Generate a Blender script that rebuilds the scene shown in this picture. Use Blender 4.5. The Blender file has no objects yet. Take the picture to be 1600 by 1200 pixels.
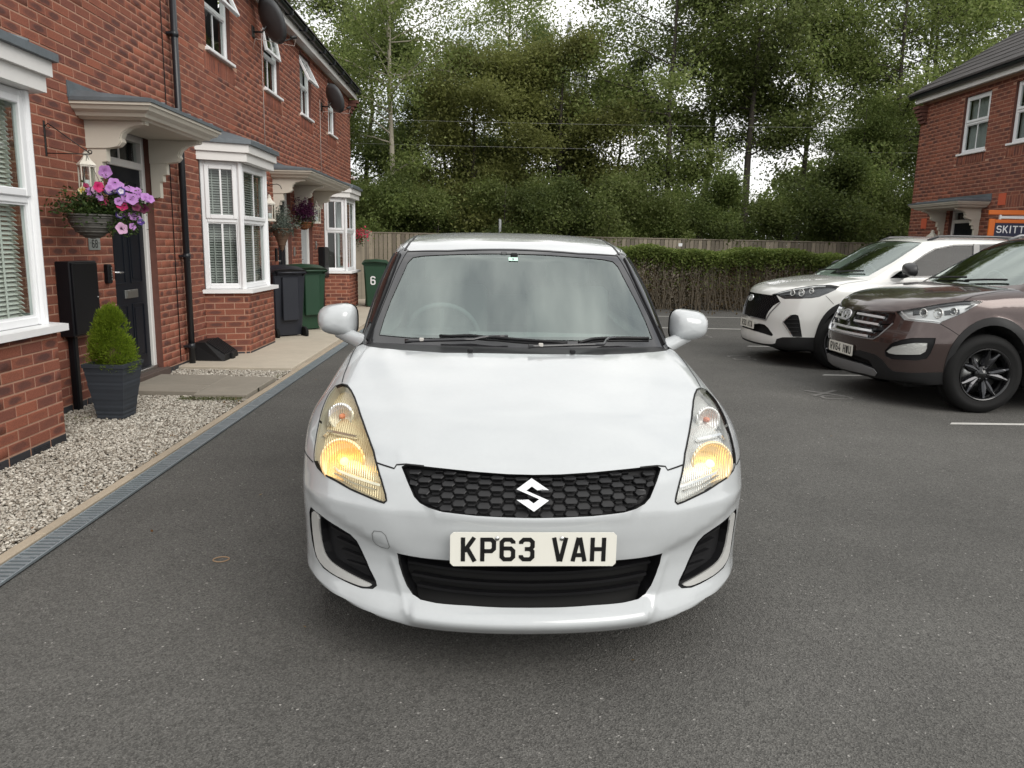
# Residential drive with a white hatchback between two rows of brick houses
import bpy, bmesh, math, random
import numpy as np
from math import radians, sin, cos, pi
from mathutils import Vector, Matrix
from mathutils.geometry import delaunay_2d_cdt
random.seed(7); RNG = np.random.default_rng(7)
scene = bpy.context.scene
COL = scene.collection
# ---------------------------------------------------------------- camera
PITCH, ROLL, YAW, CAM_H, FPX = 10.33, 1.2, 1.85, 1.43, 1180.0
cam_data = bpy.data.cameras.new('camera'); cam = bpy.data.objects.new('camera', cam_data); COL.objects.link(cam)
cam_data.sensor_width = 36.0; cam_data.lens = FPX / 1600 * 36.0; cam_data.clip_start = 0.05; cam_data.clip_end = 400
CAM_ROT = Matrix.Rotation(radians(-YAW), 4, 'Z') @ Matrix.Rotation(radians(90 - PITCH), 4, 'X') @ Matrix.Rotation(radians(ROLL), 4, 'Z')
cam.matrix_world = Matrix.Translation((0, 0, CAM_H)) @ CAM_ROT
scene.camera = cam
# ---------------------------------------------------------------- daylight: bright cloud cover with thin breaks
SUN_EL, SUN_ROT = radians(37), radians(143)
world = bpy.data.worlds.new('World'); scene.world = world; world.use_nodes = True
wn, wl = world.node_tree.nodes, world.node_tree.links
wn.clear()
w_out = wn.new('ShaderNodeOutputWorld'); w_bg = wn.new('ShaderNodeBackground')
w_sky = wn.new('ShaderNodeTexSky'); w_sky.sky_type = 'NISHITA'; w_sky.sun_disc = False
w_sky.sun_elevation = SUN_EL; w_sky.sun_rotation = SUN_ROT; w_sky.air_density = 1.2; w_sky.dust_density = 2.0
w_scale = wn.new('ShaderNodeVectorMath'); w_scale.operation = 'SCALE'; w_scale.inputs['Scale'].default_value = 0.10
w_tc = wn.new('ShaderNodeTexCoord'); w_sep = wn.new('ShaderNodeSeparateXYZ'); w_map = wn.new('ShaderNodeMapping')
w_map.inputs['Scale'].default_value = (1.5, 1.5, 2.0)
w_n1 = wn.new('ShaderNodeTexNoise'); w_n1.inputs['Scale'].default_value = 1.9; w_n1.inputs['Detail'].default_value = 7; w_n1.inputs['Roughness'].default_value = .55
w_n2 = wn.new('ShaderNodeTexNoise'); w_n2.inputs['Scale'].default_value = 3.3; w_n2.inputs['Detail'].default_value = 6
w_r1 = wn.new('ShaderNodeValToRGB'); w_r1.color_ramp.elements[0].position = .30; w_r1.color_ramp.elements[1].position = .48
w_r1.color_ramp.elements[0].color = (.45, .45, .45, 1)
w_r2 = wn.new('ShaderNodeValToRGB'); w_r2.color_ramp.elements[0].position = .32; w_r2.color_ramp.elements[1].position = .66
w_r2.color_ramp.elements[0].color = (.70, .715, .73, 1); w_r2.color_ramp.elements[1].color = (1.30, 1.285, 1.25, 1)
w_mix = wn.new('ShaderNodeMixRGB')
wl.new(w_tc.outputs['Generated'], w_map.inputs['Vector'])
wl.new(w_map.outputs[0], w_n1.inputs['Vector']); wl.new(w_map.outputs[0], w_n2.inputs['Vector'])
wl.new(w_n1.outputs['Fac'], w_r1.inputs[0]); wl.new(w_n2.outputs['Fac'], w_r2.inputs[0])
wl.new(w_sky.outputs[0], w_scale.inputs[0])
wl.new(w_r1.outputs[0], w_mix.inputs['Fac']); wl.new(w_scale.outputs[0], w_mix.inputs['Color1']); wl.new(w_r2.outputs[0], w_mix.inputs['Color2'])
wl.new(w_mix.outputs[0], w_bg.inputs['Color']); w_bg.inputs['Strength'].default_value = .92
wl.new(w_bg.outputs[0], w_out.inputs[0])
sun_d = bpy.data.lights.new('sun', 'SUN'); sun_d.energy = 1.5; sun_d.angle = radians(42); sun_d.color = (1, .96, .90)
sun = bpy.data.objects.new('sun', sun_d); COL.objects.link(sun)
# sun_rotation 0 points to +Y and turns clockwise seen from above
_sd = Vector((sin(SUN_ROT) * cos(SUN_EL), cos(SUN_ROT) * cos(SUN_EL), sin(SUN_EL)))
sun.rotation_euler = _sd.to_track_quat('Z', 'Y').to_euler()
scene.view_settings.view_transform = 'Standard'; scene.view_settings.look = 'None'
scene.view_settings.exposure = 0.50; scene.view_settings.gamma = 1.0; scene.view_settings.use_curve_mapping = False
scene.render.engine = 'CYCLES'
scene.cycles.max_bounces = 8; scene.cycles.transparent_max_bounces = 12; scene.cycles.caustics_reflective = False; scene.cycles.caustics_refractive = False
scene.cycles.sample_clamp_indirect = 6

# ---------------------------------------------------------------- objects
def put(o, parent=None):
    COL.objects.link(o)
    if parent is not None: o.parent = parent
    return o

def tag(o, label=None, cat=None, group=None, kind=None):
    if label: o['label'] = label
    if cat: o['category'] = cat
    if group: o['group'] = group
    if kind: o['kind'] = kind
    return o

def thing(name, label, cat, loc=(0, 0, 0), rz=0.0, group=None):
    o = bpy.data.objects.new(name, None); o.empty_display_size = .1
    o.location = loc; o.rotation_euler = (0, 0, rz)
    put(o); return tag(o, label, cat, group)

def mesh_from(name, V, F, mats, smooth=False, uv=None, midx=None, normals=None):
    me = bpy.data.meshes.new(name)
    V = np.asarray(V, np.float32).reshape(-1, 3)
    if isinstance(F, np.ndarray):
        n, k = F.shape
        me.vertices.add(len(V)); me.vertices.foreach_set('co', V.ravel())
        me.loops.add(n * k); me.loops.foreach_set('vertex_index', F.astype(np.int32).ravel())
        me.polygons.add(n); me.polygons.foreach_set('loop_start', np.arange(0, n * k, k, dtype=np.int32))
        me.update(calc_edges=True)
    else:
        me.from_pydata([tuple(map(float, v)) for v in V], [], F)
    if not isinstance(mats, (list, tuple)): mats = [mats]
    for m in mats: me.materials.append(m)
    if midx is not None: me.polygons.foreach_set('material_index', np.asarray(midx, np.int32))
    if smooth: me.polygons.foreach_set('use_smooth', np.ones(len(me.polygons), bool))
    if uv is not None:
        l = me.uv_layers.new(name='UVMap'); l.data.foreach_set('uv', np.asarray(uv, np.float32).ravel())
    if normals is not None:
        me.normals_split_custom_set_from_vertices([tuple(map(float, n)) for n in normals])
    me.update()
    return me

def ob(name, me, parent=None, loc=None, rz=None, kind=None, label=None, cat=None, group=None):
    o = bpy.data.objects.new(name, me)
    if loc is not None: o.location = loc
    if rz is not None: o.rotation_euler = (0, 0, rz)
    put(o, parent); return tag(o, label, cat, group, kind)

class MB:
    """collects simple shapes and links them as ONE mesh object"""
    def __init__(s): s.V = []; s.F = []; s.M = []; s.S = []; s.uv = {}
    def add(s, V, F, m=0, smooth=False):
        b = len(s.V); s.V += [tuple(v) for v in V]
        for f in F: s.F.append(tuple(i + b for i in f)); s.M.append(m); s.S.append(smooth)
        return s
    def box(s, x0, x1, y0, y1, z0, z1, m=0, mat=None):
        V = [(x, y, z) for z in (z0, z1) for y in (y0, y1) for x in (x0, x1)]
        if mat is not None: V = [tuple(mat @ Vector(v)) for v in V]
        return s.add(V, [(0, 2, 3, 1), (4, 5, 7, 6), (0, 1, 5, 4), (2, 6, 7, 3), (0, 4, 6, 2), (1, 3, 7, 5)], m)
    def bbox(s, x0, x1, y0, y1, z0, z1, b=.005, m=0, mat=None, smooth=False):
        """box with chamfered edges"""
        cx, cy, cz = (x0+x1)/2, (y0+y1)/2, (z0+z1)/2; hx, hy, hz = abs(x1-x0)/2, abs(y1-y0)/2, abs(z1-z0)/2
        b = min(b, hx*.49, hy*.49, hz*.49)
        V = []; idx = {}
        for sx in (-1, 1):
            for sy in (-1, 1):
                for sz in (-1, 1):
                    for k in range(3):
                        d = [hx, hy, hz]
                        for j in range(3):
                            if j != k: d[j] -= b
                        idx[(sx, sy, sz, k)] = len(V); V.append((cx + sx*d[0], cy + sy*d[1], cz + sz*d[2]))
        F = []
        I = lambda a, bb, c, k: idx[(a, bb, c, k)]
        for t in (-1, 1):
            q = [I(t, -1, -1, 0), I(t, 1, -1, 0), I(t, 1, 1, 0), I(t, -1, 1, 0)]; F.append(q if t > 0 else q[::-1])
            q = [I(-1, t, -1, 1), I(-1, t, 1, 1), I(1, t, 1, 1), I(1, t, -1, 1)]; F.append(q if t > 0 else q[::-1])
            q = [I(-1, -1, t, 2), I(1, -1, t, 2), I(1, 1, t, 2), I(-1, 1, t, 2)]; F.append(q if t > 0 else q[::-1])
        for a in (-1, 1):
            for c in (-1, 1):
                q = [I(a, c, -1, 0), I(a, c, 1, 0), I(a, c, 1, 1), I(a, c, -1, 1)]; F.append(q if a*c < 0 else q[::-1])
                q = [I(a, -1, c, 0), I(a, 1, c, 0), I(a, 1, c, 2), I(a, -1, c, 2)]; F.append(q if a*c > 0 else q[::-1])
                q = [I(-1, a, c, 1), I(1, a, c, 1), I(1, a, c, 2), I(-1, a, c, 2)]; F.append(q if a*c < 0 else q[::-1])
                for e in (-1, 1):
                    q = [I(a, c, e, 0), I(a, c, e, 1), I(a, c, e, 2)]; F.append(q if a*c*e > 0 else q[::-1])
        if mat is not None: V = [tuple(mat @ Vector(v)) for v in V]
        return s.add(V, F, m, smooth)
    def tube(s, pts, r, n=8, m=0, smooth=True, cap=True):
        pts = [Vector(p) for p in pts]; rr = r if isinstance(r, (list, tuple)) else [r] * len(pts)
        V = []; F = []; up = None
        for i, p in enumerate(pts):
            a = pts[max(i-1, 0)]; b = pts[min(i+1, len(pts)-1)]
            t = (b - a).normalized()
            if up is None: up = t.orthogonal().normalized()
            up = (up - t * up.dot(t)).normalized(); q = t.cross(up)
            for k in range(n):
                w = 2*pi*k/n; V.append(p + (up*cos(w) + q*sin(w)) * rr[i])
        for i in range(len(pts)-1):
            for k in range(n):
                F.append((i*n+k, i*n+(k+1) % n, (i+1)*n+(k+1) % n, (i+1)*n+k))
        if cap: F.append(tuple(range(n-1, -1, -1))); F.append(tuple((len(pts)-1)*n+k for k in range(n)))
        return s.add(V, F, m, smooth)
    def lathe(s, prof, n=24, m=0, mat=None, smooth=True, closed=False):
        """prof: list of (radius, height) round the local Z axis"""
        V = []; F = []
        for r, h in prof:
            for k in range(n):
                w = 2*pi*k/n; V.append((r*cos(w), r*sin(w), h))
        L = len(prof)
        for i in range(L-1 + (1 if closed else 0)):
            j = (i+1) % L
            for k in range(n): F.append((i*n+k, i*n+(k+1) % n, j*n+(k+1) % n, j*n+k))
        if mat is not None: V = [tuple(mat @ Vector(v)) for v in V]
        return s.add(V, F, m, smooth)
    def prism(s, poly, d0, d1, m=0, mat=None, smooth=False):
        """polygon in the local XY plane pushed from z=d0 to z=d1"""
        n = len(poly); V = [(x, y, d0) for x, y in poly] + [(x, y, d1) for x, y in poly]
        F = [tuple(range(n-1, -1, -1)), tuple(range(n, 2*n))] + [(i, (i+1) % n, n+(i+1) % n, n+i) for i in range(n)]
        if mat is not None: V = [tuple(mat @ Vector(v)) for v in V]
        return s.add(V, F, m, smooth)
    def quad(s, a, b, c, d, m=0): return s.add([a, b, c, d], [(0, 1, 2, 3)], m)
    def ribbon(s, pts, w, h=.002, m=0, mat=None, closed=False):
        """mitred flat stroke in the local XY plane, raised h along Z"""
        P = [Vector((p[0], p[1])) for p in pts]; n = len(P); L = []; R = []
        for i in range(n):
            a = P[i-1] if (i > 0 or closed) else None; b = P[(i+1) % n] if (i < n-1 or closed) else None
            d1 = (P[i]-a).normalized() if a is not None else None; d2 = (b-P[i]).normalized() if b is not None else None
            if d1 is None: d1 = d2
            if d2 is None: d2 = d1
            t = (d1+d2); t = t.normalized() if t.length > 1e-6 else d1
            nn = Vector((-t.y, t.x)); k = min(1/max(.35, nn.dot(Vector((-d1.y, d1.x)))), 1.45)
            L.append(P[i]+nn*w/2*k); R.append(P[i]-nn*w/2*k)
        V = [(p.x, p.y, h) for p in L] + [(p.x, p.y, h) for p in R] + [(p.x, p.y, 0) for p in L] + [(p.x, p.y, 0) for p in R]
        F = []
        for i in range(n if closed else n-1):
            j = (i+1) % n; F.append((n+i, n+j, j, i)); F.append((i, j, 2*n+j, 2*n+i)); F.append((n+j, n+i, 3*n+i, 3*n+j))
        if not closed: F.append((0, 2*n, 3*n, n)); F.append((n-1, 2*n-1, 4*n-1, 3*n-1))
        if mat is not None: V = [tuple(mat @ Vector(v)) for v in V]
        return s.add(V, F, m)
    def build(s, name, mats, parent=None, loc=None, rz=None, **kw):
        me = mesh_from(name, s.V, s.F, mats, midx=s.M)
        me.polygons.foreach_set('use_smooth', np.array(s.S, bool)); me.update()
        return ob(name, me, parent, loc, rz, **kw)

def frame_mat(o, u, v):
    """local X -> u, Y -> v, Z -> u x v, origin o"""
    u = Vector(u).normalized(); v = Vector(v).normalized(); w = u.cross(v)
    return Matrix(((u.x, v.x, w.x, o[0]), (u.y, v.y, w.y, o[1]), (u.z, v.z, w.z, o[2]), (0, 0, 0, 1)))

# ---------------------------------------------------------------- materials
def srgb(r, g, b):
    f = lambda c: (c/255/12.92 if c/255 <= .04045 else ((c/255+.055)/1.055)**2.4)
    return (f(r), f(g), f(b))

def pm(name, col, rough=.5, metal=0.0, var=None, bump=None, coat=0.0, emit=None, spec=.5, island=0.0, objr=0.0, trans=0.0):
    m = bpy.data.materials.new(name); m.use_nodes = True
    n, l = m.node_tree.nodes, m.node_tree.links
    p = n['Principled BSDF']; p.inputs['Base Color'].default_value = (*col[:3], 1); p.inputs['Roughness'].default_value = rough
    p.inputs['Metallic'].default_value = metal; p.inputs['Specular IOR Level'].default_value = spec
    if coat: p.inputs['Coat Weight'].default_value = coat; p.inputs['Coat Roughness'].default_value = .04
    if emit: p.inputs['Emission Color'].default_value = (*emit[0], 1); p.inputs['Emission Strength'].default_value = emit[1]
    tc = n.new('ShaderNodeTexCoord')
    src = None
    def noise(sc, det=5):
        t = n.new('ShaderNodeTexNoise'); t.inputs['Scale'].default_value = sc; t.inputs['Detail'].default_value = det
        l.new(tc.outputs['Object'], t.inputs['Vector']); return t
    def mulval(src, fac_out, lo, hi):
        mr = n.new('ShaderNodeMapRange'); mr.inputs['To Min'].default_value = lo; mr.inputs['To Max'].default_value = hi
        mr.inputs['From Min'].default_value = 0.0
        l.new(fac_out, mr.inputs['Value'])
        mx = n.new('ShaderNodeVectorMath'); mx.operation = 'SCALE'; l.new(mr.outputs[0], mx.inputs['Scale'])
        if src is None: mx.inputs[0].default_value = col[:3]
        else: l.new(src, mx.inputs[0])
        return mx.outputs[0]
    if var:
        for sc, am in (var if isinstance(var, list) else [var]):
            t = noise(sc); src = mulval(src, t.outputs['Fac'], 1 - am, 1 + am)
    if island:
        g = n.new('ShaderNodeNewGeometry'); src = mulval(src, g.outputs['Random Per Island'], 1 - island, 1 + island)
    if objr:
        g = n.new('ShaderNodeObjectInfo'); src = mulval(src, g.outputs['Random'], 1 - objr, 1 + objr)
    if src is not None: l.new(src, p.inputs['Base Color'])
    if bump:
        t = noise(bump[0], 6); b = n.new('ShaderNodeBump'); b.inputs['Strength'].default_value = bump[1]; b.inputs['Distance'].default_value = bump[2] if len(bump) > 2 else .01
        l.new(t.outputs['Fac'], b.inputs['Height']); l.new(b.outputs[0], p.inputs['Normal'])
    if trans:
        tr = n.new('ShaderNodeBsdfTranslucent'); mx = n.new('ShaderNodeMixShader'); mx.inputs[0].default_value = trans
        if src is not None: l.new(src, tr.inputs['Color'])
        else: tr.inputs['Color'].default_value = (*col[:3], 1)
        l.new(p.outputs[0], mx.inputs[1]); l.new(tr.outputs[0], mx.inputs[2]); l.new(mx.outputs[0], n['Material Output'].inputs[0])
    return m

def glass_mat(name, tint=(.85, .9, .88), refl=1.0, rough=.0, ior=1.5, wav=0.0):
    """single-sheet pane: clear transmission tinted, with Fresnel reflection"""
    m = bpy.data.materials.new(name); m.use_nodes = True; n, l = m.node_tree.nodes, m.node_tree.links; n.clear()
    o = n.new('ShaderNodeOutputMaterial'); t = n.new('ShaderNodeBsdfTransparent'); t.inputs[0].default_value = (*tint, 1)
    g = n.new('ShaderNodeBsdfGlossy'); g.inputs['Roughness'].default_value = rough; g.inputs['Color'].default_value = (refl, refl, refl, 1) if not isinstance(refl, tuple) else (*refl, 1)
    f = n.new('ShaderNodeFresnel'); ge = n.new('ShaderNodeNewGeometry'); mr = n.new('ShaderNodeMapRange'); mr.inputs['To Min'].default_value = ior; mr.inputs['To Max'].default_value = 1/ior
    l.new(ge.outputs['Backfacing'], mr.inputs['Value']); l.new(mr.outputs[0], f.inputs['IOR'])
    mx = n.new('ShaderNodeMixShader'); l.new(f.outputs[0], mx.inputs[0]); l.new(t.outputs[0], mx.inputs[1]); l.new(g.outputs[0], mx.inputs[2]); l.new(mx.outputs[0], o.inputs[0])
    if wav:
        tc = n.new('ShaderNodeTexCoord'); tn = n.new('ShaderNodeTexNoise'); tn.inputs['Scale'].default_value = 2.5
        b = n.new('ShaderNodeBump'); b.inputs['Strength'].default_value = wav; b.inputs['Distance'].default_value = .02
        l.new(tc.outputs['Object'], tn.inputs['Vector']); l.new(tn.outputs['Fac'], b.inputs['Height']); l.new(b.outputs[0], g.inputs['Normal'])
    return m

MAT = {}
MAT['upvc'] = pm('white_upvc', (.78, .79, .80), .32, var=(3, .04))
MAT['sill'] = pm('white_sill', (.80, .80, .80), .4, var=[(4, .05), (40, .03)])
MAT['cream'] = pm('cream_grp', (.62, .58, .50), .45, var=[(3, .08), (30, .03)])
MAT['lead'] = pm('grey_lead', (.13, .15, .165), .55, metal=.25, var=[(4, .35), (25, .2)], bump=(9, .2, .01))
MAT['black_plastic'] = pm('black_plastic', (.006, .006, .008), .40, var=(6, .2), spec=.28)
MAT['black_soft'] = pm('black_rough_plastic', (.008, .008, .009), .6, spec=.3, var=(12, .3), bump=(60, .1, .002))
MAT['black_pipe'] = pm('black_pipe', (.013, .015, .019), .35)
MAT['black_metal'] = pm('black_iron', (.012, .012, .012), .5)
MAT['door_black'] = pm('black_door', (.006, .008, .013), .42, var=(5, .2), spec=.25)
MAT['door_grey'] = pm('pale_grey_door', (.42, .44, .45), .4)
MAT['chrome'] = pm('chrome', (.80, .81, .82), .14, metal=.82)
MAT['satin'] = pm('satin_steel', (.55, .56, .55), .3, metal=1, var=(20, .1))
MAT['dark_room'] = pm('dark_room', (.010, .011, .012), .9)
MAT['room_wall'] = pm('room_wall', (.09, .085, .08), .9)
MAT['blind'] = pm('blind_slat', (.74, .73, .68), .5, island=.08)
MAT['blind_dark'] = pm('shaded_blind_slat', (.42, .42, .40), .5, island=.12)  # darker grey slats for the middle house
MAT['curtain'] = pm('net_curtain', (.30, .31, .31), .9, var=(5, .3))
MAT['pane'] = glass_mat('window_glass', (.80, .86, .84), 1.0, 0.0, 1.55, .10)
MAT['concrete'] = pm('cream_concrete', (.46, .41, .33), .85, var=[(1.5, .14), (9, .10), (70, .08)], bump=(80, .25, .004))
MAT['slab'] = pm('paving_slab', (.25, .225, .185), .88, var=[(1.3, .14), (10, .12), (60, .10)], bump=(70, .25, .003), objr=.06)
MAT['edging'] = pm('sandstone_edging', (.36, .30, .225), .9, var=[(2, .18), (15, .15), (80, .12)], bump=(50, .4, .005))
MAT['brown_mat'] = pm('brown_step', (.085, .06, .05), .8, var=(9, .2))
MAT['galv'] = pm('galvanised_steel', (.34, .39, .42), .42, metal=.65, var=[(3, .18), (40, .12)])
MAT['channel_dark'] = pm('channel_inside', (.014, .014, .015), .9)
MAT['wood_fence'] = pm('weathered_fence_wood', (.225, .195, .15), .85, var=[(2.5, .25), (18, .22)], bump=(30, .3, .004), objr=.38)
MAT['slate_pot'] = pm('slate_grey_planter', (.030, .036, .046), .65, var=(8, .25))
MAT['compost'] = pm('compost', (.02, .015, .01), .95, bump=(60, .6, .01))
MAT['tile'] = pm('brown_roof_tile', (.042, .037, .036), .75, var=[(3, .25), (30, .2)], bump=(40, .3, .004), objr=.18)
MAT['tile_black'] = pm('black_roof_edge', (.02, .02, .022), .6)
MAT['line'] = pm('road_paint', (.50, .49, .46), .8, var=[(6, .25), (60, .35)])
MAT['line_faint'] = pm('worn_road_paint', (.17, .165, .155), .85, var=[(6, .4), (50, .4)])
MAT['white_paint'] = pm('white_car_paint', (.46, .48, .49), .22, coat=.9, spec=.5, var=[(1.2, .025), (7, .025), (60, .025)])
MAT['white_paint_b'] = pm('pearl_white_car_paint', (.68, .68, .655), .25, coat=1.0, var=(1.2, .012))
MAT['brown_paint'] = pm('brown_car_paint', (.068, .046, .042), .22, metal=.6, coat=1.0, var=(700, .3))
MAT['rubber'] = pm('tyre_rubber', (.007, .007, .007), .75, var=(9, .25), spec=.25)
MAT['trim'] = pm('black_trim', (.008, .008, .009), .42, spec=.3, bump=(300, .15, .001))
MAT['gloss_black'] = pm('gloss_black', (.008, .008, .010), .07, coat=.6)
MAT['gap'] = pm('panel_gap', (.006, .006, .006), .9)
MAT['cladding'] = pm('grey_black_cladding', (.013, .013, .0135), .5, spec=.3, bump=(200, .1, .001))
MAT['plate'] = pm('plate_white', (.74, .73, .66), .3, var=(5, .03))
MAT['plate_text'] = pm('plate_black', (.006, .006, .006), .35)
MAT['frit'] = pm('windscreen_frit', (.022, .022, .024), .08, coat=.5)
MAT['windscreen'] = glass_mat('windscreen_glass', (.74, .86, .80), (.90, 1.0, .965), .0, 2.85, 0)
MAT['side_glass'] = glass_mat('tinted_side_glass', (.13, .15, .145), .5, 0.0, 1.55)
MAT['lens'] = glass_mat('lamp_lens', (.93, .94, .93), 1.0, .02, 1.45)
MAT['lens_yellow'] = glass_mat('yellowed_lamp_lens', (.95, .92, .80), 1.0, .12, 1.45)
MAT['interior'] = pm('car_interior', (.035, .038, .040), .8, var=(4, .2))
MAT['seat'] = pm('car_seat', (.10, .11, .115), .9, var=(4, .2))
MAT['headliner'] = pm('car_headliner', (.30, .31, .30), .9)

def speckle_ground(name, dark, light, rough=.9):
    m = bpy.data.materials.new(name); m.use_nodes = True; n, l = m.node_tree.nodes, m.node_tree.links
    p = n['Principled BSDF']; p.inputs['Roughness'].default_value = rough; p.inputs['Specular IOR Level'].default_value = .35
    tc = n.new('ShaderNodeTexCoord')
    v = n.new('ShaderNodeTexVoronoi'); v.inputs['Scale'].default_value = 165; l.new(tc.outputs['Object'], v.inputs['Vector'])
    t1 = n.new('ShaderNodeTexNoise'); t1.inputs['Scale'].default_value = .42; t1.inputs['Detail'].default_value = 6; l.new(tc.outputs['Object'], t1.inputs['Vector'])
    t2 = n.new('ShaderNodeTexNoise'); t2.inputs['Scale'].default_value = 260; t2.inputs['Detail'].default_value = 3; l.new(tc.outputs['Object'], t2.inputs['Vector'])
    r = n.new('ShaderNodeValToRGB'); e = r.color_ramp.elements
    e[0].position = .0; e[0].color = (*[c*.45 for c in dark], 1); e[1].position = 1.0; e[1].color = (*light, 1)
    a = e.new(.55); a.color = (*dark, 1); b = e.new(.93); b.color = (*[c*1.4 for c in dark], 1)
    l.new(v.outputs['Color'], r.inputs[0])
    def scale(src, fac, lo, hi):
        mr = n.new('ShaderNodeMapRange'); mr.inputs['From Min'].default_value = .3; mr.inputs['From Max'].default_value = .7; mr.inputs['To Min'].default_value = lo; mr.inputs['To Max'].default_value = hi
        l.new(fac, mr.inputs['Value']); mx = n.new('ShaderNodeVectorMath'); mx.operation = 'SCALE'
        l.new(src, mx.inputs[0]); l.new(mr.outputs[0], mx.inputs['Scale']); return mx.outputs[0]
    s = scale(r.outputs[0], t1.outputs['Fac'], .84, 1.18)
    t3 = n.new('ShaderNodeTexNoise'); t3.inputs['Scale'].default_value = 1.7; t3.inputs['Detail'].default_value = 8; t3.inputs['Roughness'].default_value = .7; l.new(tc.outputs['Object'], t3.inputs['Vector']); s = scale(s, t3.outputs['Fac'], .90, 1.10); s = scale(s, t2.outputs['Fac'], .62, 1.38)
    l.new(s, p.inputs['Base Color'])
    bm = n.new('ShaderNodeBump'); bm.inputs['Strength'].default_value = .9; bm.inputs['Distance'].default_value = .004
    l.new(v.outputs['Distance'], bm.inputs['Height']); l.new(bm.outputs[0], p.inputs['Normal'])
    return m, v
MAT['asphalt'], _ = speckle_ground('asphalt', (.098, .095, .088), (.50, .48, .45))

def brick_mat(name, source):
    m = bpy.data.materials.new(name); m.use_nodes = True; n, l = m.node_tree.nodes, m.node_tree.links
    p = n['Principled BSDF']; p.inputs['Roughness'].default_value = .88; p.inputs['Specular IOR Level'].default_value = .25
    if source == 'object': g = n.new('ShaderNodeObjectInfo'); rnd = g.outputs['Random']
    else: g = n.new('ShaderNodeNewGeometry'); rnd = g.outputs['Random Per Island']
    uv = n.new('ShaderNodeUVMap'); tc = n.new('ShaderNodeTexCoord')
    base = n.new('ShaderNodeValToRGB'); e = base.color_ramp.elements; base.color_ramp.interpolation = 'LINEAR'
    e[0].position = 0; e[0].color = (.285, .098, .060, 1); e[1].position = 1; e[1].color = (.19, .070, .050, 1)
    for pos, c in ((.2, (.225, .080, .053)), (.45, (.26, .092, .058)), (.7, (.215, .079, .053)), (.88, (.19, .070, .050))):
        k = e.new(pos); k.color = (*c, 1)
    l.new(rnd, base.inputs[0])
    # dark fired heart of the face
    sub = n.new('ShaderNodeVectorMath'); sub.operation = 'SUBTRACT'; sub.inputs[1].default_value = (.5, .5, 0); l.new(uv.outputs[0], sub.inputs[0])
    ln = n.new('ShaderNodeVectorMath'); ln.operation = 'LENGTH'; l.new(sub.outputs[0], ln.inputs[0])
    nz = n.new('ShaderNodeTexNoise'); nz.inputs['Scale'].default_value = 11; nz.inputs['Detail'].default_value = 4
    w3 = n.new('ShaderNodeVectorMath'); w3.operation = 'ADD'
    cmb = n.new('ShaderNodeCombineXYZ'); mu = n.new('ShaderNodeMath'); mu.operation = 'MULTIPLY'; mu.inputs[1].default_value = 91.7
    l.new(rnd, mu.inputs[0]); l.new(mu.outputs[0], cmb.inputs[0]); l.new(cmb.outputs[0], w3.inputs[0]); l.new(tc.outputs['Object'], w3.inputs[1]); l.new(w3.outputs[0], nz.inputs['Vector'])
    ad = n.new('ShaderNodeMath'); ad.operation = 'MULTIPLY_ADD'; ad.inputs[1].default_value = .5; l.new(nz.outputs['Fac'], ad.inputs[0]); l.new(ln.outputs['Value'], ad.inputs[2])
    mr = n.new('ShaderNodeMapRange'); mr.inputs['From Min'].default_value = .50; mr.inputs['From Max'].default_value = .68; mr.inputs['To Min'].default_value = 1; mr.inputs['To Max'].default_value = 0
    l.new(ad.outputs[0], mr.inputs['Value'])
    fr = n.new('ShaderNodeMath'); fr.operation = 'FRACT'; m2 = n.new('ShaderNodeMath'); m2.operation = 'MULTIPLY'; m2.inputs[1].default_value = 7.31; l.new(rnd, m2.inputs[0]); l.new(m2.outputs[0], fr.inputs[0])
    st = n.new('ShaderNodeMapRange'); st.inputs['From Min'].default_value = .2; st.inputs['From Max'].default_value = .9; st.inputs['To Min'].default_value = .0; st.inputs['To Max'].default_value = .68; l.new(fr.outputs[0], st.inputs['Value'])
    fac = n.new('ShaderNodeMath'); fac.operation = 'MULTIPLY'; l.new(mr.outputs[0], fac.inputs[0]); l.new(st.outputs[0], fac.inputs[1])
    mx = n.new('ShaderNodeMixRGB'); mx.inputs['Color2'].default_value = (.060, .036, .036, 1); l.new(fac.outputs[0], mx.inputs['Fac']); l.new(base.outputs[0], mx.inputs['Color1'])
    gr = n.new('ShaderNodeTexNoise'); gr.inputs['Scale'].default_value = 160; gr.inputs['Detail'].default_value = 4; l.new(tc.outputs['Object'], gr.inputs['Vector'])
    gm = n.new('ShaderNodeMapRange'); gm.inputs['From Min'].default_value = .3; gm.inputs['From Max'].default_value = .7; gm.inputs['To Min'].default_value = .78; gm.inputs['To Max'].default_value = 1.22; l.new(gr.outputs['Fac'], gm.inputs['Value'])
    sc = n.new('ShaderNodeVectorMath'); sc.operation = 'SCALE'; l.new(mx.outputs[0], sc.inputs[0]); l.new(gm.outputs[0], sc.inputs['Scale'])
    lg = n.new('ShaderNodeTexNoise'); lg.inputs['Scale'].default_value = .9; lg.inputs['Detail'].default_value = 4
    geo = n.new('ShaderNodeNewGeometry'); l.new(geo.outputs['Position'], lg.inputs['Vector'])
    lm = n.new('ShaderNodeMapRange'); lm.inputs['From Min'].default_value = .3; lm.inputs['From Max'].default_value = .7; lm.inputs['To Min'].default_value = .86; lm.inputs['To Max'].default_value = 1.12; l.new(lg.outputs['Fac'], lm.inputs['Value'])
    s2 = n.new('ShaderNodeVectorMath'); s2.operation = 'SCALE'; l.new(sc.outputs[0], s2.inputs[0]); l.new(lm.outputs[0], s2.inputs['Scale'])
    l.new(s2.outputs[0], p.inputs['Base Color'])
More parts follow.
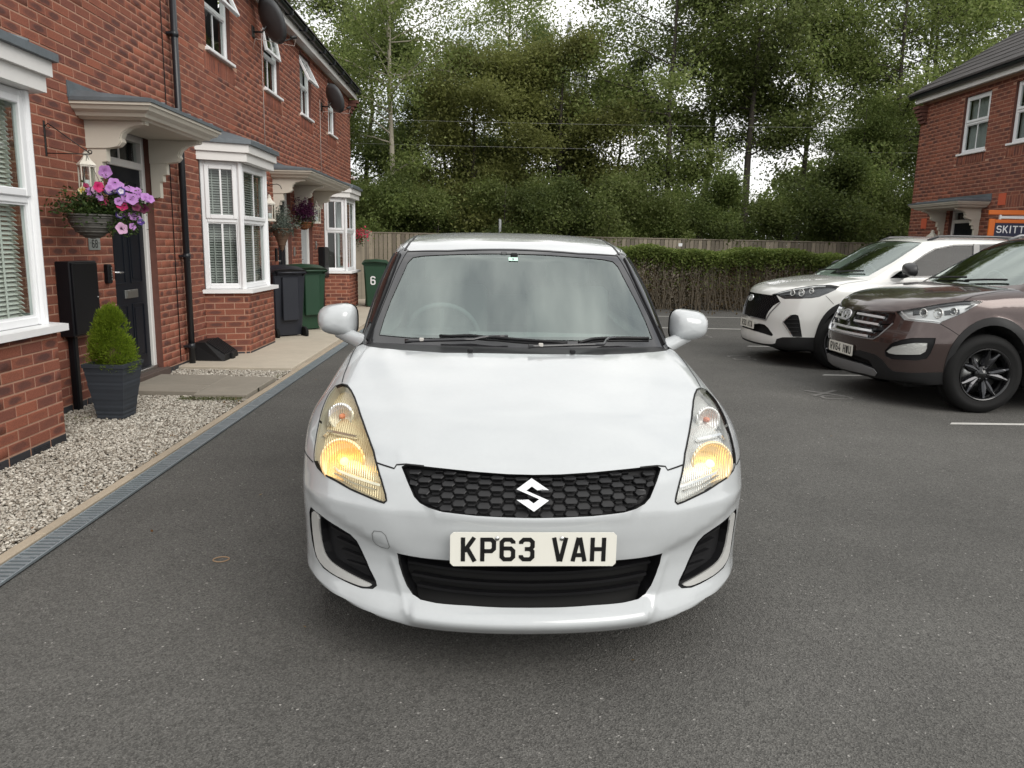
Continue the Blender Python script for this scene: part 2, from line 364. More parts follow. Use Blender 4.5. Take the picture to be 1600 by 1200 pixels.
    b = n.new('ShaderNodeBump'); b.inputs['Strength'].default_value = .4; b.inputs['Distance'].default_value = .004; l.new(gr.outputs['Fac'], b.inputs['Height']); l.new(b.outputs[0], p.inputs['Normal'])
    return m
MAT['brick_o'] = brick_mat('red_brick', 'object'); MAT['brick_s'] = brick_mat('red_brick_far', 'island')
MAT['blue_brick'] = pm('blue_engineering_brick', (.024, .026, .032), .5, var=(10, .25), objr=.2)
MAT['mortar'] = pm('pink_mortar', (.40, .235, .165), .95, var=[(2, .15), (30, .15)], bump=(60, .4, .004))
MAT['patch_brick'] = pm('new_orange_brick', (.52, .10, .045), .85, var=(20, .1))

# ---------------------------------------------------------------- stroke lettering
def _o(x0, y0, x1, y1, c=.15): return [(x0+c, y0), (x1-c, y0), (x1, y0+c), (x1, y1-c), (x1-c, y1), (x0+c, y1), (x0, y1-c), (x0, y0+c)]
GL = {
 'K': [[(.14, 0), (.14, 1.58)], [(.22, .66), (.84, 1.58)], [(.40, .88), (.88, 0)]],
 'P': [[(.14, 0), (.14, 1.44), (.70, 1.44), (.86, 1.28), (.86, .84), (.70, .68), (.14, .68)]],
 'R': [[(.14, 0), (.14, 1.44), (.70, 1.44), (.86, 1.28), (.86, .88), (.70, .72), (.14, .72)], [(.5, .72), (.88, 0)]],
 '6': [[(.86, 1.18), (.86, 1.28), (.70, 1.44), (.30, 1.44), (.14, 1.28), (.14, .30), (.30, .14), (.70, .14), (.86, .30), (.86, .70), (.70, .86), (.14, .86)]],
 '3': [[(.14, 1.16), (.14, 1.28), (.30, 1.44), (.70, 1.44), (.86, 1.28), (.86, .98), (.72, .82), (.38, .82)], [(.72, .82), (.86, .66), (.86, .30), (.70, .14), (.30, .14), (.14, .30), (.14, .42)]],
 'V': [[(.12, 1.58), (.46, .0)], [(.88, 1.58), (.54, .0)]],
 'A': [[(.12, 0), (.46, 1.58)], [(.88, 0), (.54, 1.58)], [(.26, .42), (.74, .42)]],
 'H': [[(.14, 0), (.14, 1.58)], [(.86, 0), (.86, 1.58)], [(.14, .82), (.86, .82)]],
 '4': [[(.74, 1.58), (.12, .44), (1.0, .44)], [(.72, .86), (.72, 0)]],
 'W': [[(.10, 1.58), (.27, .0)], [(.46, 1.4), (.30, 0)], [(.54, 1.4), (.70, 0)], [(.90, 1.58), (.73, .0)]],
 'M': [[(.12, 0), (.12, 1.54), (.5, .62), (.88, 1.54), (.88, 0)]],
 'U': [[(.14, 1.58), (.14, .30), (.30, .14), (.70, .14), (.86, .30), (.86, 1.58)]],
 'E': [[(.86, 1.44), (.14, 1.44), (.14, .14), (.86, .14)], [(.14, .82), (.78, .82)]],
 'T': [[(.02, 1.44), (.98, 1.44)], [(.5, 1.44), (.5, 0)]],
 'I': [[(.5, 0), (.5, 1.58)]],
 'S': [[(.86, 1.20), (.86, 1.28), (.70, 1.44), (.30, 1.44), (.14, 1.28), (.14, .98), (.30, .82), (.70, .78), (.86, .64), (.86, .30), (.70, .14), (.30, .14), (.14, .30), (.14, .42)]],
 '0': [_o(.14, .14, .86, 1.44) + [(.29, .14)]],
 '8': [_o(.14, .14, .86, .80) + [(.29, .14)], _o(.16, .80, .84, 1.44) + [(.31, .80)]],
 '9': [[(.14, .36), (.14, .30), (.30, .14), (.70, .14), (.86, .30), (.86, 1.28), (.70, 1.44), (.30, 1.44), (.14, 1.28), (.14, .88), (.30, .72), (.86, .72)]],
}
def text_mb(mb, s, mat4, h, w=None, gap=None, stroke=.28, m=0, rise=.0012):
    """stroke glyphs, cap height h, baseline from the local origin; returns total width"""
    w = w or h * .633; k = h / 1.58; gap = w * .22 if gap is None else gap; x = 0
    for ch in s:
        if ch == ' ': x += w * .66 + gap; continue
        cw = w * (.45 if ch == 'I' else 1)
        for i, st in enumerate(GL[ch]):
            P = [((x + (px - (.275 if ch == 'I' else 0)) * w), py * k) for px, py in st]
            mb.ribbon(P, stroke * k, rise + .00015 * i, m, mat4)
        x += cw + gap
    return x - gap
# ---------------------------------------------------------------- implicit car shells
def spl(xs, ys):
    """cubic Hermite spline with finite-difference slopes, linear beyond the ends"""
    xs = np.array(xs, float); ys = np.array(ys, float)
    d = np.diff(ys) / np.diff(xs)
    m = np.concatenate([[d[0]], (d[:-1] + d[1:]) / 2, [d[-1]]])
    for i in range(1, len(xs) - 1):
        if d[i-1] * d[i] <= 0: m[i] = 0
        else: m[i] = np.sign(m[i]) * min(abs(m[i]), 3 * min(abs(d[i-1]), abs(d[i])))
    def f(x):
        x = np.asarray(x, float)
        i = np.clip(np.searchsorted(xs, x) - 1, 0, len(xs) - 2)
        h = xs[i+1] - xs[i]; t = (x - xs[i]) / h
        tc = np.clip(t, 0, 1)
        r = (2*tc**3 - 3*tc**2 + 1) * ys[i] + (tc**3 - 2*tc**2 + tc) * h * m[i] + (-2*tc**3 + 3*tc**2) * ys[i+1] + (tc**3 - tc**2) * h * m[i+1]
        r = r + np.where(t < 0, t * h * m[0], 0) + np.where(t > 1, (t - 1) * h * m[-1], 0)
        return r
    return f

def smax(a, b, k):
    h = np.maximum(k - np.abs(a - b), 0) / k
    return np.maximum(a, b) + h * h * k * 0.25

def sstep(a, b, x):
    t = np.clip((x - a) / (b - a), 0, 1)
    return t * t * (3 - 2 * t)

# ---- small hatchback
SW_HC = spl([-.05, 0, .06, .12, .2, .32, .6, .95, 1.15, 1.6, 2.6, 3.4, 3.9], [.63, .69, .745, .785, .825, .870, .945, 1.005, 1.02, 1.02, 1.06, 1.08, 1.0])
SW_P = spl([0, .1, .2, .3, .42, .51, .6, .7, .77, .82, .86], [0, .003, .012, .029, .066, .105, .160, .240, .335, .46, .72])
SW_FC = spl([.10, .15, .19, .235, .25, .30, .36, .44, .50, .575, .60, .65, .70, .745, .8], [.16, .08, .022, .004, .008, .045, .045, .022, .006, .0, .010, .028, .048, .085, .15])
SW_W = spl([.1, .2, .3, .42, .5, .62, .75, .85, .95, 1.0], [.79, .815, .84, .856, .860, .858, .828, .778, .742, .72])
def swift_lower(x, y, z):
    ax = np.abs(x)
    p = SW_P(ax)
    front = SW_FC(z) + p - y
    # shelf of the chin only between the lower grille corners
    sh = sstep(.408, .378, ax) * sstep(.19, .238, z) * sstep(.30, .244, z)
    front = front - .020 * sh
    out = sstep(.37, .47, ax)
    front = front + (SW_FC(.44) - SW_FC(z) + .004) * out * sstep(.20, .26, z) * sstep(.46, .40, z) * .55
    # pocket below the crease that runs from the lower grille corner to the wing
    zl = .447 + (ax - .435) * .36
    dz = zl - z
    front = front + .014 * sstep(-.015, .035, dz) * sstep(.24, .05, dz) * sstep(.40, .48, ax) * sstep(.84, .74, ax)
    # raised rim under the upper grille
    zc = .590 + (ax / .42) ** 2 * .03 + sstep(.30, .44, ax) * .12
    front = front - .006 * np.exp(-((z - zc) / .022) ** 2) * sstep(.47, .42, ax)
    # swage from the headlamp's inner corner down the bumper
    xl = .40 + (z - .45) * .33
    front = front + .006 * sstep(-.05, .05, xl - ax) * sstep(.62, .56, z) * sstep(.44, .5, z)
    top = z - (SW_HC(y - .45 * p * sstep(1.0, .2, y)) - .030 * (ax / .7) ** 2.2 * sstep(1.3, .7, y) - .012 * (ax/.7)**2)
    # power dome edge on the bonnet
    xe = .50 + .2 * sstep(.1, 1.0, y)
    top = top + .007 * sstep(-.06, .06, ax - xe + .09) * sstep(1.2, .9, y)
    side = ax - SW_W(z) - .008 - .006 * sstep(.5, 1.0, y)
    # wheel-arch flares
    for yc in (.84, 3.27):
        r = np.hypot(y - yc, z - .30)
        side = side - .012 * sstep(.46, .34, r)
    rear = y - (3.83 - 1.2 * np.maximum(0, .4 - z) ** 1.5 - .12 * ax ** 2 - .1 * np.maximum(0, z - .75))
    # fin down the side of the lower grille
    xf = .392 + (z - .25) * .29
    front = front - .006 * np.exp(-((ax - xf - .018) / .012) ** 2) * sstep(.44, .38, z) * sstep(.20, .25, z)
    f = smax(front, top, .075)
    f = smax(f, side * .95, .10)
    f = smax(f, rear, .15)
    return smax(f, (.185 + .17 * np.maximum(0, ax - .385) * sstep(.95, .5, y)) - z - .02 * sstep(.3, .6, y), .010)
SW_RC = spl([1.3, 1.6, 1.9, 2.3, 2.8, 3.3, 3.8], [1.355, 1.415, 1.470, 1.503, 1.49, 1.44, 1.33])
SW_CW = spl([.9, 1.0, 1.1, 1.2, 1.3, 1.4, 1.5], [.775, .758, .726, .690, .650, .612, .57])
def swift_cabin(x, y, z):
    ax = np.abs(x)
    ws = (z - (1.0 + .655 * (y - 1.0 - .37 * ax ** 2))) * .83
    roof = z - (SW_RC(y) + .003 - .034 * (ax / .6) ** 3)
    side = (ax - SW_CW(z) + .05 * sstep(1.9, 1.1, y) * sstep(1.45, 1.0, z)) * .95
    rear = (y - (3.74 - .62 * (z - 1) - .15 * ax ** 2)) * .8
    f = smax(ws, roof, .05)
    f = smax(f, side, .05)
    f = smax(f, rear, .08)
    return smax(f, .90 - z, .01)

# ---- generic SUV, two variants
def make_suv(v):
    HC, P, FC, W, L, kf = v['HC'], v['P'], v['FC'], v['W'], v['L'], v['kf']
    def lower(x, y, z):
        ax = np.abs(x); p = P(ax)
        front = FC(z) + p - y
        if 'cut' in v: front = front + v['cut'](ax, y, z)
        top = z - (HC(y - .35 * p * sstep(1.2, .2, y)) - v['crown'] * (ax / .8) ** 2.4)
        if 'dome' in v: top = top + v['dome'](ax, y)
        side = ax - W(z) - v.get('sidecut', lambda y, z: 0)(y, z)
        for yc in v['wheels']:
            r = np.hypot(y - yc, z - v['wr'])
            side = side - .022 * sstep(.56, .43, r) 
        rear = y - (L - .1 * ax ** 2 - .25 * np.maximum(0, .5 - z) - .12 * np.maximum(0, z - .8))
        f = smax(front, top, kf); f = smax(f, side * .95, .12); f = smax(f, rear, .15)
        return smax(f, v['z0'] - z, .012)
    def cabin(x, y, z):
        ax = np.abs(x)
        ws = (z - (v['wz'] + v['ws'] * (y - v['wy'] - v['wq'] * ax ** 2))) * .85
        roof = z - (v['RC'](y) - .05 * (ax / .65) ** 2.6)
        side = (ax - v['CW'](z) + v.get('taper', .05) * sstep(v['wy'] + .9, v['wy'] + .1, y)) * .95
        rear = (y - (L - .12 - .55 * (z - 1.1) - .1 * ax ** 2)) * .85
        f = smax(ws, roof, .06); f = smax(f, side, .05); f = smax(f, rear, .1)
        return smax(f, v['wz'] - .12 - z, .01)
    return lower, cabin

BR = dict(  # large brown SUV
    HC=spl([-.05, .02, .07, .14, .3, .6, 1.0, 1.3, 2.0, 3.5, 4.5], [.80, .875, .935, .975, 1.02, 1.085, 1.145, 1.165, 1.17, 1.22, 1.2]),
    P=spl([0, .2, .4, .55, .7, .8, .87, .92, .95], [0, .012, .055, .115, .22, .34, .49, .66, .85]),
    FC=spl([.15, .2, .26, .34, .42, .5, .62, .75, .86, .93, 1.0], [.22, .12, .06, .03, .022, .02, .015, .06, .10, .13, .19]),
    W=spl([.15, .3, .5, .7, .85, 1.0, 1.12, 1.2], [.87, .90, .93, .94, .935, .915, .875, .83]),
    L=4.69, kf=.07, crown=.028, wheels=(.94, 3.64), wr=.36, z0=.24,
    wz=1.16, ws=.60, wy=1.12, wq=.26,
    RC=spl([1.4, 1.8, 2.3, 2.8, 3.6, 4.5], [1.45, 1.60, 1.66, 1.665, 1.63, 1.52]),
    CW=spl([1.0, 1.15, 1.3, 1.45, 1.6, 1.7], [.90, .865, .80, .73, .665, .60]), taper=.04)
WH = dict(  # white SUV
    HC=spl([-.05, .02, .07, .14, .3, .6, 1.0, 1.3, 2.0, 3.5, 4.4], [.79, .87, .93, .965, 1.01, 1.075, 1.13, 1.15, 1.15, 1.2, 1.15]),
    P=spl([0, .2, .4, .55, .7, .8, .87, .92, .95], [0, .012, .055, .115, .22, .34, .49, .66, .85]),
    FC=spl([.15, .2, .26, .34, .42, .5, .62, .75, .86, .93, 1.0], [.20, .10, .03, .02, .03, .035, .04, .065, .095, .125, .18]),
    W=spl([.15, .3, .5, .7, .85, 1.0, 1.12, 1.2], [.86, .89, .915, .925, .92, .90, .86, .82]),
    L=4.47, kf=.06, crown=.025, wheels=(.91, 3.58), wr=.345, z0=.22,
    wz=1.14, ws=.60, wy=1.05, wq=.26,
    RC=spl([1.3, 1.8, 2.3, 2.8, 3.6, 4.4], [1.43, 1.605, 1.665, 1.67, 1.62, 1.50]),
    CW=spl([1.0, 1.15, 1.3, 1.45, 1.6, 1.7], [.885, .85, .785, .72, .655, .59]), taper=.04)
br_lower, br_cabin = make_suv(BR)
wh_lower, wh_cabin = make_suv(WH)
# ---------------------------------------------------------------- building meshes on the implicit shells
def grad(f, P, h=.004):
    g = np.zeros_like(P)
    for k in range(3):
        a = P.copy(); b = P.copy(); a[:, k] += h; b[:, k] -= h
        g[:, k] = f(a[:, 0], a[:, 1], a[:, 2]) - f(b[:, 0], b[:, 1], b[:, 2])
    return g / np.maximum(np.linalg.norm(g, axis=1, keepdims=True), 1e-9)

class Shell:
    """star-shaped surface f=0 seen from c, parametrised by azimuthal angle round the forward (-Y) axis"""
    def __init__(s, f, c): s.f = f; s.c = np.array(c, float)
    def to_uv(s, P):
        d = np.asarray(P, float).reshape(-1, 3) - s.c; d = d / np.linalg.norm(d, axis=1, keepdims=True)
        a = np.arccos(np.clip(-d[:, 1], -1, 1)); h = np.maximum(np.hypot(d[:, 0], d[:, 2]), 1e-9)
        return np.stack([a * d[:, 0] / h, a * d[:, 2] / h], 1)
    def dirs(s, UV):
        a = np.hypot(UV[:, 0], UV[:, 1]); h = np.maximum(a, 1e-9)
        return np.stack([np.sin(a) * UV[:, 0] / h, -np.cos(a), np.sin(a) * UV[:, 1] / h], 1)
    def surf(s, UV):
        D = s.dirs(UV); lo = np.full(len(D), .02); hi = np.full(len(D), 5.0)
        for _ in range(26):
            m = (lo + hi) / 2; P = s.c + D * m[:, None]
            neg = s.f(P[:, 0], P[:, 1], P[:, 2]) < 0
            lo = np.where(neg, m, lo); hi = np.where(neg, hi, m)
        return s.c + D * lo[:, None]
    def snap(s, P): return s.surf(s.to_uv(P))
    def normal(s, P): return grad(s.f, np.asarray(P, float).reshape(-1, 3))

def resample(P, d, closed=True):
    P = np.asarray(P, float); Q = np.vstack([P, P[:1]]) if closed else P; out = []
    for a, b in zip(Q[:-1], Q[1:]):
        n = max(1, int(np.ceil(np.linalg.norm(b - a) / d)))
        for k in range(n): out.append(a + (b - a) * k / n)
    if not closed: out.append(Q[-1])
    return np.array(out)

def inside(poly, X, Y):
    r = np.zeros(len(X), bool); n = len(poly); j = n - 1
    for i in range(n):
        xi, yi = poly[i]; xj, yj = poly[j]
        c = ((yi > Y) != (yj > Y))
        with np.errstate(divide='ignore', invalid='ignore'):
            r ^= c & (X < (xj - xi) * (Y - yi) / (yj - yi) + xi)
        j = i
    return r

def smooth_poly(P, it=1):
    P = np.asarray(P, float)
    for _ in range(it):
        Q = np.roll(P, -1, 0); A = .75 * P + .25 * Q; B = .25 * P + .75 * Q
        P = np.stack([A, B], 1).reshape(-1, 3)
    return P

def build_shell(sh, regions, parent, default, fine=.022, coarse=.06, afine=1.55, amax=3.135, seg=.03, dense=None):
    """regions: dicts name, polys (3-D outlines), mat, off (metres along the normal), rim (material of the skirt) ; name None = leave out.
    Returns {name: object}"""
    pts = []
    def hexgrid(step, a0, a1):
        n = int(a1 / step) + 2
        i, j = np.meshgrid(np.arange(-n, n + 1), np.arange(-int(n * 1.2), int(n * 1.2) + 1))
        U = (i + .5 * (j % 2)) * step; Vv = j * step * .866
        a = np.hypot(U, Vv); k = (a >= a0) & (a < a1)
        return np.stack([U[k], Vv[k]], 1)
    G = np.vstack([hexgrid(fine, 0, afine), hexgrid(coarse, afine + coarse * .4, amax)])
    if dense:
        g2 = hexgrid(dense[0], 0, afine); S2 = sh.surf(g2); g2 = g2[dense[1](S2)]; S1 = sh.surf(G); G = np.vstack([G[~dense[1](S1)], g2])
    E = []; PV = []; nb = 0; UVp = []
    for r in regions:
        r['uv'] = []
        for poly in r['polys']:
            uv = sh.to_uv(resample(poly, seg)); r['uv'].append(uv)
            n = len(uv); PV.append(uv); E += [(nb + k, nb + (k + 1) % n) for k in range(n)]; nb += n
    rim = np.stack([amax * np.cos(np.linspace(0, 2*pi, 64, endpoint=False)), amax * np.sin(np.linspace(0, 2*pi, 64, endpoint=False))], 1)
    PV = np.vstack(PV + [rim]); 
    # drop grid points too near the outline points
    keep = np.ones(len(G), bool)
    for k in range(0, len(PV), 200):
        d = np.min(np.hypot(G[:, None, 0] - PV[None, k:k+200, 0], G[:, None, 1] - PV[None, k:k+200, 1]), axis=1)
        keep &= d > (dense[0] if dense else fine) * .45
    A = np.vstack([PV, G[keep]])
    res = delaunay_2d_cdt([Vector(p) for p in A], E, [], 0, 1e-6)
    UV = np.array([(v.x, v.y) for v in res[0]]); T = np.array([tuple(f) for f in res[2] if len(f) == 3], int)
    S = sh.surf(UV); N = sh.normal(S)
    cen = UV[T].mean(1); lab = np.full(len(T), -1)
    for i, r in enumerate(regions):
        for uv in r['uv']: lab[inside(uv, cen[:, 0], cen[:, 1])] = i
    out = {}
    def emit(name, sel, mat, off, rimmat, par, depthrim, notop=False):
        t = T[sel]
        if len(t) == 0: return None
        used, inv = np.unique(t, return_inverse=True); tt = inv.reshape(-1, 3)
        V = S[used] + N[used] * off; NN = N[used]
        mats = [mat]; F = [] if notop else [tuple(x) for x in tt]; mi = [0] * len(F); VV = V; nn = NN
        if rimmat is not None:
            ed = {}
            for a, b, c in tt:
                for e in ((a, b), (b, c), (c, a)):
                    if (e[1], e[0]) in ed: del ed[(e[1], e[0])]
                    else: ed[e] = 1
            bv = sorted({v for e in ed for v in e}); mp = {v: k for k, v in enumerate(bv)}
            outer = S[used][bv] + NN[bv] * (.0 if off < 0 else 0); inner = V[bv] if off != 0 else S[used][bv] - NN[bv] * depthrim
            base = len(V); VV = np.vstack([V, outer, inner]); nb_ = len(bv)
            for (a, b) in ed:
                q = (base + mp[a], base + mp[b], base + nb_ + mp[b], base + nb_ + mp[a]); F.append(q); mi.append(1)
            mats.append(rimmat); nn = None
        me = mesh_from(name, VV, F, mats, midx=mi)
        sm = np.array([m == 0 for m in mi]); me.polygons.foreach_set('use_smooth', sm)
        if nn is not None: me.normals_split_custom_set_from_vertices([tuple(map(float, n)) for n in nn])
        else:
            # custom normals only for the skin; the skirt stays flat
            ln = []
            for p in me.polygons:
                fn = p.normal
                for v in p.vertices: ln.append(tuple(map(float, NN[v])) if (v < len(V) and p.material_index == 0) else tuple(fn))
            me.normals_split_custom_set(ln)
        return ob(name, me, par)
    for i, r in enumerate(regions):
        if r['name'] is None: continue
        out[r.get('key', r['name'])] = emit(r['name'], lab == i, r['mat'], r.get('off', 0.0), r.get('rim'), r.get('parent', parent), r.get('depth', .03), r.get('notop', False))
        for j, (nm, mt, of, pr) in enumerate(r.get('extra', [])):
            out[r.get('key', r['name']) + '_x%d' % j] = emit(nm, lab == i, mt, of, None, pr, 0)
    out['body'] = emit(default[0], lab == -1, default[1], 0.0, MAT['gap'], parent, .012)
    return out

def mir(P): P = np.asarray(P, float).copy(); P[:, 0] *= -1; return P[::-1]
def sym(half):
    """half outline (x >= 0) whose ends lie on the centre line -> closed symmetric outline"""
    h = np.asarray(half, float).copy(); h[0, 0] = h[-1, 0] = 0
    return np.vstack([h, mir(h)[1:-1]])
def clampx(P):
    P = np.asarray(P, float).copy(); return P
def strip_on(mb, sh, P, w=.004, lift=.0012, m=0, step=.03, closed=False):
    """thin ribbon lying on the shell"""
    Q = sh.snap(resample(P, step, closed)); N = sh.normal(Q)
    if closed: Q = np.vstack([Q, Q[:1]]); N = np.vstack([N, N[:1]])
    T = np.gradient(Q, axis=0); B = np.cross(N, T); B /= np.linalg.norm(B, axis=1, keepdims=True)
    L = Q + B * w / 2 + N * lift; R = Q - B * w / 2 + N * lift; V = np.vstack([L, R]); n = len(Q)
    mb.add(V, [(k, k + 1, n + k + 1, n + k) for k in range(n - 1)], m, True)
def bar_on(mb, sh, P, w, h, lift, m=0, step=.04):
    """square-section bar following the shell, lift = height of its back face over the skin"""
    Q = sh.snap(resample(P, step, False)); N = sh.normal(Q)
    T = np.gradient(Q, axis=0); B = np.cross(N, T); B /= np.linalg.norm(B, axis=1, keepdims=True); n = len(Q)
    rows = [Q + B*w/2 + N*lift, Q + B*w/2*.8 + N*(lift+h), Q - B*w/2*.8 + N*(lift+h), Q - B*w/2 + N*lift]
    V = np.vstack(rows); F = []
    for r in range(4):
        r2 = (r + 1) % 4
        for k in range(n - 1): F.append((r*n+k, r*n+k+1, r2*n+k+1, r2*n+k))
    F.append((0, n, 2*n, 3*n)); F.append((n-1, 4*n-1, 3*n-1, 2*n-1))
    mb.add(V, F, m, False)
def at_shell(sh, P, off=0.0):
    Q = sh.snap(np.asarray([P], float))[0]; n = sh.normal(Q)[0]; return Vector(Q + n * off), Vector(n)

def make_wheel(parent, x, y, z, R, rimR, width, side, mats, spokes=5, style='twin', steer=0.0, name='wheel'):
    """side = +1: outer face towards +X of the car"""
    M = Matrix.Translation((x, y, z)) @ Matrix.Rotation(steer, 4, 'Z') @ Matrix.Rotation(radians(90) * side, 4, 'Y')
    w = width
    e = bpy.data.objects.new(name, None); e.empty_display_size = .1; put(e, parent)
    t = MB(); t.lathe([(rimR, -w/2), (rimR + .01, -w/2 - .004), (R - .05, -w/2 - .006), (R - .018, -w/2 + .012), (R, -w/2 + .035), (R, -.012), (R - .008, -.010), (R - .008, .010), (R, .012), (R, w/2 - .035), (R - .018, w/2 - .012), (R - .05, w/2 + .006), (R - .075, w/2 + .007), (R - .08, w/2 + .004), (rimR + .01, w/2 + .004), (rimR, w/2)], 56, mat=M)
    t.build('tyre', MAT['rubber'], e)
    r = MB()
    r.lathe([(rimR - .004, w/2 + .004), (rimR - .010, w/2 + .006), (rimR - .022, w/2 - .012), (rimR - .035, w/2 - .06), (rimR - .03, -w/2)], 48, 0, M)
    r.lathe([(.0001, w/2 - .022), (.030, w/2 - .022), (.034, w/2 - .030), (.075, w/2 - .036), (.078, w/2 - .07)], 24, 0, M)
    for k in range(spokes):
        a0 = 2*pi*k/spokes + pi/2
        for s_ in ((-1, 1) if style == 'twin' else (0,)):
            n = 7; V = []; F = []
            for i in range(n):
                q = i/(n-1); rad = .05 + (rimR - .075) * q
                an = a0 + s_ * (.10 + .13 * q + .0 * q * q) * (1 if style == 'twin' else 0)
                wd = (.020 + .020 * math.sin(pi * min(q * 1.15, 1))) if style == 'twin' else .045 - .01 * q
                hz = w/2 - .030 + .020 * q - .012 * (1 - q) 
                c_ = Vector((rad * cos(an), rad * sin(an), 0)); tg = Vector((-sin(an), cos(an), 0))
                V += [c_ + tg*wd + Vector((0, 0, hz - .03)), c_ + tg*wd*.55 + Vector((0, 0, hz)), c_ + tg*0 + Vector((0, 0, hz + .008)), c_ - tg*wd*.55 + Vector((0, 0, hz)), c_ - tg*wd + Vector((0, 0, hz - .03))]
            for i in range(n-1):
                for j in range(4): F.append((i*5+j, i*5+j+1, (i+1)*5+j+1, (i+1)*5+j))
            r.add([M @ v for v in V], F, 1, False)
    for k in range(5):
        a = 2*pi*k/5 + .6; r.lathe([(.0001, .012), (.009, .012), (.010, 0)], 8, 1, M @ Matrix.Translation((.052*cos(a), .052*sin(a), w/2 - .036)))
    r.build('rim', mats, e)
    d = MB(); d.lathe([(.0001, w/2 - .10), (rimR * .72, w/2 - .10), (rimR * .72, w/2 - .12)], 32, 0, M); d.build('brake_disc', MAT['satin'], e)
    return e

def number_plate(parent, P, N, text, W=.52, H=.111, sw=1.0, screws=True):
    """P = centre of the back face, N = outward normal, all in car space"""
    n = Vector(N); n = Vector((n.x, n.y, 0)).normalized(); up = Vector((0, 0, 1)); u = up.cross(n).normalized()
    M = frame_mat(P, u, up)   # local Z = u x up = outward
    if (M.to_3x3() @ Vector((0, 0, 1))).dot(n) < 0: M = frame_mat(P, -u, up)
    c = .010; poly = [(-W/2+c, -H/2), (W/2-c, -H/2), (W/2, -H/2+c), (W/2, H/2-c), (W/2-c, H/2), (-W/2+c, H/2), (-W/2, H/2-c), (-W/2, -H/2+c)]
    pl = MB(); pl.prism(poly, 0, .004, 0, M); o = pl.build('number_plate', MAT['plate'], parent)
    t = MB(); h = .079 * sw; w = .050 * sw; gp = .0105 * sw
    tot = sum(.033 * sw if ch == ' ' else w for ch in text) + gp * (len(text) - 1)
    Mt = M @ Matrix.Translation((-tot/2, -h/2, .0045))
    x_ = 0
    for ch in text:
        if ch == ' ': x_ += w*.66 + gp; continue
        t = MB(); text_mb(t, ch, Mt @ Matrix.Translation((x_, 0, 0)), h, w, gp, .268, 0, .0008); t.build('plate_letter', MAT['plate_text'], o); x_ += w + gp
    if screws:
        for sx in (-.115, .088):
            b = MB(); b.lathe([(.0001, .003), (.0065, .002), (.0075, 0)], 10, 0, M @ Matrix.Translation((sx, H/2 - .019, .0055))); b.build('plate_screw', MAT['satin'], o)
    return o
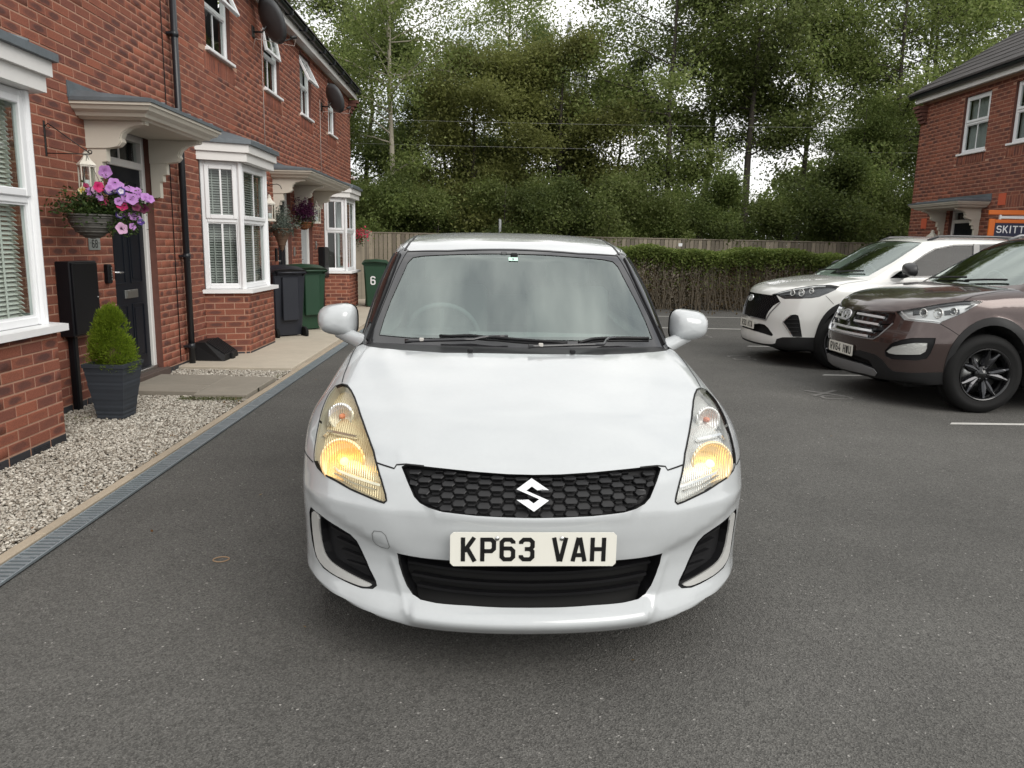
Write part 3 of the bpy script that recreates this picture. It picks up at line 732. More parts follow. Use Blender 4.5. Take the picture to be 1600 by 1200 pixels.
# outlines of panels and lamps in car space (metres): x to the side, y towards the tail, z up
TR = {"sw_lamp":[[0.704,0.655,0.894],[0.678,0.626,0.894],[0.655,0.575,0.884],[0.633,0.513,0.87],[0.607,0.433,0.848],[0.578,0.347,0.816],[0.548,0.268,0.779],[0.525,0.213,0.749],[0.506,0.161,0.71],[0.49,0.132,0.675],[0.475,0.11,0.634],[0.471,0.102,0.616],[0.479,0.103,0.608],[0.501,0.114,0.611],[0.546,0.142,0.62],[0.599,0.179,0.629],[0.653,0.223,0.643],[0.699,0.267,0.651],[0.731,0.308,0.664],[0.746,0.333,0.68],[0.749,0.347,0.699],[0.749,0.378,0.737],[0.75,0.432,0.776],[0.751,0.499,0.814],[0.748,0.559,0.844],[0.742,0.623,0.867],[0.728,0.663,0.884]],"sw_grille":[[-0.006,0.067,0.716],[0.084,0.07,0.717],[0.188,0.081,0.721],[0.274,0.097,0.725],[0.352,0.118,0.727],[0.411,0.135,0.728],[0.426,0.134,0.72],[0.413,0.112,0.698],[0.396,0.091,0.666],[0.381,0.076,0.638],[0.361,0.063,0.621],[0.332,0.048,0.611],[0.288,0.033,0.603],[0.235,0.022,0.6],[0.183,0.015,0.597],[0.081,0.006,0.595],[-0.008,0.004,0.594]],"sw_intake":[[-0.005,0.022,0.439],[0.14,0.028,0.438],[0.278,0.047,0.436],[0.356,0.068,0.435],[0.413,0.087,0.437],[0.438,0.099,0.438],[0.434,0.109,0.398],[0.423,0.108,0.359],[0.407,0.103,0.321],[0.388,0.097,0.294],[0.361,0.079,0.284],[0.309,0.061,0.281],[0.2,0.041,0.281],[0.093,0.032,0.28],[-0.006,0.029,0.28]],"sw_fog":[[0.767,0.345,0.508],[0.777,0.368,0.48],[0.78,0.386,0.418],[0.772,0.376,0.367],[0.751,0.338,0.323],[0.718,0.294,0.299],[0.67,0.245,0.292],[0.607,0.197,0.284],[0.565,0.168,0.282],[0.525,0.148,0.289],[0.51,0.144,0.303],[0.514,0.147,0.319],[0.537,0.163,0.357],[0.559,0.176,0.404],[0.581,0.181,0.447],[0.603,0.191,0.466],[0.651,0.22,0.483],[0.722,0.284,0.502]],"sw_fogtrim":[[0.76,0.336,0.5],[0.728,0.293,0.494],[0.732,0.309,0.436],[0.725,0.306,0.384],[0.71,0.287,0.35],[0.676,0.253,0.333],[0.626,0.214,0.32],[0.566,0.175,0.309],[0.528,0.153,0.302],[0.539,0.157,0.293],[0.566,0.171,0.288],[0.614,0.203,0.29],[0.677,0.252,0.297],[0.723,0.3,0.308],[0.751,0.337,0.329],[0.764,0.359,0.386],[0.768,0.359,0.447]],"sw_foggrille":[[0.718,0.281,0.495],[0.657,0.226,0.477],[0.607,0.196,0.458],[0.586,0.187,0.439],[0.565,0.18,0.396],[0.543,0.166,0.353],[0.522,0.151,0.316],[0.566,0.175,0.319],[0.626,0.215,0.331],[0.682,0.259,0.344],[0.706,0.284,0.363],[0.717,0.296,0.394],[0.722,0.297,0.441]],"sw_hood_side":[[0.442,0.145,0.723],[0.449,0.139,0.712],[0.485,0.158,0.717],[0.512,0.174,0.721],[0.525,0.213,0.749],[0.548,0.268,0.779],[0.578,0.347,0.816],[0.607,0.433,0.848],[0.633,0.513,0.87],[0.655,0.575,0.884],[0.678,0.629,0.895],[0.704,0.667,0.897],[0.71,0.755,0.914],[0.712,0.876,0.939]],"sw_hood_rear":[[0.718,1.127,0.975],[0.69,1.112,0.989],[0.653,1.04,0.989],[0.582,0.986,0.989],[0.497,0.942,0.989],[0.323,0.879,0.989],[0.091,0.858,0.992],[0.022,0.855,0.992]],"sw_ws":[[0.552,1.732,1.397],[0.333,1.661,1.401],[-0.011,1.652,1.414]],"sw_ws_low":[[0.555,1.729,1.396],[0.589,1.575,1.292],[0.618,1.432,1.19],[0.639,1.296,1.095],[0.658,1.165,1.003]],"sw_clear":[[-0.009,1.608,1.394],[0.267,1.62,1.386],[0.462,1.651,1.374],[0.51,1.654,1.365],[0.533,1.624,1.34],[0.554,1.539,1.279],[0.592,1.388,1.169],[0.613,1.278,1.091],[0.625,1.182,1.025],[0.482,1.12,1.022],[0.254,1.065,1.027],[0.013,1.046,1.03]],"sw_tow":[[-0.512,0.111,0.51],[-0.487,0.098,0.512],[-0.474,0.093,0.502],[-0.467,0.095,0.479],[-0.462,0.1,0.46],[-0.469,0.114,0.447],[-0.494,0.129,0.447],[-0.511,0.134,0.455],[-0.519,0.128,0.471],[-0.52,0.117,0.498]],"sw_seam1":[[0.821,0.47,0.682],[0.788,0.409,0.678],[0.751,0.338,0.673]],"sw_crease":[[0.572,0.141,0.563],[0.481,0.108,0.466]],"sw_roofside":[[0.553,1.735,1.399],[0.541,1.829,1.435],[0.518,1.968,1.46]],"sw_badge":[[-0.008,0.031,0.657]],"sw_mirror":[[0.936,1.368,1.083],[0.832,1.364,1.155],[0.757,1.369,1.071],[0.746,1.369,0.97]],"br_lamp":[[0.574,0.242,0.897],[0.621,0.258,0.862],[0.663,0.276,0.828],[0.745,0.351,0.823],[0.812,0.446,0.822],[0.846,0.515,0.815],[0.85,0.534,0.837],[0.875,0.626,0.884],[0.893,0.715,0.933],[0.895,0.767,0.975],[0.894,0.855,1.025],[0.881,0.815,1.035],[0.86,0.723,1.031],[0.817,0.575,1.005],[0.725,0.395,0.954]],"br_grille":[[0.023,0.105,0.87],[0.302,0.136,0.876],[0.457,0.182,0.882],[0.567,0.235,0.888],[0.592,0.237,0.857],[0.597,0.217,0.794],[0.55,0.159,0.711],[0.523,0.123,0.658],[0.481,0.098,0.624],[0.342,0.054,0.622],[0.129,0.021,0.623]],"br_fog":[[0.597,0.161,0.521],[0.645,0.189,0.601],[0.709,0.247,0.646],[0.762,0.312,0.672],[0.855,0.487,0.686],[0.859,0.482,0.639],[0.849,0.458,0.543],[0.838,0.434,0.49],[0.801,0.362,0.465],[0.729,0.27,0.46],[0.653,0.201,0.456],[0.606,0.168,0.477]],"br_foglamp":[[0.613,0.171,0.523],[0.656,0.199,0.572],[0.722,0.257,0.604],[0.783,0.329,0.627],[0.836,0.424,0.635],[0.837,0.426,0.588],[0.832,0.418,0.554],[0.814,0.384,0.525],[0.763,0.306,0.514],[0.686,0.227,0.504],[0.635,0.186,0.508]],"br_clad":[[0.127,0.026,0.447],[0.335,0.057,0.496],[0.519,0.119,0.478],[0.587,0.157,0.439],[0.638,0.194,0.374],[0.675,0.227,0.344],[0.768,0.322,0.346],[0.88,0.556,0.373]],"br_archout":[[0.88,0.556,0.376],[0.89,0.577,0.492],[0.905,0.63,0.659],[0.913,0.722,0.779],[0.925,0.844,0.866],[0.934,0.989,0.892],[0.931,1.132,0.89],[0.933,1.228,0.871]],"br_archin":[[0.885,0.635,0.247],[0.897,0.619,0.363],[0.902,0.627,0.459],[0.917,0.68,0.627],[0.927,0.778,0.735],[0.94,0.913,0.808],[0.952,1.045,0.823],[0.946,1.232,0.78]],"br_skid":[[0.158,0.033,0.37],[0.364,0.07,0.366],[0.511,0.126,0.34],[0.538,0.147,0.305],[0.508,0.147,0.271],[0.377,0.098,0.277],[0.16,0.062,0.269]],"br_intake":[[0.153,0.028,0.438],[0.334,0.058,0.432],[0.456,0.096,0.412],[0.506,0.12,0.354],[0.364,0.07,0.369],[0.158,0.032,0.38]],"br_seam":[[0.846,0.515,0.815],[0.878,0.591,0.77],[0.909,0.674,0.713]],"br_hoodseam":[[0.85,0.688,1.028],[0.839,0.745,1.057],[0.822,0.8,1.074],[0.801,1.047,1.115],[0.703,1.349,1.145]],"br_emblem":[[0.067,0.082,0.803]],"br_plate":[[-0.282,0.044,0.541],[0.314,0.051,0.537],[0.308,0.053,0.424],[-0.253,0.042,0.422]],"br_slats":[[0.245,0.106,0.825],[0.479,0.175,0.843],[0.256,0.082,0.753],[0.451,0.136,0.762],[0.142,0.04,0.69],[0.389,0.086,0.692]],"br_ws":[[0.774,1.312,1.187],[0.527,1.489,1.338],[0.335,1.694,1.487],[0.249,1.946,1.617]],"wh_lamp":[[0.409,0.164,0.89],[0.495,0.206,0.917],[0.609,0.311,0.966],[0.68,0.409,0.999],[0.74,0.521,1.025],[0.828,0.726,1.047],[0.871,0.825,1.03],[0.888,0.768,0.986],[0.88,0.681,0.942],[0.861,0.588,0.897],[0.833,0.506,0.878],[0.765,0.386,0.864],[0.624,0.25,0.849],[0.514,0.202,0.887]],"wh_grille":[[0.04,0.106,0.885],[0.248,0.123,0.884],[0.415,0.162,0.882],[0.488,0.194,0.898],[0.544,0.204,0.853],[0.586,0.216,0.813],[0.509,0.16,0.753],[0.46,0.124,0.677],[0.443,0.108,0.61],[0.436,0.103,0.565],[0.206,0.05,0.57]],"wh_intake":[[0.126,0.039,0.477],[0.323,0.07,0.509],[0.429,0.099,0.504],[0.495,0.122,0.473],[0.556,0.148,0.42],[0.586,0.162,0.391],[0.574,0.151,0.373],[0.44,0.094,0.389],[0.251,0.047,0.401],[0.097,0.032,0.404]],"wh_fog":[[0.678,0.237,0.564],[0.71,0.269,0.616],[0.741,0.307,0.662],[0.773,0.347,0.67],[0.794,0.377,0.66],[0.808,0.392,0.606],[0.82,0.412,0.502],[0.833,0.433,0.398],[0.781,0.336,0.393],[0.731,0.284,0.479]],"wh_fogchrome":[[0.744,0.311,0.662],[0.7,0.258,0.597],[0.681,0.239,0.564],[0.732,0.285,0.485],[0.777,0.332,0.4]],"wh_clad":[[0.13,0.03,0.262],[0.45,0.1,0.262],[0.585,0.165,0.275],[0.625,0.185,0.29],[0.64,0.19,0.345],[0.697,0.241,0.376],[0.811,0.388,0.394],[0.89,0.601,0.401]],"wh_archout":[[0.872,0.536,0.398],[0.874,0.547,0.531],[0.886,0.59,0.649],[0.899,0.66,0.745],[0.911,0.734,0.8],[0.923,0.83,0.839]],"wh_archin":[[0.889,0.619,0.27],[0.894,0.615,0.408],[0.896,0.622,0.514],[0.903,0.651,0.599],[0.913,0.704,0.664],[0.919,0.74,0.696]],"wh_seam":[[0.879,0.658,0.915],[0.895,0.702,0.871],[0.913,0.752,0.816]],"wh_emblem":[[0.086,0.084,0.812]],"wh_plate":[[-0.24,0.054,0.534],[0.317,0.069,0.547],[0.329,0.068,0.443],[-0.19,0.042,0.439]],"wh_ws":[[0.288,1.162,1.194],[0.218,1.502,1.404],[0.067,1.804,1.582]],"wh_ws_n":[[0.657,2.002,1.575],[0.738,1.703,1.387],[0.781,1.497,1.256],[0.811,1.359,1.166]],"wh_win":[[0.823,1.55,1.17],[0.791,1.656,1.259],[0.728,1.903,1.431],[0.697,2.045,1.506],[0.677,2.201,1.555],[0.659,2.592,1.587]],"wh_winb":[[0.823,1.55,1.17],[0.83,1.938,1.202],[0.826,1.972,1.21]],"wh_rail":[[0.648,2.014,1.583],[0.539,2.257,1.633],[0.173,2.701,1.679],[0.257,2.943,1.688],[0.367,3.287,1.677]],"wh_mirror":[[0.976,1.586,1.263],[0.979,1.851,1.205],[0.973,1.703,1.316],[0.973,1.719,1.179]]}
# ---------------------------------------------------------------- small white hatchback, nose to the camera
def build_swift():
    T = TR
    car = thing('hatchback_car', 'white hatchback facing the camera with both headlights glowing amber', 'car', (0.1518, 2.2435, 0), radians(1.1))
    LO = Shell(swift_lower, (0, 1.55, .45)); CA = Shell(swift_cabin, (0, 2.3, 1.02))
    lamp_r = np.array(T['sw_lamp']); lamp_l = mir(lamp_r)
    G = np.array(T['sw_grille']); I = np.array(T['sw_intake'])
    FB = np.array(T['sw_fog']); FG = np.array(T['sw_foggrille'])
    hs = np.array(T['sw_hood_side']); hr = np.array(T['sw_hood_rear'])
    hood = np.vstack([G[:6], hs, hr]); hood[0, 0] = 0
    cowl = np.vstack([hr[::-1], [(.66, 1.35, 1.02), (0, 1.2, 1.02)]])
    well = lambda yc: np.array([(.84, yc + .355*cos(a), .29 + .355*sin(a)) for a in np.linspace(-.55, pi + .55, 30)])
    regs = []
    heads = {}
    for s, P in ((1, lamp_r), (-1, lamp_l)):
        h = bpy.data.objects.new('headlight', None); h.empty_display_size = .1; put(h, car)
        if s < 0: h['label'] = 'yellowed headlight with amber glow'
        heads[s] = h
        regs.append(dict(name='lamp_seal', key='seal%d' % s, polys=[P], mat=MAT['gap'], off=-.036, rim=MAT['lamp_wall'], notop=True, parent=h,
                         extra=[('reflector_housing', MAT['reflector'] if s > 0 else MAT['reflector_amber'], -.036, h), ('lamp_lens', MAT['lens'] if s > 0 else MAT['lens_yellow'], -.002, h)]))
    regs += [dict(name='bonnet', polys=[sym(hood)], mat=MAT['white_paint'], off=.0, rim=MAT['gap'], depth=.012),
             dict(name='grille_backing', key='grille', polys=[sym(G)], mat=MAT['black_soft'], off=-.026, rim=MAT['trim']),
             dict(name='intake_backing', key='intake', polys=[sym(I)], mat=MAT['gap'], off=-.06, rim=MAT['trim']),
             dict(name='cowl', polys=[sym(cowl)], mat=MAT['trim'], off=-.012, rim=MAT['gap']),
             *[dict(name='wheel_well', key='well%d' % i_, polys=[q_], mat=MAT['gap'], off=-.26, rim=MAT['gap']) for i_, q_ in enumerate([well(.84), mir(well(.84)), well(3.27), mir(well(3.27))])],
             dict(name='cabin_tub', key='tub', polys=[np.array([(-.60, 1.42, 1.02), (.60, 1.42, 1.02), (.62, 3.3, 1.06), (-.62, 3.3, 1.06)])], mat=MAT['interior'], off=-.30, rim=MAT['interior'])]
    for s in (1, -1):
        p = FB if s > 0 else mir(FB); q = FG if s > 0 else mir(FG)
        regs.append(dict(name='fog_bezel', key='bez%d' % s, polys=[p], mat=MAT['trim'], off=-.006, rim=MAT['trim']))
        regs.append(dict(name='fog_grille', key='fgr%d' % s, polys=[q], mat=MAT['black_soft'], off=-.028, rim=MAT['trim']))
    parts = build_shell(LO, regs, car, ('body', MAT['white_paint']), fine=.019, coarse=.06, afine=1.45, seg=.014, dense=(.0085, lambda P: (P[:, 2] > .185) & (P[:, 2] < .47) & (P[:, 1] < .42)))
    # number plate
    P, n = at_shell(LO, (-.002, 0, .4965)); number_plate(car, (-.001, -.006, .4965), (0, -1, 0), 'KP63 VAH', .523)
    # grille mesh: long flat hexagons
    gp = LO.to_uv(resample(sym(G), .02)); px, pz = .0395, .0375
    for c in range(-11, 12):
        for r in range(-6, 8):
            small = r % 2; hh_ = .0040 if small else .0102; wt = .0150 if small else .0228; dp_ = .007 if small else 0
            x0 = c*px; z0 = .659 + (r/2)*pz + (pz/2 if c % 2 else 0) + .028*(x0/.42)**2
            hx = [(-wt, 0), (-wt*.7, -hh_), (wt*.7, -hh_), (wt, 0), (wt*.7, hh_), (-wt*.7, hh_)]
            P0 = np.array([(x0 + a_, .03 + .25*x0*x0, z0 + b_) for a_, b_ in hx]); U = LO.to_uv(P0)
            k_ = inside(gp, U[:, 0], U[:, 1])
            if k_.sum() < 4: continue
            cen = P0.mean(0)
            for _ in range(6):
                bad = ~inside(gp, U[:, 0], U[:, 1])
                if not bad.any(): break
                P0[bad] = P0[bad]*.8 + cen*.2; U = LO.to_uv(P0)
            if bad.any(): continue
            S_ = LO.surf(U); N_ = LO.normal(S_); off = np.array([-.009 - dp_ - .006*(b_/.0102) for a_, b_ in hx])[:, None]
            Q = S_ + N_*off; cq = Q.mean(0); q = MB(); V = list(Q) + [cq + (p - cq)*.86 - N_[0]*-.0022 for p in Q] + [p - n_*.012 for p, n_ in zip(Q, N_)]
            q.add(V, [tuple(range(6, 12))] + [(i, (i+1) % 6, 6+(i+1) % 6, 6+i) for i in range(6)] + [(12+i, 12+(i+1) % 6, (i+1) % 6, i) for i in range(6)])
            q.build('grille_cell', MAT['grille_cell'], parts['grille'])
    # chrome S badge on the grille
    bd = MB(); P, n = at_shell(LO, (-.006, .03, .661), .010)
    n = Vector((0, -1, .25)).normalized(); M = frame_mat(P, Vector((1, 0, 0)), Vector((1, 0, 0)).cross(Vector((0,-1,.25)).normalized()) * -1)
    sc = .051
    top = [(-.98, .28), (-.1, 1.0), (.98, .30), (.62, .34), (.35, .30), (.05, .52), (-.42, .30), (.98, -.34), (.10, -1.0), (-.98, -.30), (-.62, -.36), (-.35, -.30), (-.02, -.54), (.40, -.30)]
    S_ = [(-1.0, .34), (-.08, 1.02), (1.0, .30), (.55, .36), (.28, .28), (-.06, .52), (-.40, .26), (1.0, -.34), (.08, -1.02), (-1.0, -.30), (-.55, -.36), (-.28, -.28), (.06, -.52), (.40, -.26)]
    V = [M @ Vector((x*sc, y*sc*1.0, 0)) for x, y in S_] + [M @ Vector((x*sc, y*sc, .008)) for x, y in S_]
    k = len(S_); tris = [(0, 1, 5), (0, 5, 6), (1, 4, 5), (1, 2, 4), (2, 3, 4), (7, 8, 12), (7, 12, 13), (8, 11, 12), (8, 9, 11), (9, 10, 11), (0, 6, 13), (6, 7, 13)]
    bd.add(V, [(a + k, b + k, c + k) for a, b, c in tris] + [(i, (i+1) % k, k + (i+1) % k, k + i) for i in range(k)])
    bd.build('badge', MAT['chrome'], car)
    # lower intake slats
    for z0, xa in ((.415, .425), (.377, .415), (.340, .40), (.305, .38)):
        s_ = MB(); xs = np.linspace(-xa, xa, 25)
        bar_on(s_, LO, [(x, .06 + .25*x*x, z0 + .012*(x/.4)**2) for x in xs], .012, .020, -.045); s_.build('intake_slat', MAT['trim'], car)
    # fog-lamp louvres and bright trims
    FT = np.array(T['sw_fogtrim'])
    for s in (1, -1):
        pr = parts['fgr%d' % s]
        for t in (.18, .40, .62, .82):
            a = FG[0] * (1-t) + FG[7] * t; b = FG[1] * (1-t) + FG[5] * t
            a = np.array([FG[0][0]*(1-t) + .60*t, 0.25, .49*(1-t) + .325*t]); b = np.array([.62*(1-t) + .52*t, .2, .465*(1-t) + .33*t])
            l_ = MB(); pp = np.array([b, a]) * np.array([s, 1, 1]); bar_on(l_, LO, pp, .010, .012, -.024); l_.build('louvre', MAT['trim'], pr)
        P = FT * np.array([s, 1, 1]); C_ = LO.snap(smooth_poly(P, 1)); N = LO.normal(C_)
        uv = LO.to_uv(C_); r = delaunay_2d_cdt([Vector(p) for p in uv], [], [list(range(len(uv)))], 1, 1e-7)
        U2 = np.array([(v.x, v.y) for v in r[0]]); S2 = LO.surf(U2); N2 = LO.normal(S2)
        V = np.vstack([S2 + N2*.0005, S2 - N2*.010]); nn = len(S2); F = [tuple(f) for f in r[2]]
        ed = {}
        for f in F:
            for a, b in zip(f, f[1:] + f[:1]):
                if (b, a) in ed: del ed[(b, a)]
                else: ed[(a, b)] = 1
        F += [(b, a, a + nn, b + nn) for a, b in ed]
        tm = MB(); tm.add(V, F); tm.build('fog_trim', MAT['silver_trim'], car)
    # lamp internals
    for s in (1, -1):
        h = heads[s]
        for (cx, cy, cz, R, dp, kind) in ((.632, .27, .702, .072, .022, 'main'), (.655, .47, .815, .040, .020, 'turn')):
            P, n = at_shell(LO, (s*cx, cy, cz), -.016)
            d = Vector((s*.25, -1, .12)).normalized(); ux = Vector((0, 0, 1)).cross(d).normalized(); M = frame_mat(P, ux, d.cross(ux))
            b = MB(); prof = [(R + .010, -.004), (R + .008, .004), (R, .003)] + [(R*math.sqrt(q), -dp*(1-q)) for q in (.9, .7, .5, .3, .15, .05, .0004)]
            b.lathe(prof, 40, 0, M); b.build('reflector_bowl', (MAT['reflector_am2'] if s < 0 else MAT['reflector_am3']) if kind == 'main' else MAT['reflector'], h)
            if kind == 'main':
                c = MB(); c.lathe([(.0001, .020), (.010, .016), (.014, .004), (.014, -.03)], 20, 0, M @ Matrix.Translation((0, 0, -.016))); c.build('bulb', MAT['bulb_amber'] if s < 0 else MAT['bulb_soft'], h)
                q = MB(); q.lathe([(R*.42, -.020), (R*.44, -.016), (R*.40, -.012)], 24, 0, M @ Matrix.Translation((-s*.004, .012, -.004))); q.build('bulb_ring', MAT['chrome'], h)
            else:
                c = MB(); c.lathe([(.0001, .018), (.009, .012), (.011, -.02)], 16, 0, M @ Matrix.Translation((0, 0, -.014))); c.build('indicator_bulb', MAT['bulb_pink'], h)
    for s in (1, -1):
        for pts, w_, m_ in (([(.50, .15, .655), (.58, .2, .662), (.66, .25, .672), (.72, .32, .70)], .010, 'chrome'), ([(.735, .42, .76), (.70, .45, .77), (.64, .42, .77), (.585, .36, .775)], .012, 'chrome'), ([(.52, .15, .64), (.60, .20, .645), (.68, .27, .66)], .004, 'lamp_wall'), ([(.72, .45, .79), (.73, .56, .84)], .008, 'lamp_wall')):
            b = MB(); bar_on(b, LO, np.array(pts)*np.array([s, 1, 1]), w_, .010, -.030); b.build('lamp_divider', MAT[m_], heads[s])
    # wipers, washer jets and tags
    fmin = lambda x, y, z: np.minimum(swift_lower(x, y, z), swift_cabin(x, y, z))
    WS = Shell(fmin, (0, 2.0, .8))
    def lift3(P, o): Q = WS.snap(P); return Q + WS.normal(Q) * o
    arms = [(np.array([(-.50, .955, 1.0), (-.42, .97, 1.0), (-.20, .965, 1.01), (-.13, .99, 1.03), (-.05, 1.0, 1.03)]), np.array([(-.36, 1.02, 1.02), (-.22, 1.0, 1.03), (-.02, .98, 1.01), (.20, .95, 1.0)])),
            (np.array([(.03, .90, .99), (.08, .91, .99), (.36, .94, 1.0), (.43, .99, 1.03), (.47, 1.0, 1.04)]), np.array([(.25, .97, 1.0), (.34, .99, 1.02), (.45, 1.0, 1.03), (.63, 1.06, 1.02)]))]
    for a, b in arms:
        w = MB(); Q = lift3(resample(a, .05, False), .028); w.tube(Q, [.011] + [.007]*(len(Q)-1), 6); 
        o = w.build('wiper_arm', MAT['gloss_black'], car)
        w = MB(); Q = lift3(resample(b, .05, False), .016); w.tube(Q, .0055, 6); w.tube(Q + np.array([0, 0, .012]), .007, 6); w.build('wiper_blade', MAT['trim'], o)
        w = MB(); Q = lift3(a[1:2], .035)[0]; w.bbox(Q[0]-.010, Q[0]+.010, Q[1]-.006, Q[1]+.006, Q[2]-.010, Q[2]+.006, .004); w.build('wiper_cap', MAT['lantern_grey'], o)
    for x in (-.21, .215):
        P, n = at_shell(LO, (x, .87, .99), .006); w = MB(); w.bbox(P.x-.012, P.x+.012, P.y-.01, P.y+.012, P.z-.004, P.z+.014, .005); w.build('washer_jet', MAT['trim'], car)
    # seams
    g = MB()
    for s in (1, -1):
        ms = np.array([s, 1, 1])
        strip_on(g, LO, np.array(T['sw_seam1'])*ms, .004)
        e = np.array([(.8213, .4696, .6822), (.842, .50, .60), (.845, .51, .48), (.84, .50, .40)]); strip_on(g, LO, e*ms, .004)
        strip_on(g, LO, np.array([(.70, 1.15, .985), (.80, 1.20, .85), (.85, 1.22, .6), (.84, 1.22, .35)])*ms, .004)
    for s in (1, -1): strip_on(g, LO, np.vstack([G[4:6], hs[:4]])*np.array([s, 1, 1]), .0055); strip_on(g, LO, np.vstack([hs[-3:], hr[:2]])*np.array([s, 1, 1]), .004)
    g.build('panel_gap', MAT['gap'], car, kind='stuff')
    for s in (1, -1):
        q = MB(); strip_on(q, LO, lamp_r*np.array([s, 1, 1]), .0065, .0016, closed=True, step=.02); q.build('lamp_gasket', MAT['gap'], heads[s])
    g = MB(); strip_on(g, LO, np.array(T['sw_tow']), .0022, closed=True); g.build('tow_eye_cover_seam', MAT['seam_light'], car)
    # ---- cabin
    ws = np.vstack([[(0, 1.652, 1.414)], T['sw_ws'][1][:1] and [T['sw_ws'][1]], [(.545, 1.72, 1.395)], [(.585, 1.575, 1.29), (.622, 1.42, 1.19), (.648, 1.29, 1.094), (.672, 1.16, 1.0), (.69, 1.10, .955), (.5, .98, .94), (0, .9, .93)]])
    clear = np.array(T['sw_clear']); clear = clear.copy(); clear[0, 0] = 0; clear[-1, 0] = 0
    roof = np.array([(0, 1.662, 1.42), (.333, 1.672, 1.405), (.532, 1.722, 1.398), (.565, 1.80, 1.41), (.60, 2.0, 1.44), (.625, 2.4, 1.46), (.62, 3.0, 1.45), (.60, 3.5, 1.40), (.3, 3.62, 1.38), (0, 3.65, 1.38)])
    side_w = np.array([(.70, 1.50, 1.03), (.63, 1.92, 1.33), (.62, 2.3, 1.40), (.625, 3.0, 1.38), (.68, 3.3, 1.2), (.74, 3.2, 1.06), (.75, 2.2, 1.02)])
    regs = [dict(name='roof', polys=[sym(roof)], mat=MAT['white_paint'], off=0, rim=MAT['gap'], depth=.01),
            dict(name='windscreen_frit', key='ws', polys=[sym(ws)], mat=MAT['frit'], off=-.003, rim=MAT['gap']),
            dict(name='windscreen', key='clear', polys=[sym(clear)], mat=MAT['windscreen'], off=-.003),
            dict(name='side_window', key='sw1', polys=[side_w], mat=MAT['side_glass'], off=-.004), dict(name='side_window', key='sw2', polys=[mir(side_w)], mat=MAT['side_glass'], off=-.004)]
    build_shell(CA, regs, car, ('window_pillars', MAT['gloss_black']), fine=.03, coarse=.07, afine=1.5, seg=.03)
    m = MB()
    for s in (1, -1):
        ms = np.array([s, 1, 1])
        bar_on(m, CA, np.array([(.556, 1.735, 1.398), (.548, 1.80, 1.43), (.535, 1.9, 1.455), (.54, 2.2, 1.49), (.545, 3.3, 1.43)])*ms, .014, .003, -.001)
        bar_on(m, CA, np.array([(.565, 1.72, 1.37), (.60, 1.58, 1.29), (.632, 1.43, 1.19), (.66, 1.29, 1.09), (.685, 1.16, 1.0)])*ms, .010, .010, -.002)
        bar_on(m, CA, np.array([(.60, 1.80, 1.37), (.655, 1.60, 1.24), (.70, 1.40, 1.08), (.715, 1.30, 1.0)])*ms, .010, .008, -.002)
    m.build('window_trim', MAT['trim'], car, kind='stuff')
    for s in (1, -1):
        w = MB(); bar_on(w, CA, np.array([(.572, 1.77, 1.39), (.60, 2.0, 1.42), (.625, 2.4, 1.44), (.62, 3.0, 1.43)])*np.array([s, 1, 1]), .035, .004, -.001); w.build('roof_rail_panel', MAT['white_paint'], car)
    # sensor and permit behind the glass
    P, n = at_shell(CA, (0, 1.61, 1.37), -.012)
    b = MB(); b.bbox(-.018, .018, P.y-.004, P.y+.02, P.z-.010, P.z+.026, .008); b.build('mirror_mount', MAT['trim'], car)
    P, n = at_shell(CA, (-.005, 1.60, 1.362), .0006); M = frame_mat(P, Vector((1, 0, 0)), Vector((0, .83, .55)))
    b = MB(); b.prism([(-.024, -.030), (.022, -.030), (.022, .0), (-.024, .0)], 0, .0008, 0, M); st = b.build('permit_sticker', MAT['sticker'], car)
    t = MB(); text_mb(t, '9', M @ Matrix.Translation((-.006, -.024, .001)), .016, .009, None, .2, 0, .0005); t.build('sticker_number', MAT['plate_text'], st)
    P, n = at_shell(CA, (-.05, 1.63, 1.385), .0006); M = frame_mat(P, Vector((1, 0, 0)), Vector((0, .83, .55)))
    b = MB(); b.ribbon([(-.012, -.008), (.012, -.008), (.012, .008), (-.012, .008)], .003, .001, 0, M, True); b.build('sensor_mark', MAT['trim'], car)
    # mirrors
    for s in (1, -1):
        mm = bpy.data.objects.new('wing_mirror', None); mm.empty_display_size = .1; put(mm, car)
        nu, nv = 28, 14; cx, cy, cz = .842, 1.36, 1.060
        def outline(th_):
            ex, ez = cos(th_), sin(th_)
            w_ = .5 + .5*ex; e_ = 3.8*(1-w_) + 2.9*w_
            sq = (abs(ex)**e_ + abs(ez)**e_)**(-1/e_)
            X = ex*sq*.093; Z = ez*sq*.091
            return X, Z*.82 + (-.012*ex if ez > 0 else .014*ex)*abs(ez) + .012
        V = []; F = []
        for i in range(nu):
            X, Z = outline(2*pi*i/nu)
            for j in range(nv+1):
                ph = -pi/2 + (pi*.5)*j/nv; r_ = cos(ph)**.60 if j else 0
                kz = 1 - .0*Z
                V.append((s*(cx + X*r_), cy + .02 + .11*sin(ph)*(1 if Z*r_ > -.01 else 1 + 3.0*(Z*r_ + .01)) + .10*(X*r_), cz + Z*r_))
        for i in range(nu):
            i2 = (i+1) % nu
            for j in range(nv): F.append((i*(nv+1)+j, i*(nv+1)+j+1, i2*(nv+1)+j+1, i2*(nv+1)+j) if s < 0 else (i2*(nv+1)+j, i2*(nv+1)+j+1, i*(nv+1)+j+1, i*(nv+1)+j))
        q = MB(); q.add(V, F, 0, True); q.build('mirror_shell', MAT['white_paint'], mm)
        ol = [outline(2*pi*i/nu) for i in range(nu)]; V = []
        for k_, yy in ((1.0, .020), (.96, .034), (.90, .040)): V += [(s*(cx + X*k_ - .006), cy + yy + .10*X, cz + Z*k_) for X, Z in ol]
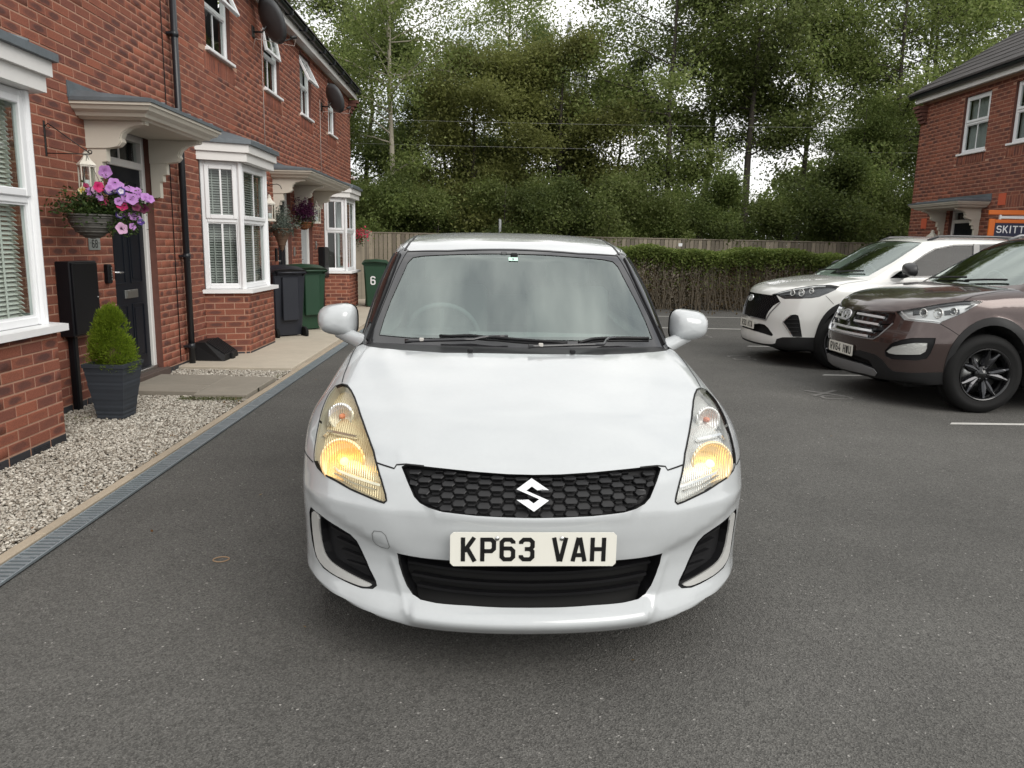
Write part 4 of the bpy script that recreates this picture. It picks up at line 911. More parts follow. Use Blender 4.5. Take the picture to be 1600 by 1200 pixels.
        F = [(r*nu+i, r*nu+(i+1) % nu, (r+1)*nu+(i+1) % nu, (r+1)*nu+i) for r in range(2) for i in range(nu)] + [tuple(range(2*nu, 3*nu))]
        q = MB(); q.add(V, F, 0, False); q.build('mirror_glass_housing', MAT['trim'], mm)
        V = []
        arm = MB(); sec = [(.690, 1.25, .968, .046, .07), (.745, 1.31, .985, .040, .06), (.79, 1.345, 1.002, .040, .055), (.85, 1.365, 1.02, .030, .04)]
        for (x, y, z, hz, hy) in sec:
            for k in range(10): a = 2*pi*k/10; V.append((s*x, y + hy*cos(a), z + hz*math.sin(a)))
        F = [(i*10+k, i*10+(k+1) % 10, (i+1)*10+(k+1) % 10, (i+1)*10+k) for i in range(3) for k in range(10)]
        arm.add(V, F, 0, True); arm.build('mirror_arm', MAT['white_paint'], mm)
        pass
    # wheels
    for s in (1, -1):
        for yc in (.84, 3.27):
            make_wheel(car, s*.735, yc, .295, .295, .19, .175, s, [MAT['alloy_grey'], MAT['alloy_grey']])
    # underbody
    u = MB(); u.bbox(-.60, .60, .25, 3.6, .17, .32, .03); u.build('underbody', MAT['gap'], car)
    # interior
    d = MB(); d.bbox(-.66, .66, 1.16, 1.52, .72, .985, .06); d.bbox(-.60, -.20, 1.30, 1.55, .93, 1.02, .04); d.build('dashboard', MAT['interior'], car)
    sw_ = MB(); Ms = Matrix.Translation((-.36, 1.66, .96)) @ Matrix.Rotation(radians(-68), 4, 'X')
    sw_.lathe([(.185 + .014*cos(a), .014*math.sin(a)) for a in np.linspace(0, 2*pi, 10)[:-1]], 32, 0, Ms, closed=True)
    sw_.bbox(-.06, .06, -.05, .05, -.02, .02, .015, 0, Ms); sw_.box(-.17, .17, -.012, .012, -.01, .01, 0, Ms); sw_.box(-.012, .012, -.17, 0, -.01, .01, 0, Ms); sw_.build('steering_wheel', MAT['seat'], car)
    for x in (-.36, .36):
        st = bpy.data.objects.new('seat', None); put(st, car); st.empty_display_size = .1
        q = MB(); Mb = Matrix.Translation((x, 2.15, .62)) @ Matrix.Rotation(radians(-16), 4, 'X'); q.bbox(-.24, .24, -.06, .06, 0, .60, .05, 0, Mb, True); q.build('backrest', MAT['seat'], st)
        q = MB(); q.bbox(-.13, .13, -.045, .045, .62, .80, .04, 0, Mb, True); q.build('headrest', MAT['seat'], st)
        q = MB(); q.bbox(x-.25, x+.25, 1.68, 2.15, .45, .62, .05); q.build('cushion', MAT['seat'], st)
    q = MB(); q.bbox(-.56, .56, 2.95, 3.08, .62, 1.10, .05); q.build('rear_seat', MAT['seat'], car)
    q = MB(); q.box(-.50, .50, 1.80, 3.3, 1.40, 1.41); q.build('headliner', MAT['headliner'], car)
    return car
MAT['grille_cell'] = pm('grille_cell_plastic', (.010, .010, .011), .5)
MAT['silver_trim'] = pm('silver_trim', (.62, .62, .60), .35, metal=.35)
MAT['alloy_grey'] = pm('grey_alloy', (.20, .20, .21), .35, metal=.8)
MAT['lamp_wall'] = pm('lamp_side_wall', (.42, .42, .40), .35, metal=.3)
MAT['lantern_grey'] = pm('pale_grey_cap', (.45, .43, .40), .6)
MAT['seam_light'] = pm('fine_seam', (.12, .12, .12), .8)
MAT['sticker'] = pm('pale_green_sticker', (.55, .78, .68), .5)
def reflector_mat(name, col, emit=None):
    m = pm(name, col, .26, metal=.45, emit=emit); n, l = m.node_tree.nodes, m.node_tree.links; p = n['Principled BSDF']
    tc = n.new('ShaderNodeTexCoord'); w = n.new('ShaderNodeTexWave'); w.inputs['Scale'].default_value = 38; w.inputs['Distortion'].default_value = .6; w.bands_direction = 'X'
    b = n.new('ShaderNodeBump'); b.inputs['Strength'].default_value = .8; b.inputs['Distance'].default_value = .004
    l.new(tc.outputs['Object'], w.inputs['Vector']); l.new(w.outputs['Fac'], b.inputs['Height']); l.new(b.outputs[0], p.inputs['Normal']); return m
MAT['reflector'] = reflector_mat('fluted_reflector', (.86, .86, .84))
MAT['reflector_amber'] = reflector_mat('fluted_reflector_emissive', (.92, .86, .70), ((1, .5, .12), .04))  # faint amber emission and warm tint stand in for bulb light on the housing
MAT['reflector_am2'] = reflector_mat('amber_emissive_bowl', (.96, .78, .48), ((1, .46, .08), .27))  # bulb glow painted in: the bowl surface itself emits amber
MAT['reflector_am3'] = reflector_mat('warm_emissive_bowl', (.95, .82, .56), ((1, .50, .10), .13))  # weaker painted glow: amber emission on the other lamp's bowl
MAT['bulb_amber'] = pm('lit_amber_bulb', (1, .6, .2), .4, emit=((1, .56, .10), 5))
MAT['bulb_soft'] = pm('lit_sidelight_bulb', (1, .8, .4), .4, emit=((1, .58, .12), 5))
MAT['bulb_pink'] = pm('indicator_bulb', (.75, .30, .20), .3)
# ---------------------------------------------------------------- the two parked SUVs (noses to the left)
def arch(yc, zc, a, b, z0, x=.93, n=26, front=None):
    pts = []
    t0 = math.asin(max(-1, min(1, (z0 - zc) / b)))
    for t in np.linspace(t0, pi - t0, n): pts.append((x, yc - a*cos(t)*1.0, zc + b*sin(t)))
    return np.array(pts)
def clad_curve(trace, L, wheels, aw, z_side=.37):
    """upper edge of the dark lower cladding, from the centre of the nose to the centre of the tail (x >= 0)"""
    c = [(0, trace[0][1], trace[0][2])] + [tuple(p) for p in trace]
    c += [(.93, wheels[0] + aw + .02, z_side), (.935, wheels[1] - aw - .02, z_side), (.93, wheels[1] + aw + .02, z_side + .02), (.85, L - .15, z_side + .06), (.4, L - .02, z_side + .06), (0, L, z_side + .06)]
    return np.array(c)
def cable_dir(P): return P

def build_suv(kind):
    T = TR; v = BR if kind == 'br' else WH
    lo, cab = (br_lower, br_cabin) if kind == 'br' else (wh_lower, wh_cabin)
    paint = MAT['brown_paint'] if kind == 'br' else MAT['white_paint_b']
    if kind == 'br': car = thing('suv_car', 'brown SUV with black five-spoke alloys nearest the camera on the right', 'car', (3.60, 7.61, 0), radians(-90))
    else: car = thing('suv_car', 'pearl white SUV with black mesh grille parked beyond the brown one', 'car', (3.45, 10.04, 0), radians(-90))
    LO = Shell(lo, (0, 1.75, .55)); CA = Shell(cab, (0, 2.6, 1.15)); L = v['L']
    regs = []; parts = {}
    P_ = lambda k: np.array(T[kind + '_' + k])
    both = lambda p: [p, mir(p)]
    lampP = P_('lamp'); gr = P_('grille'); fog = P_('fog'); inn = P_('intake')
    zc = v['wr']; 
    if kind == 'br': A1, B1, A2, B2 = .375, .455, .44, .53
    else: A1, B1, A2, B2 = .355, .425, .425, .505
    w1, w2 = v['wheels'][0] + .02, v['wheels'][1]
    outs = [arch(w1, zc, A2, B2, .18), arch(w2, zc, A2, B2, .18)]; ins = [arch(w1, zc, A1, B1, .15), arch(w2, zc, A1, B1, .15)]
    cc = clad_curve(P_('clad'), L, (w1, w2), A2)
    bottom = [(0, L, .2), (.5, L - .1, .15), (.8, w2, .12), (.8, w1, .12), (.6, .2, .14), (0, .1, .14)]
    clad = np.vstack([cc, np.array(bottom)]); clad[0, 0] = 0
    heads = []
    regs.append(dict(name='cladding', polys=[sym(clad)], mat=MAT['cladding'], off=.004, rim=MAT['cladding']))
    for a in outs:
        for q in both(a): regs.append(dict(name='wheel_arch', key='arch%d' % len(regs), polys=[q], mat=MAT['cladding'], off=.008, rim=MAT['cladding']))
    regs += [dict(name='wheel_well', key='well%d' % i_, polys=[q], mat=MAT['gap'], off=-.34, rim=MAT['gap']) for i_, q in enumerate([q for a in ins for q in both(a)])]
    regs.append(dict(name='cabin_tub', key='tub', polys=[np.array([(-.66, 1.62, 1.17), (.66, 1.62, 1.17), (.70, 4.0, 1.2), (-.70, 4.0, 1.2)])], mat=MAT['interior'], off=-.34, rim=MAT['interior']))
    for s, P in ((1, lampP), (-1, mir(lampP))):
        h = bpy.data.objects.new('headlight', None); put(h, car); h.empty_display_size = .1; heads.append(h)
        regs.append(dict(name='lamp_seal', key='seal%d' % s, polys=[P], mat=MAT['gap'], off=-.04, rim=MAT['gap'], notop=True, parent=h,
                         extra=[('lamp_housing', MAT['lamp_silver'] if kind == 'br' else MAT['lamp_dark'], -.04, h), ('lamp_lens', MAT['lens'], -.001, h)]))
    g2 = gr.copy(); g2 = np.vstack([[(0, gr[0][1], gr[0][2])], gr, [(0, gr[-1][1], gr[-1][2])]])
    regs.append(dict(name='grille_backing', key='grille', polys=[sym(g2)], mat=MAT['gloss_black'] if kind == 'br' else MAT['gap'], off=-.035, rim=MAT['chrome'] if kind == 'br' else MAT['gloss_black']))
    i2 = np.vstack([[(0, inn[0][1], inn[0][2])], inn, [(0, inn[-1][1], inn[-1][2])]])
    regs.append(dict(name='intake', polys=[sym(i2)], mat=MAT['gap'], off=-.05, rim=MAT['trim']))
    for q in both(fog): regs.append(dict(name='fog_surround', key='fog%d' % len(regs), polys=[q], mat=MAT['trim'], off=-.018, rim=paint))
    if kind == 'br':
        for q in both(P_('foglamp')): regs.append(dict(name='fog_lamp', key='fl%d' % len(regs), polys=[q], mat=MAT['lamp_bright'], off=-.004, rim=MAT['trim']))
        sk = P_('skid'); s2 = np.vstack([[(0, sk[0][1], sk[0][2])], sk, [(0, sk[-1][1], sk[-1][2])]])
        regs.append(dict(name='skid_plate', polys=[sym(s2)], mat=MAT['satin_grey'], off=.012, rim=MAT['satin_grey']))
    parts = build_shell(LO, regs, car, ('body', paint), fine=.030, coarse=.07, afine=1.9, seg=.03)
    ec = {'br': (.0, .10, .806), 'wh': (.0, .08, .813)}[kind]
    # emblem: chrome oval with a slanted H
    P, n = at_shell(LO, ec, .03); M = frame_mat(P, Vector((1, 0, 0)), Vector((1, 0, 0)).cross(Vector((0, -1, .35)).normalized()) * -1)
    if (M.to_3x3() @ Vector((0, 0, 1))).y > 0: M = M @ Matrix.Rotation(pi, 4, 'Y')
    e = MB(); rx, ry = (.085, .052) if kind == 'br' else (.068, .040)
    e.ribbon([(rx*cos(a), ry*sin(a)) for a in np.linspace(0, 2*pi, 28)[:-1]], .012, .012, 0, M, True)
    e.ribbon([(-rx*.55, -ry*.62), (-rx*.25, ry*.66)], .014, .011, 0, M); e.ribbon([(rx*.25, -ry*.66), (rx*.55, ry*.62)], .014, .011, 0, M); e.ribbon([(-rx*.38, -ry*.05), (rx*.38, ry*.05)], .012, .0105, 0, M)
    e.build('badge', MAT['bright_trim'], car)
    if kind == 'br':
        for z0, xa in ((.842, .50), (.766, .47), (.695, .42), (.640, .38)):
            for s in (1, -1):
                b = MB(); xi = .10 if z0 > .74 else .0
                if z0 <= .74 and s < 0: continue
                xs = np.linspace(xi if z0 > .74 else -xa, xa, 12)
                bar_on(b, LO, [(s*x if z0 > .74 else x, .1, z0 + .01*abs(x)) for x in xs], .027, .024, -.030); b.build('grille_slat', MAT['bright_trim'], car)
        for s in (1, -1):
            b = MB(); bar_on(b, LO, [(s*.0, .02, .624), (s*.34, .05, .620), (s*.485, .10, .624), (s*.53, .12, .66), (s*.60, .2, .79)], .012, .008, -.002); b.build('grille_surround', MAT['satin_grey'], car)
            for z0 in (.735, .80): 
                b = MB(); bar_on(b, LO, [(s*.36, .08, z0 - .03), (s*.46, .13, z0 - .012), (s*.585, .2, z0)], .035, .018, -.028); b.build('grille_wing', MAT['gloss_black'], car)
        number_plate(car, (0, .020, .478), (0, -1, 0), 'RV64 HWU', .52, .111)
    else:
        m = MB(); gp = LO.to_uv(resample(sym(g2), .03))
        for a in range(-14, 15):
            for sgn in (1, -1):
                P0 = []
                for t in np.linspace(-.25, .25, 26): P0.append((a*.055 + sgn*t*1.15, .1, .73 + t))
                U = LO.to_uv(P0); ok = inside(gp, U[:, 0], U[:, 1]); run = []
                for p, k in zip(P0, ok):
                    if k: run.append(p)
                    else:
                        if len(run) > 1: bar_on(m, LO, run, .007, .014, -.032, step=.2)
                        run = []
                if len(run) > 1: bar_on(m, LO, run, .007, .014, -.032, step=.2)
        m.build('grille_mesh', MAT['dark_chrome'], car)
        number_plate(car, (0, .022, .485), (0, -1, 0), 'R30 MTA', .52, .111, 1.0, False)
        for s in (1, -1):
            b = MB(); bar_on(b, LO, P_('fogchrome')*np.array([s, 1, 1]), .012, .012, .0); b.build('fog_trim', MAT['chrome'], car)
            b = MB(); bar_on(b, LO, np.array([(.05, .05, .575), (.30, .07, .57), (.45, .1, .565), (.50, .12, .66), (.60, .2, .81)])*np.array([s, 1, 1]), .014, .010, -.002); b.build('grille_surround', MAT['satin_grey'], car)
            for z0 in (.60, .55, .50, .45):
                b = MB(); bar_on(b, LO, np.array([(.72, .25, z0), (.81, .38, z0 + .01)])*np.array([s, 1, 1]), .012, .012, -.014); b.build('louvre', MAT['cladding'], car)
    for s, h in zip((1, -1), heads):
        cs = lampP.mean(0)
        for k, (dx, dy, dz, R) in enumerate(((.0, .0, -.015, .042), (-.07, -.09, -.02, .034), (.05, .10, .01, .030))):
            P, n = at_shell(LO, (s*(cs[0]+dx), cs[1]+dy, cs[2]+dz), -.012)
            d = Vector((s*.35, -1, .05)).normalized(); ux = Vector((0, 0, 1)).cross(d).normalized(); M = frame_mat(P, ux, d.cross(ux))
            b = MB(); b.lathe([(R + .006, -.004), (R + .004, .004), (R, .002), (R*.9, -.012), (R*.6, -.03), (.0004, -.04)], 24, 0, M); b.build('reflector_bowl', MAT['reflector'], h)
            b = MB(); b.lathe([(.0001, -.004), (R*.4, -.010), (R*.55, -.024)], 18, 0, M); b.build('projector', MAT['gloss_black'] if k == 1 else MAT['chrome'], h)
    for s, h in zip((1, -1), heads):
        ins = cs + (lampP - cs)*np.array([.86, .86, .80]); n_ = len(ins); k1 = 6
        b = MB(); bar_on(b, LO, ins[:k1]*np.array([s, 1, 1]), .012, .010, -.016); b.build('lamp_strip', MAT['bright_trim'], h)
        b = MB(); bar_on(b, LO, ins[k1+3:]*np.array([s, 1, 1]), .016, .006, -.020); b.build('lamp_brow', MAT['lamp_dark'], h)
        q = cs + (lampP - cs)*np.array([.5, .5, .5]); b = MB()
        bar_on(b, LO, np.array([ins[1]*.6+ins[-1]*.4, cs - np.array([.06, .09, .0])])*np.array([s, 1, 1]), .05, .004, -.037); bar_on(b, LO, np.array([cs + np.array([.02, .05, -.01]), cs + np.array([.06, .16, .01])])*np.array([s, 1, 1]), .045, .004, -.037); b.build('lamp_mask', MAT['lamp_dark'], h, kind='stuff')
    g = []
    if kind == 'br':
        seamsets = [P_('seam'), np.array([(.854, .70, 1.027), (.83, .80, 1.07), (.80, 1.04, 1.11), (.78, 1.25, 1.14)]), np.array([(.885, 1.30, 1.05), (.93, 1.32, .9), (.94, 1.36, .6), (.93, 1.38, .38)])]
    else:
        seamsets = [P_('seam'), np.array([(.85, .83, 1.04), (.82, .95, 1.06), (.80, 1.2, 1.10)]), np.array([(.88, 1.30, 1.05), (.92, 1.32, .9), (.93, 1.36, .6), (.92, 1.38, .38)])]
    for sp in seamsets:
        for s in (1, -1):
            q = MB(); strip_on(q, LO, np.asarray(sp)*np.array([s, 1, 1]), .005, .0015); q.build('panel_gap', MAT['gap'], car)
    # bonnet crease lines raised in the sheet
    # cabin
    if kind == 'br':
        base = [(.0, 1.10, 1.15), (.3, 1.13, 1.15), (.6, 1.22, 1.16), (.74, 1.30, 1.18)]; topc = [(.70, 1.55, 1.36), (.62, 1.86, 1.56), (.585, 1.93, 1.595), (.3, 1.88, 1.61), (0, 1.86, 1.62)]
        win = np.array([(.80, 1.66, 1.22), (.72, 1.98, 1.43), (.675, 2.3, 1.53), (.66, 2.9, 1.55), (.67, 3.5, 1.50), (.72, 3.95, 1.36), (.80, 3.8, 1.25), (.82, 2.8, 1.22)])
    else:
        base = [(.0, 1.03, 1.13), (.3, 1.06, 1.13), (.6, 1.15, 1.14), (.74, 1.24, 1.16)]; topc = [(.715, 1.55, 1.33), (.64, 1.88, 1.53), (.60, 1.94, 1.57), (.3, 1.86, 1.60), (0, 1.84, 1.61)]
        win = np.array([(.8247, 1.50, 1.165), (.79, 1.67, 1.27), (.73, 1.92, 1.43), (.70, 2.06, 1.50), (.68, 2.3, 1.55), (.66, 2.9, 1.565), (.68, 3.5, 1.50), (.72, 3.85, 1.36), (.80, 3.7, 1.24), (.82, 2.8, 1.21)])
    wsp = np.array(base + topc)
    door = resample(win, .05); cw = win.mean(0); winb = cw + (win - cw) * np.array([1, 1.035, 1.12])
    rf = np.array([(0, 1.92, 1.63), (.3, 1.94, 1.62), (.56, 2.0, 1.60), (.60, 2.3, 1.63), (.60, 3.2, 1.62), (.58, 4.0, 1.57), (0, 4.2, 1.55)])
    regs = [dict(name='windscreen', polys=[sym(wsp)], mat=MAT['windscreen'], off=-.004, rim=MAT['frit'])]
    for q in both(winb): regs.append(dict(name='window_surround', key='wsd%d' % len(regs), polys=[q], mat=MAT['gloss_black'], off=-.002, rim=MAT['gap']))
    for q in both(win): regs.append(dict(name='side_window', key='sw%d' % len(regs), polys=[q], mat=MAT['side_glass'], off=-.006))
    build_shell(CA, regs, car, ('roof_and_pillars', paint), fine=.035, coarse=.08, afine=1.9, seg=.035)
    for s in (1, -1):
        ms = np.array([s, 1, 1])
        b = MB(); pts = CA.snap(np.array([(.60, y, 1.62) for y in np.linspace(2.0, 3.9, 14)])*ms); pts[:, 2] += .042; pts[0, 2] -= .04; pts[-1, 2] -= .04; pts[:, 0] *= .99
        b.tube(pts, .016, 8); b.build('roof_rail', MAT['gloss_black'] if kind == 'wh' else MAT['satin_grey'], car)
        for yb in (2.55, 3.35):
            b = MB(); bar_on(b, CA, np.array([(.83, yb - .02, 1.19), (.66, yb + .04, 1.57)])*ms, .09, .004, -.002); b.build('door_pillar', MAT['gloss_black'], car)
        mm = bpy.data.objects.new('wing_mirror', None); mm.empty_display_size = .1; put(mm, car)
        y0 = 1.62 if kind == 'wh' else 1.86; z0 = 1.235 if kind == 'wh' else 1.22
        b = MB(); V = []; F = []; nu, nv = 18, 10
        for i in range(nu):
            a = 2*pi*i/nu
            for j in range(nv + 1):
                ph = -pi/2 + .5*pi*j/nv; r_ = cos(ph)**.6 if j else 0
                sq = (abs(cos(a))**2.6 + abs(sin(a))**2.6)**(-1/2.6)
                V.append((s*(.975 + .115*cos(a)*sq*r_), y0 + .03 + .11*sin(ph), z0 + .02 + .078*sin(a)*sq*r_ - .02*cos(a)*r_))
        for i in range(nu):
            for j in range(nv): F.append((i*(nv+1)+j, i*(nv+1)+j+1, ((i+1) % nu)*(nv+1)+j+1, ((i+1) % nu)*(nv+1)+j))
        F.append(tuple(i*(nv+1)+nv for i in range(nu))); b.add(V, F, 0, True); b.build('mirror_shell', MAT['mirror_black'] if kind == 'wh' else paint, mm)
        b = MB(); b.tube([(s*.80, y0 - .02, z0 - .07), (s*.88, y0 - .0, z0 - .065), (s*.95, y0 + .02, z0 - .03)], [.03, .025, .03], 8); b.build('mirror_arm', MAT['trim'], mm)
        R = v['wr'] + .004
        for yw in v['wheels']:
            make_wheel(car, s*.82, yw, R, R, .245, .235 if kind == 'br' else .225, s, [MAT['alloy_black'], MAT['alloy_face']] if kind == 'br' else [MAT['alloy_grey'], MAT['alloy_face']])
    for a, b_ in (((-.55, .0), (.10, .05)), ((.15, .0), (.62, .03))):
        w = MB(); pts = CA.snap(np.array([(a[0], 1.2, 1.17), ((a[0]+b_[0])/2, 1.15, 1.19), (b_[0], 1.2, 1.20)])); pts[:, 2] += .02; pts[:, 1] -= .01; w.tube(pts, .010, 6); w.build('wiper', MAT['trim'], car)
    u = MB(); u.bbox(-.66, .66, .35, L - .3, .19, .36, .03); u.build('underbody', MAT['gap'], car)
    d = MB(); d.bbox(-.72, .72, 1.35, 1.75, .85, 1.12, .06); d.build('dashboard', MAT['interior'], car)
    for x in (-.38, .38):
        st = bpy.data.objects.new('seat', None); put(st, car); st.empty_display_size = .1
        Mb = Matrix.Translation((x, 2.45, .75)) @ Matrix.Rotation(radians(-14), 4, 'X')
        q = MB(); q.bbox(-.25, .25, -.06, .06, 0, .60, .05, 0, Mb, True); q.build('backrest', MAT['seat'], st)
        q = MB(); q.bbox(-.14, .14, -.045, .045, .62, .80, .04, 0, Mb, True); q.build('headrest', MAT['seat'], st)
    sw_ = MB(); Ms = Matrix.Translation((-.38, 1.85, 1.10)) @ Matrix.Rotation(radians(-68), 4, 'X')
    sw_.lathe([(.185 + .014*cos(a), .014*math.sin(a)) for a in np.linspace(0, 2*pi, 10)[:-1]], 28, 0, Ms, closed=True); sw_.box(-.17, .17, -.02, .02, -.01, .01, 0, Ms); sw_.build('steering_wheel', MAT['seat'], car)
    return car
MAT['bright_trim'] = pm('bright_trim', (.80, .81, .82), .22, metal=.5)
MAT['lamp_silver'] = pm('lamp_housing_silver', (.58, .59, .60), .3, metal=.6)
MAT['lamp_dark'] = pm('lamp_housing_dark', (.07, .073, .078), .3, metal=.5)
MAT['lamp_bright'] = pm('fog_lamp_glass', (.72, .73, .70), .12, metal=.55, bump=(60, .5, .004))
MAT['satin_grey'] = pm('satin_grey_plastic', (.22, .22, .225), .4, metal=.4)
MAT['dark_chrome'] = pm('dark_chrome', (.05, .052, .058), .25, metal=.8)
MAT['mirror_black'] = pm('black_mirror_shell', (.035, .035, .037), .35)
MAT['alloy_black'] = pm('black_alloy', (.010, .010, .011), .15, metal=.3, coat=.6)
MAT['alloy_face'] = pm('dark_polished_alloy', (.035, .036, .040), .18, metal=.75, coat=.5)
# ---------------------------------------------------------------- brick walls and house parts
CM = CAM_ROT.inverted()
def to_px(p):
    q = CM @ Vector((p[0], p[1], p[2] - CAM_H)); 
    if q.z > -.3: return None
    return (800 + FPX*q.x/-q.z, 600 - FPX*q.y/-q.z, -q.z)
BR_L, BR_H, JT = .215, .065, .010
_bm = {}
def brick_mesh(w, h):
    """single brick face block, origin at lower left, X along the wall, -Y outwards"""
    k = (round(w, 3), round(h, 3))
    if k in _bm: return _bm[k]
    c = .003; d = .004
    V = [(0, 0, 0), (w, 0, 0), (w, 0, h), (0, 0, h), (c, -d, c), (w-c, -d, c), (w-c, -d, h-c), (c, -d, h-c)]
    F = [(4, 5, 6, 7), (0, 1, 5, 4), (1, 2, 6, 5), (2, 3, 7, 6), (3, 0, 4, 7)]
    uvv = [(0, 0), (1, 0), (1, 1), (0, 1), (.03, .06), (.97, .06), (.97, .94), (.03, .94)]
    uv = [uvv[i] for f in F for i in f]
    _bm[k] = mesh_from('brick', V, F, MAT['brick_o'], uv=uv); return _bm[k]

class BrickJob:
    """gathers the brick rectangles of one house; the largest in view become bricks of their own"""
    def __init__(s): s.items = []
    def wall(s, part, o, u, L, z0, z1, holes=(), soldiers=(), shift=0.0, skip=()):
        """o = corner (x, y), u = unit direction in plan; outward normal is u turned clockwise (right-hand side)"""
        ux, uy = u; nx, ny = uy, -ux; ang = math.atan2(uy, ux)
        n0 = int(math.floor(z0/.075 + .001)); rects = []
        r = n0
        while r*.075 < z1 - .02:
            zb = r*.075 + JT; zt = min(zb + BR_H, z1)
            a = -((r % 2)*.1125 + shift) % .225 - .225
            while a < L:
                p, q = max(a, 0), min(a + BR_L, L)
                if q - p > .03: rects.append((p, q, max(zb, z0), zt))
                a += .225
            r += 1
        for (a, b, c, d) in soldiers:
            x = a
            while x < b - .03:
                rects.append((x, min(x + .065, b), c, d, 1)); x += .075
        zones = [(a, b, c, d) for a, b, c, d in holes] + [(a-.005, b+.005, c-.005, d+.005) for a, b, c, d in soldiers]
        for R in rects:
            segs = [R[:4]]
            for hz in (zones if len(R) == 4 else []):
                ns = []
                for (p, q, c, d) in segs:
                    if q <= hz[0] or p >= hz[1] or d <= hz[2]+.004 or c >= hz[3]-.004: ns.append((p, q, c, d)); continue
                    if c < hz[2] - .02 and hz[2] > c: ns.append((p, q, c, hz[2])); continue
                    if d > hz[3] + .02: ns.append((p, q, hz[3], d)); continue
                    if p < hz[0] - .02: ns.append((p, hz[0], c, d))
                    if q > hz[1] + .02: ns.append((hz[1], q, c, d))
                segs = ns
            for (p, q, c, d) in segs:
                if q - p < .02 or d - c < .02: continue
                x, y = o[0] + ux*p, o[1] + uy*p; mid = (o[0] + ux*(p+q)/2, o[1] + uy*(p+q)/2, (c+d)/2)
                e = to_px(mid); sc = 0
                if e and 0 <= e[0] < 1600 and 0 <= e[1] < 1200:
                    a_ = to_px((x, y, c)); b_ = to_px((o[0]+ux*q, o[1]+uy*q, c)); t_ = to_px((x, y, d))
                    face = nx*(0-mid[0]) + ny*(0-mid[1])
                    if a_ and b_ and t_ and face > 0: sc = math.hypot(a_[0]-b_[0], a_[1]-b_[1]) * math.hypot(a_[0]-t_[0], a_[1]-t_[1])
                s.items.append((sc, part, x, y, c, ang, q-p, d-c, nx, ny, ux, uy))
    def finish(s, limit=298, minsize=60):
        its = sorted(s.items, key=lambda t: -t[0]); near = [t for t in its[:limit] if t[0] > minsize]; far = its[len(near):]
        for (sc, part, x, y, z, ang, w, h, nx, ny, ux, uy) in near:
            j = random.uniform(-.0012, .0015)
            ob('brick', brick_mesh(w, h), part, (x + nx*j, y + ny*j, z), ang)
        groups = {}
        for t in far: groups.setdefault(t[1], []).append(t)
        c, d0 = .003, .004
        for part, L in groups.items():
            A = np.array([t[2:] for t in L], float); n = len(A)
            x, y, z, ang, w, h, nx, ny, ux, uy = A.T; d = d0 + RNG.uniform(-.0012, .0015, n)
            def P(a, b, o_): return np.stack([x + ux*a + nx*o_, y + uy*a + ny*o_, z + b], 1)
            zz = np.zeros(n)
            vs = [P(zz, zz, zz), P(w, zz, zz), P(w, h, zz), P(zz, h, zz), P(zz+c, zz+c, d), P(w-c, zz+c, d), P(w-c, h-c, d), P(zz+c, h-c, d)]
            V = np.stack(vs, 1).reshape(-1, 3)
            F0 = np.array([(4, 5, 6, 7), (0, 1, 5, 4), (1, 2, 6, 5), (2, 3, 7, 6), (3, 0, 4, 7)])
            F = (F0[None] + (np.arange(n)*8)[:, None, None]).reshape(-1, 4)
            uvv = np.array([(0, 0), (1, 0), (1, 1), (0, 1), (.03, .06), (.97, .06), (.97, .94), (.03, .94)])
            uv = np.tile(uvv[F0].reshape(-1, 2), (n, 1))
            me = mesh_from('brickwork', V, F, MAT['brick_s'], uv=uv); ob('brickwork', me, part, kind='stuff')

def wall_mesh(name, mat, o, u, L, z0, z1, holes, parent, thick=.10, loc=None, skip_back=False):
    """mortar sheet with openings and reveals; outward = right-hand side of u"""
    ux, uy = u; nx, ny = uy, -ux
    xs = sorted({0, L, *[v for h in holes for v in h[:2] if 0 < v < L]}); zs = sorted({z0, z1, *[v for h in holes for v in h[2:4] if z0 < v < z1]})
    m = MB(); P = lambda a, z, d=0: (o[0] + ux*a - nx*d, o[1] + uy*a - ny*d, z)
    for i in range(len(xs)-1):
        for j in range(len(zs)-1):
            cx, cz = (xs[i]+xs[i+1])/2, (zs[j]+zs[j+1])/2
            if any(h[0] < cx < h[1] and h[2] < cz < h[3] for h in holes): continue
            m.quad(P(xs[i], zs[j]), P(xs[i+1], zs[j]), P(xs[i+1], zs[j+1]), P(xs[i], zs[j+1]))
    for (a, b, c, d) in holes:
        m.quad(P(a, c), P(a, d), P(a, d, thick), P(a, c, thick), 1); m.quad(P(b, d), P(b, c), P(b, c, thick), P(b, d, thick), 1)
        m.quad(P(a, d), P(b, d), P(b, d, thick), P(a, d, thick), 1); m.quad(P(b, c), P(a, c), P(a, c, thick), P(b, c, thick), 1)
    return m.build(name, [mat, MAT['reveal']], parent)
MAT['reveal'] = pm('brick_reveal', (.13, .055, .042), .9, var=(14, .35))

def WM(o, u, z=0):
    """matrix: local X along the wall, local Z up, local -Y outwards (right-hand side of u)"""
    return Matrix.Translation((o[0], o[1], z)) @ Matrix.Rotation(math.atan2(u[1], u[0]), 4, 'Z')

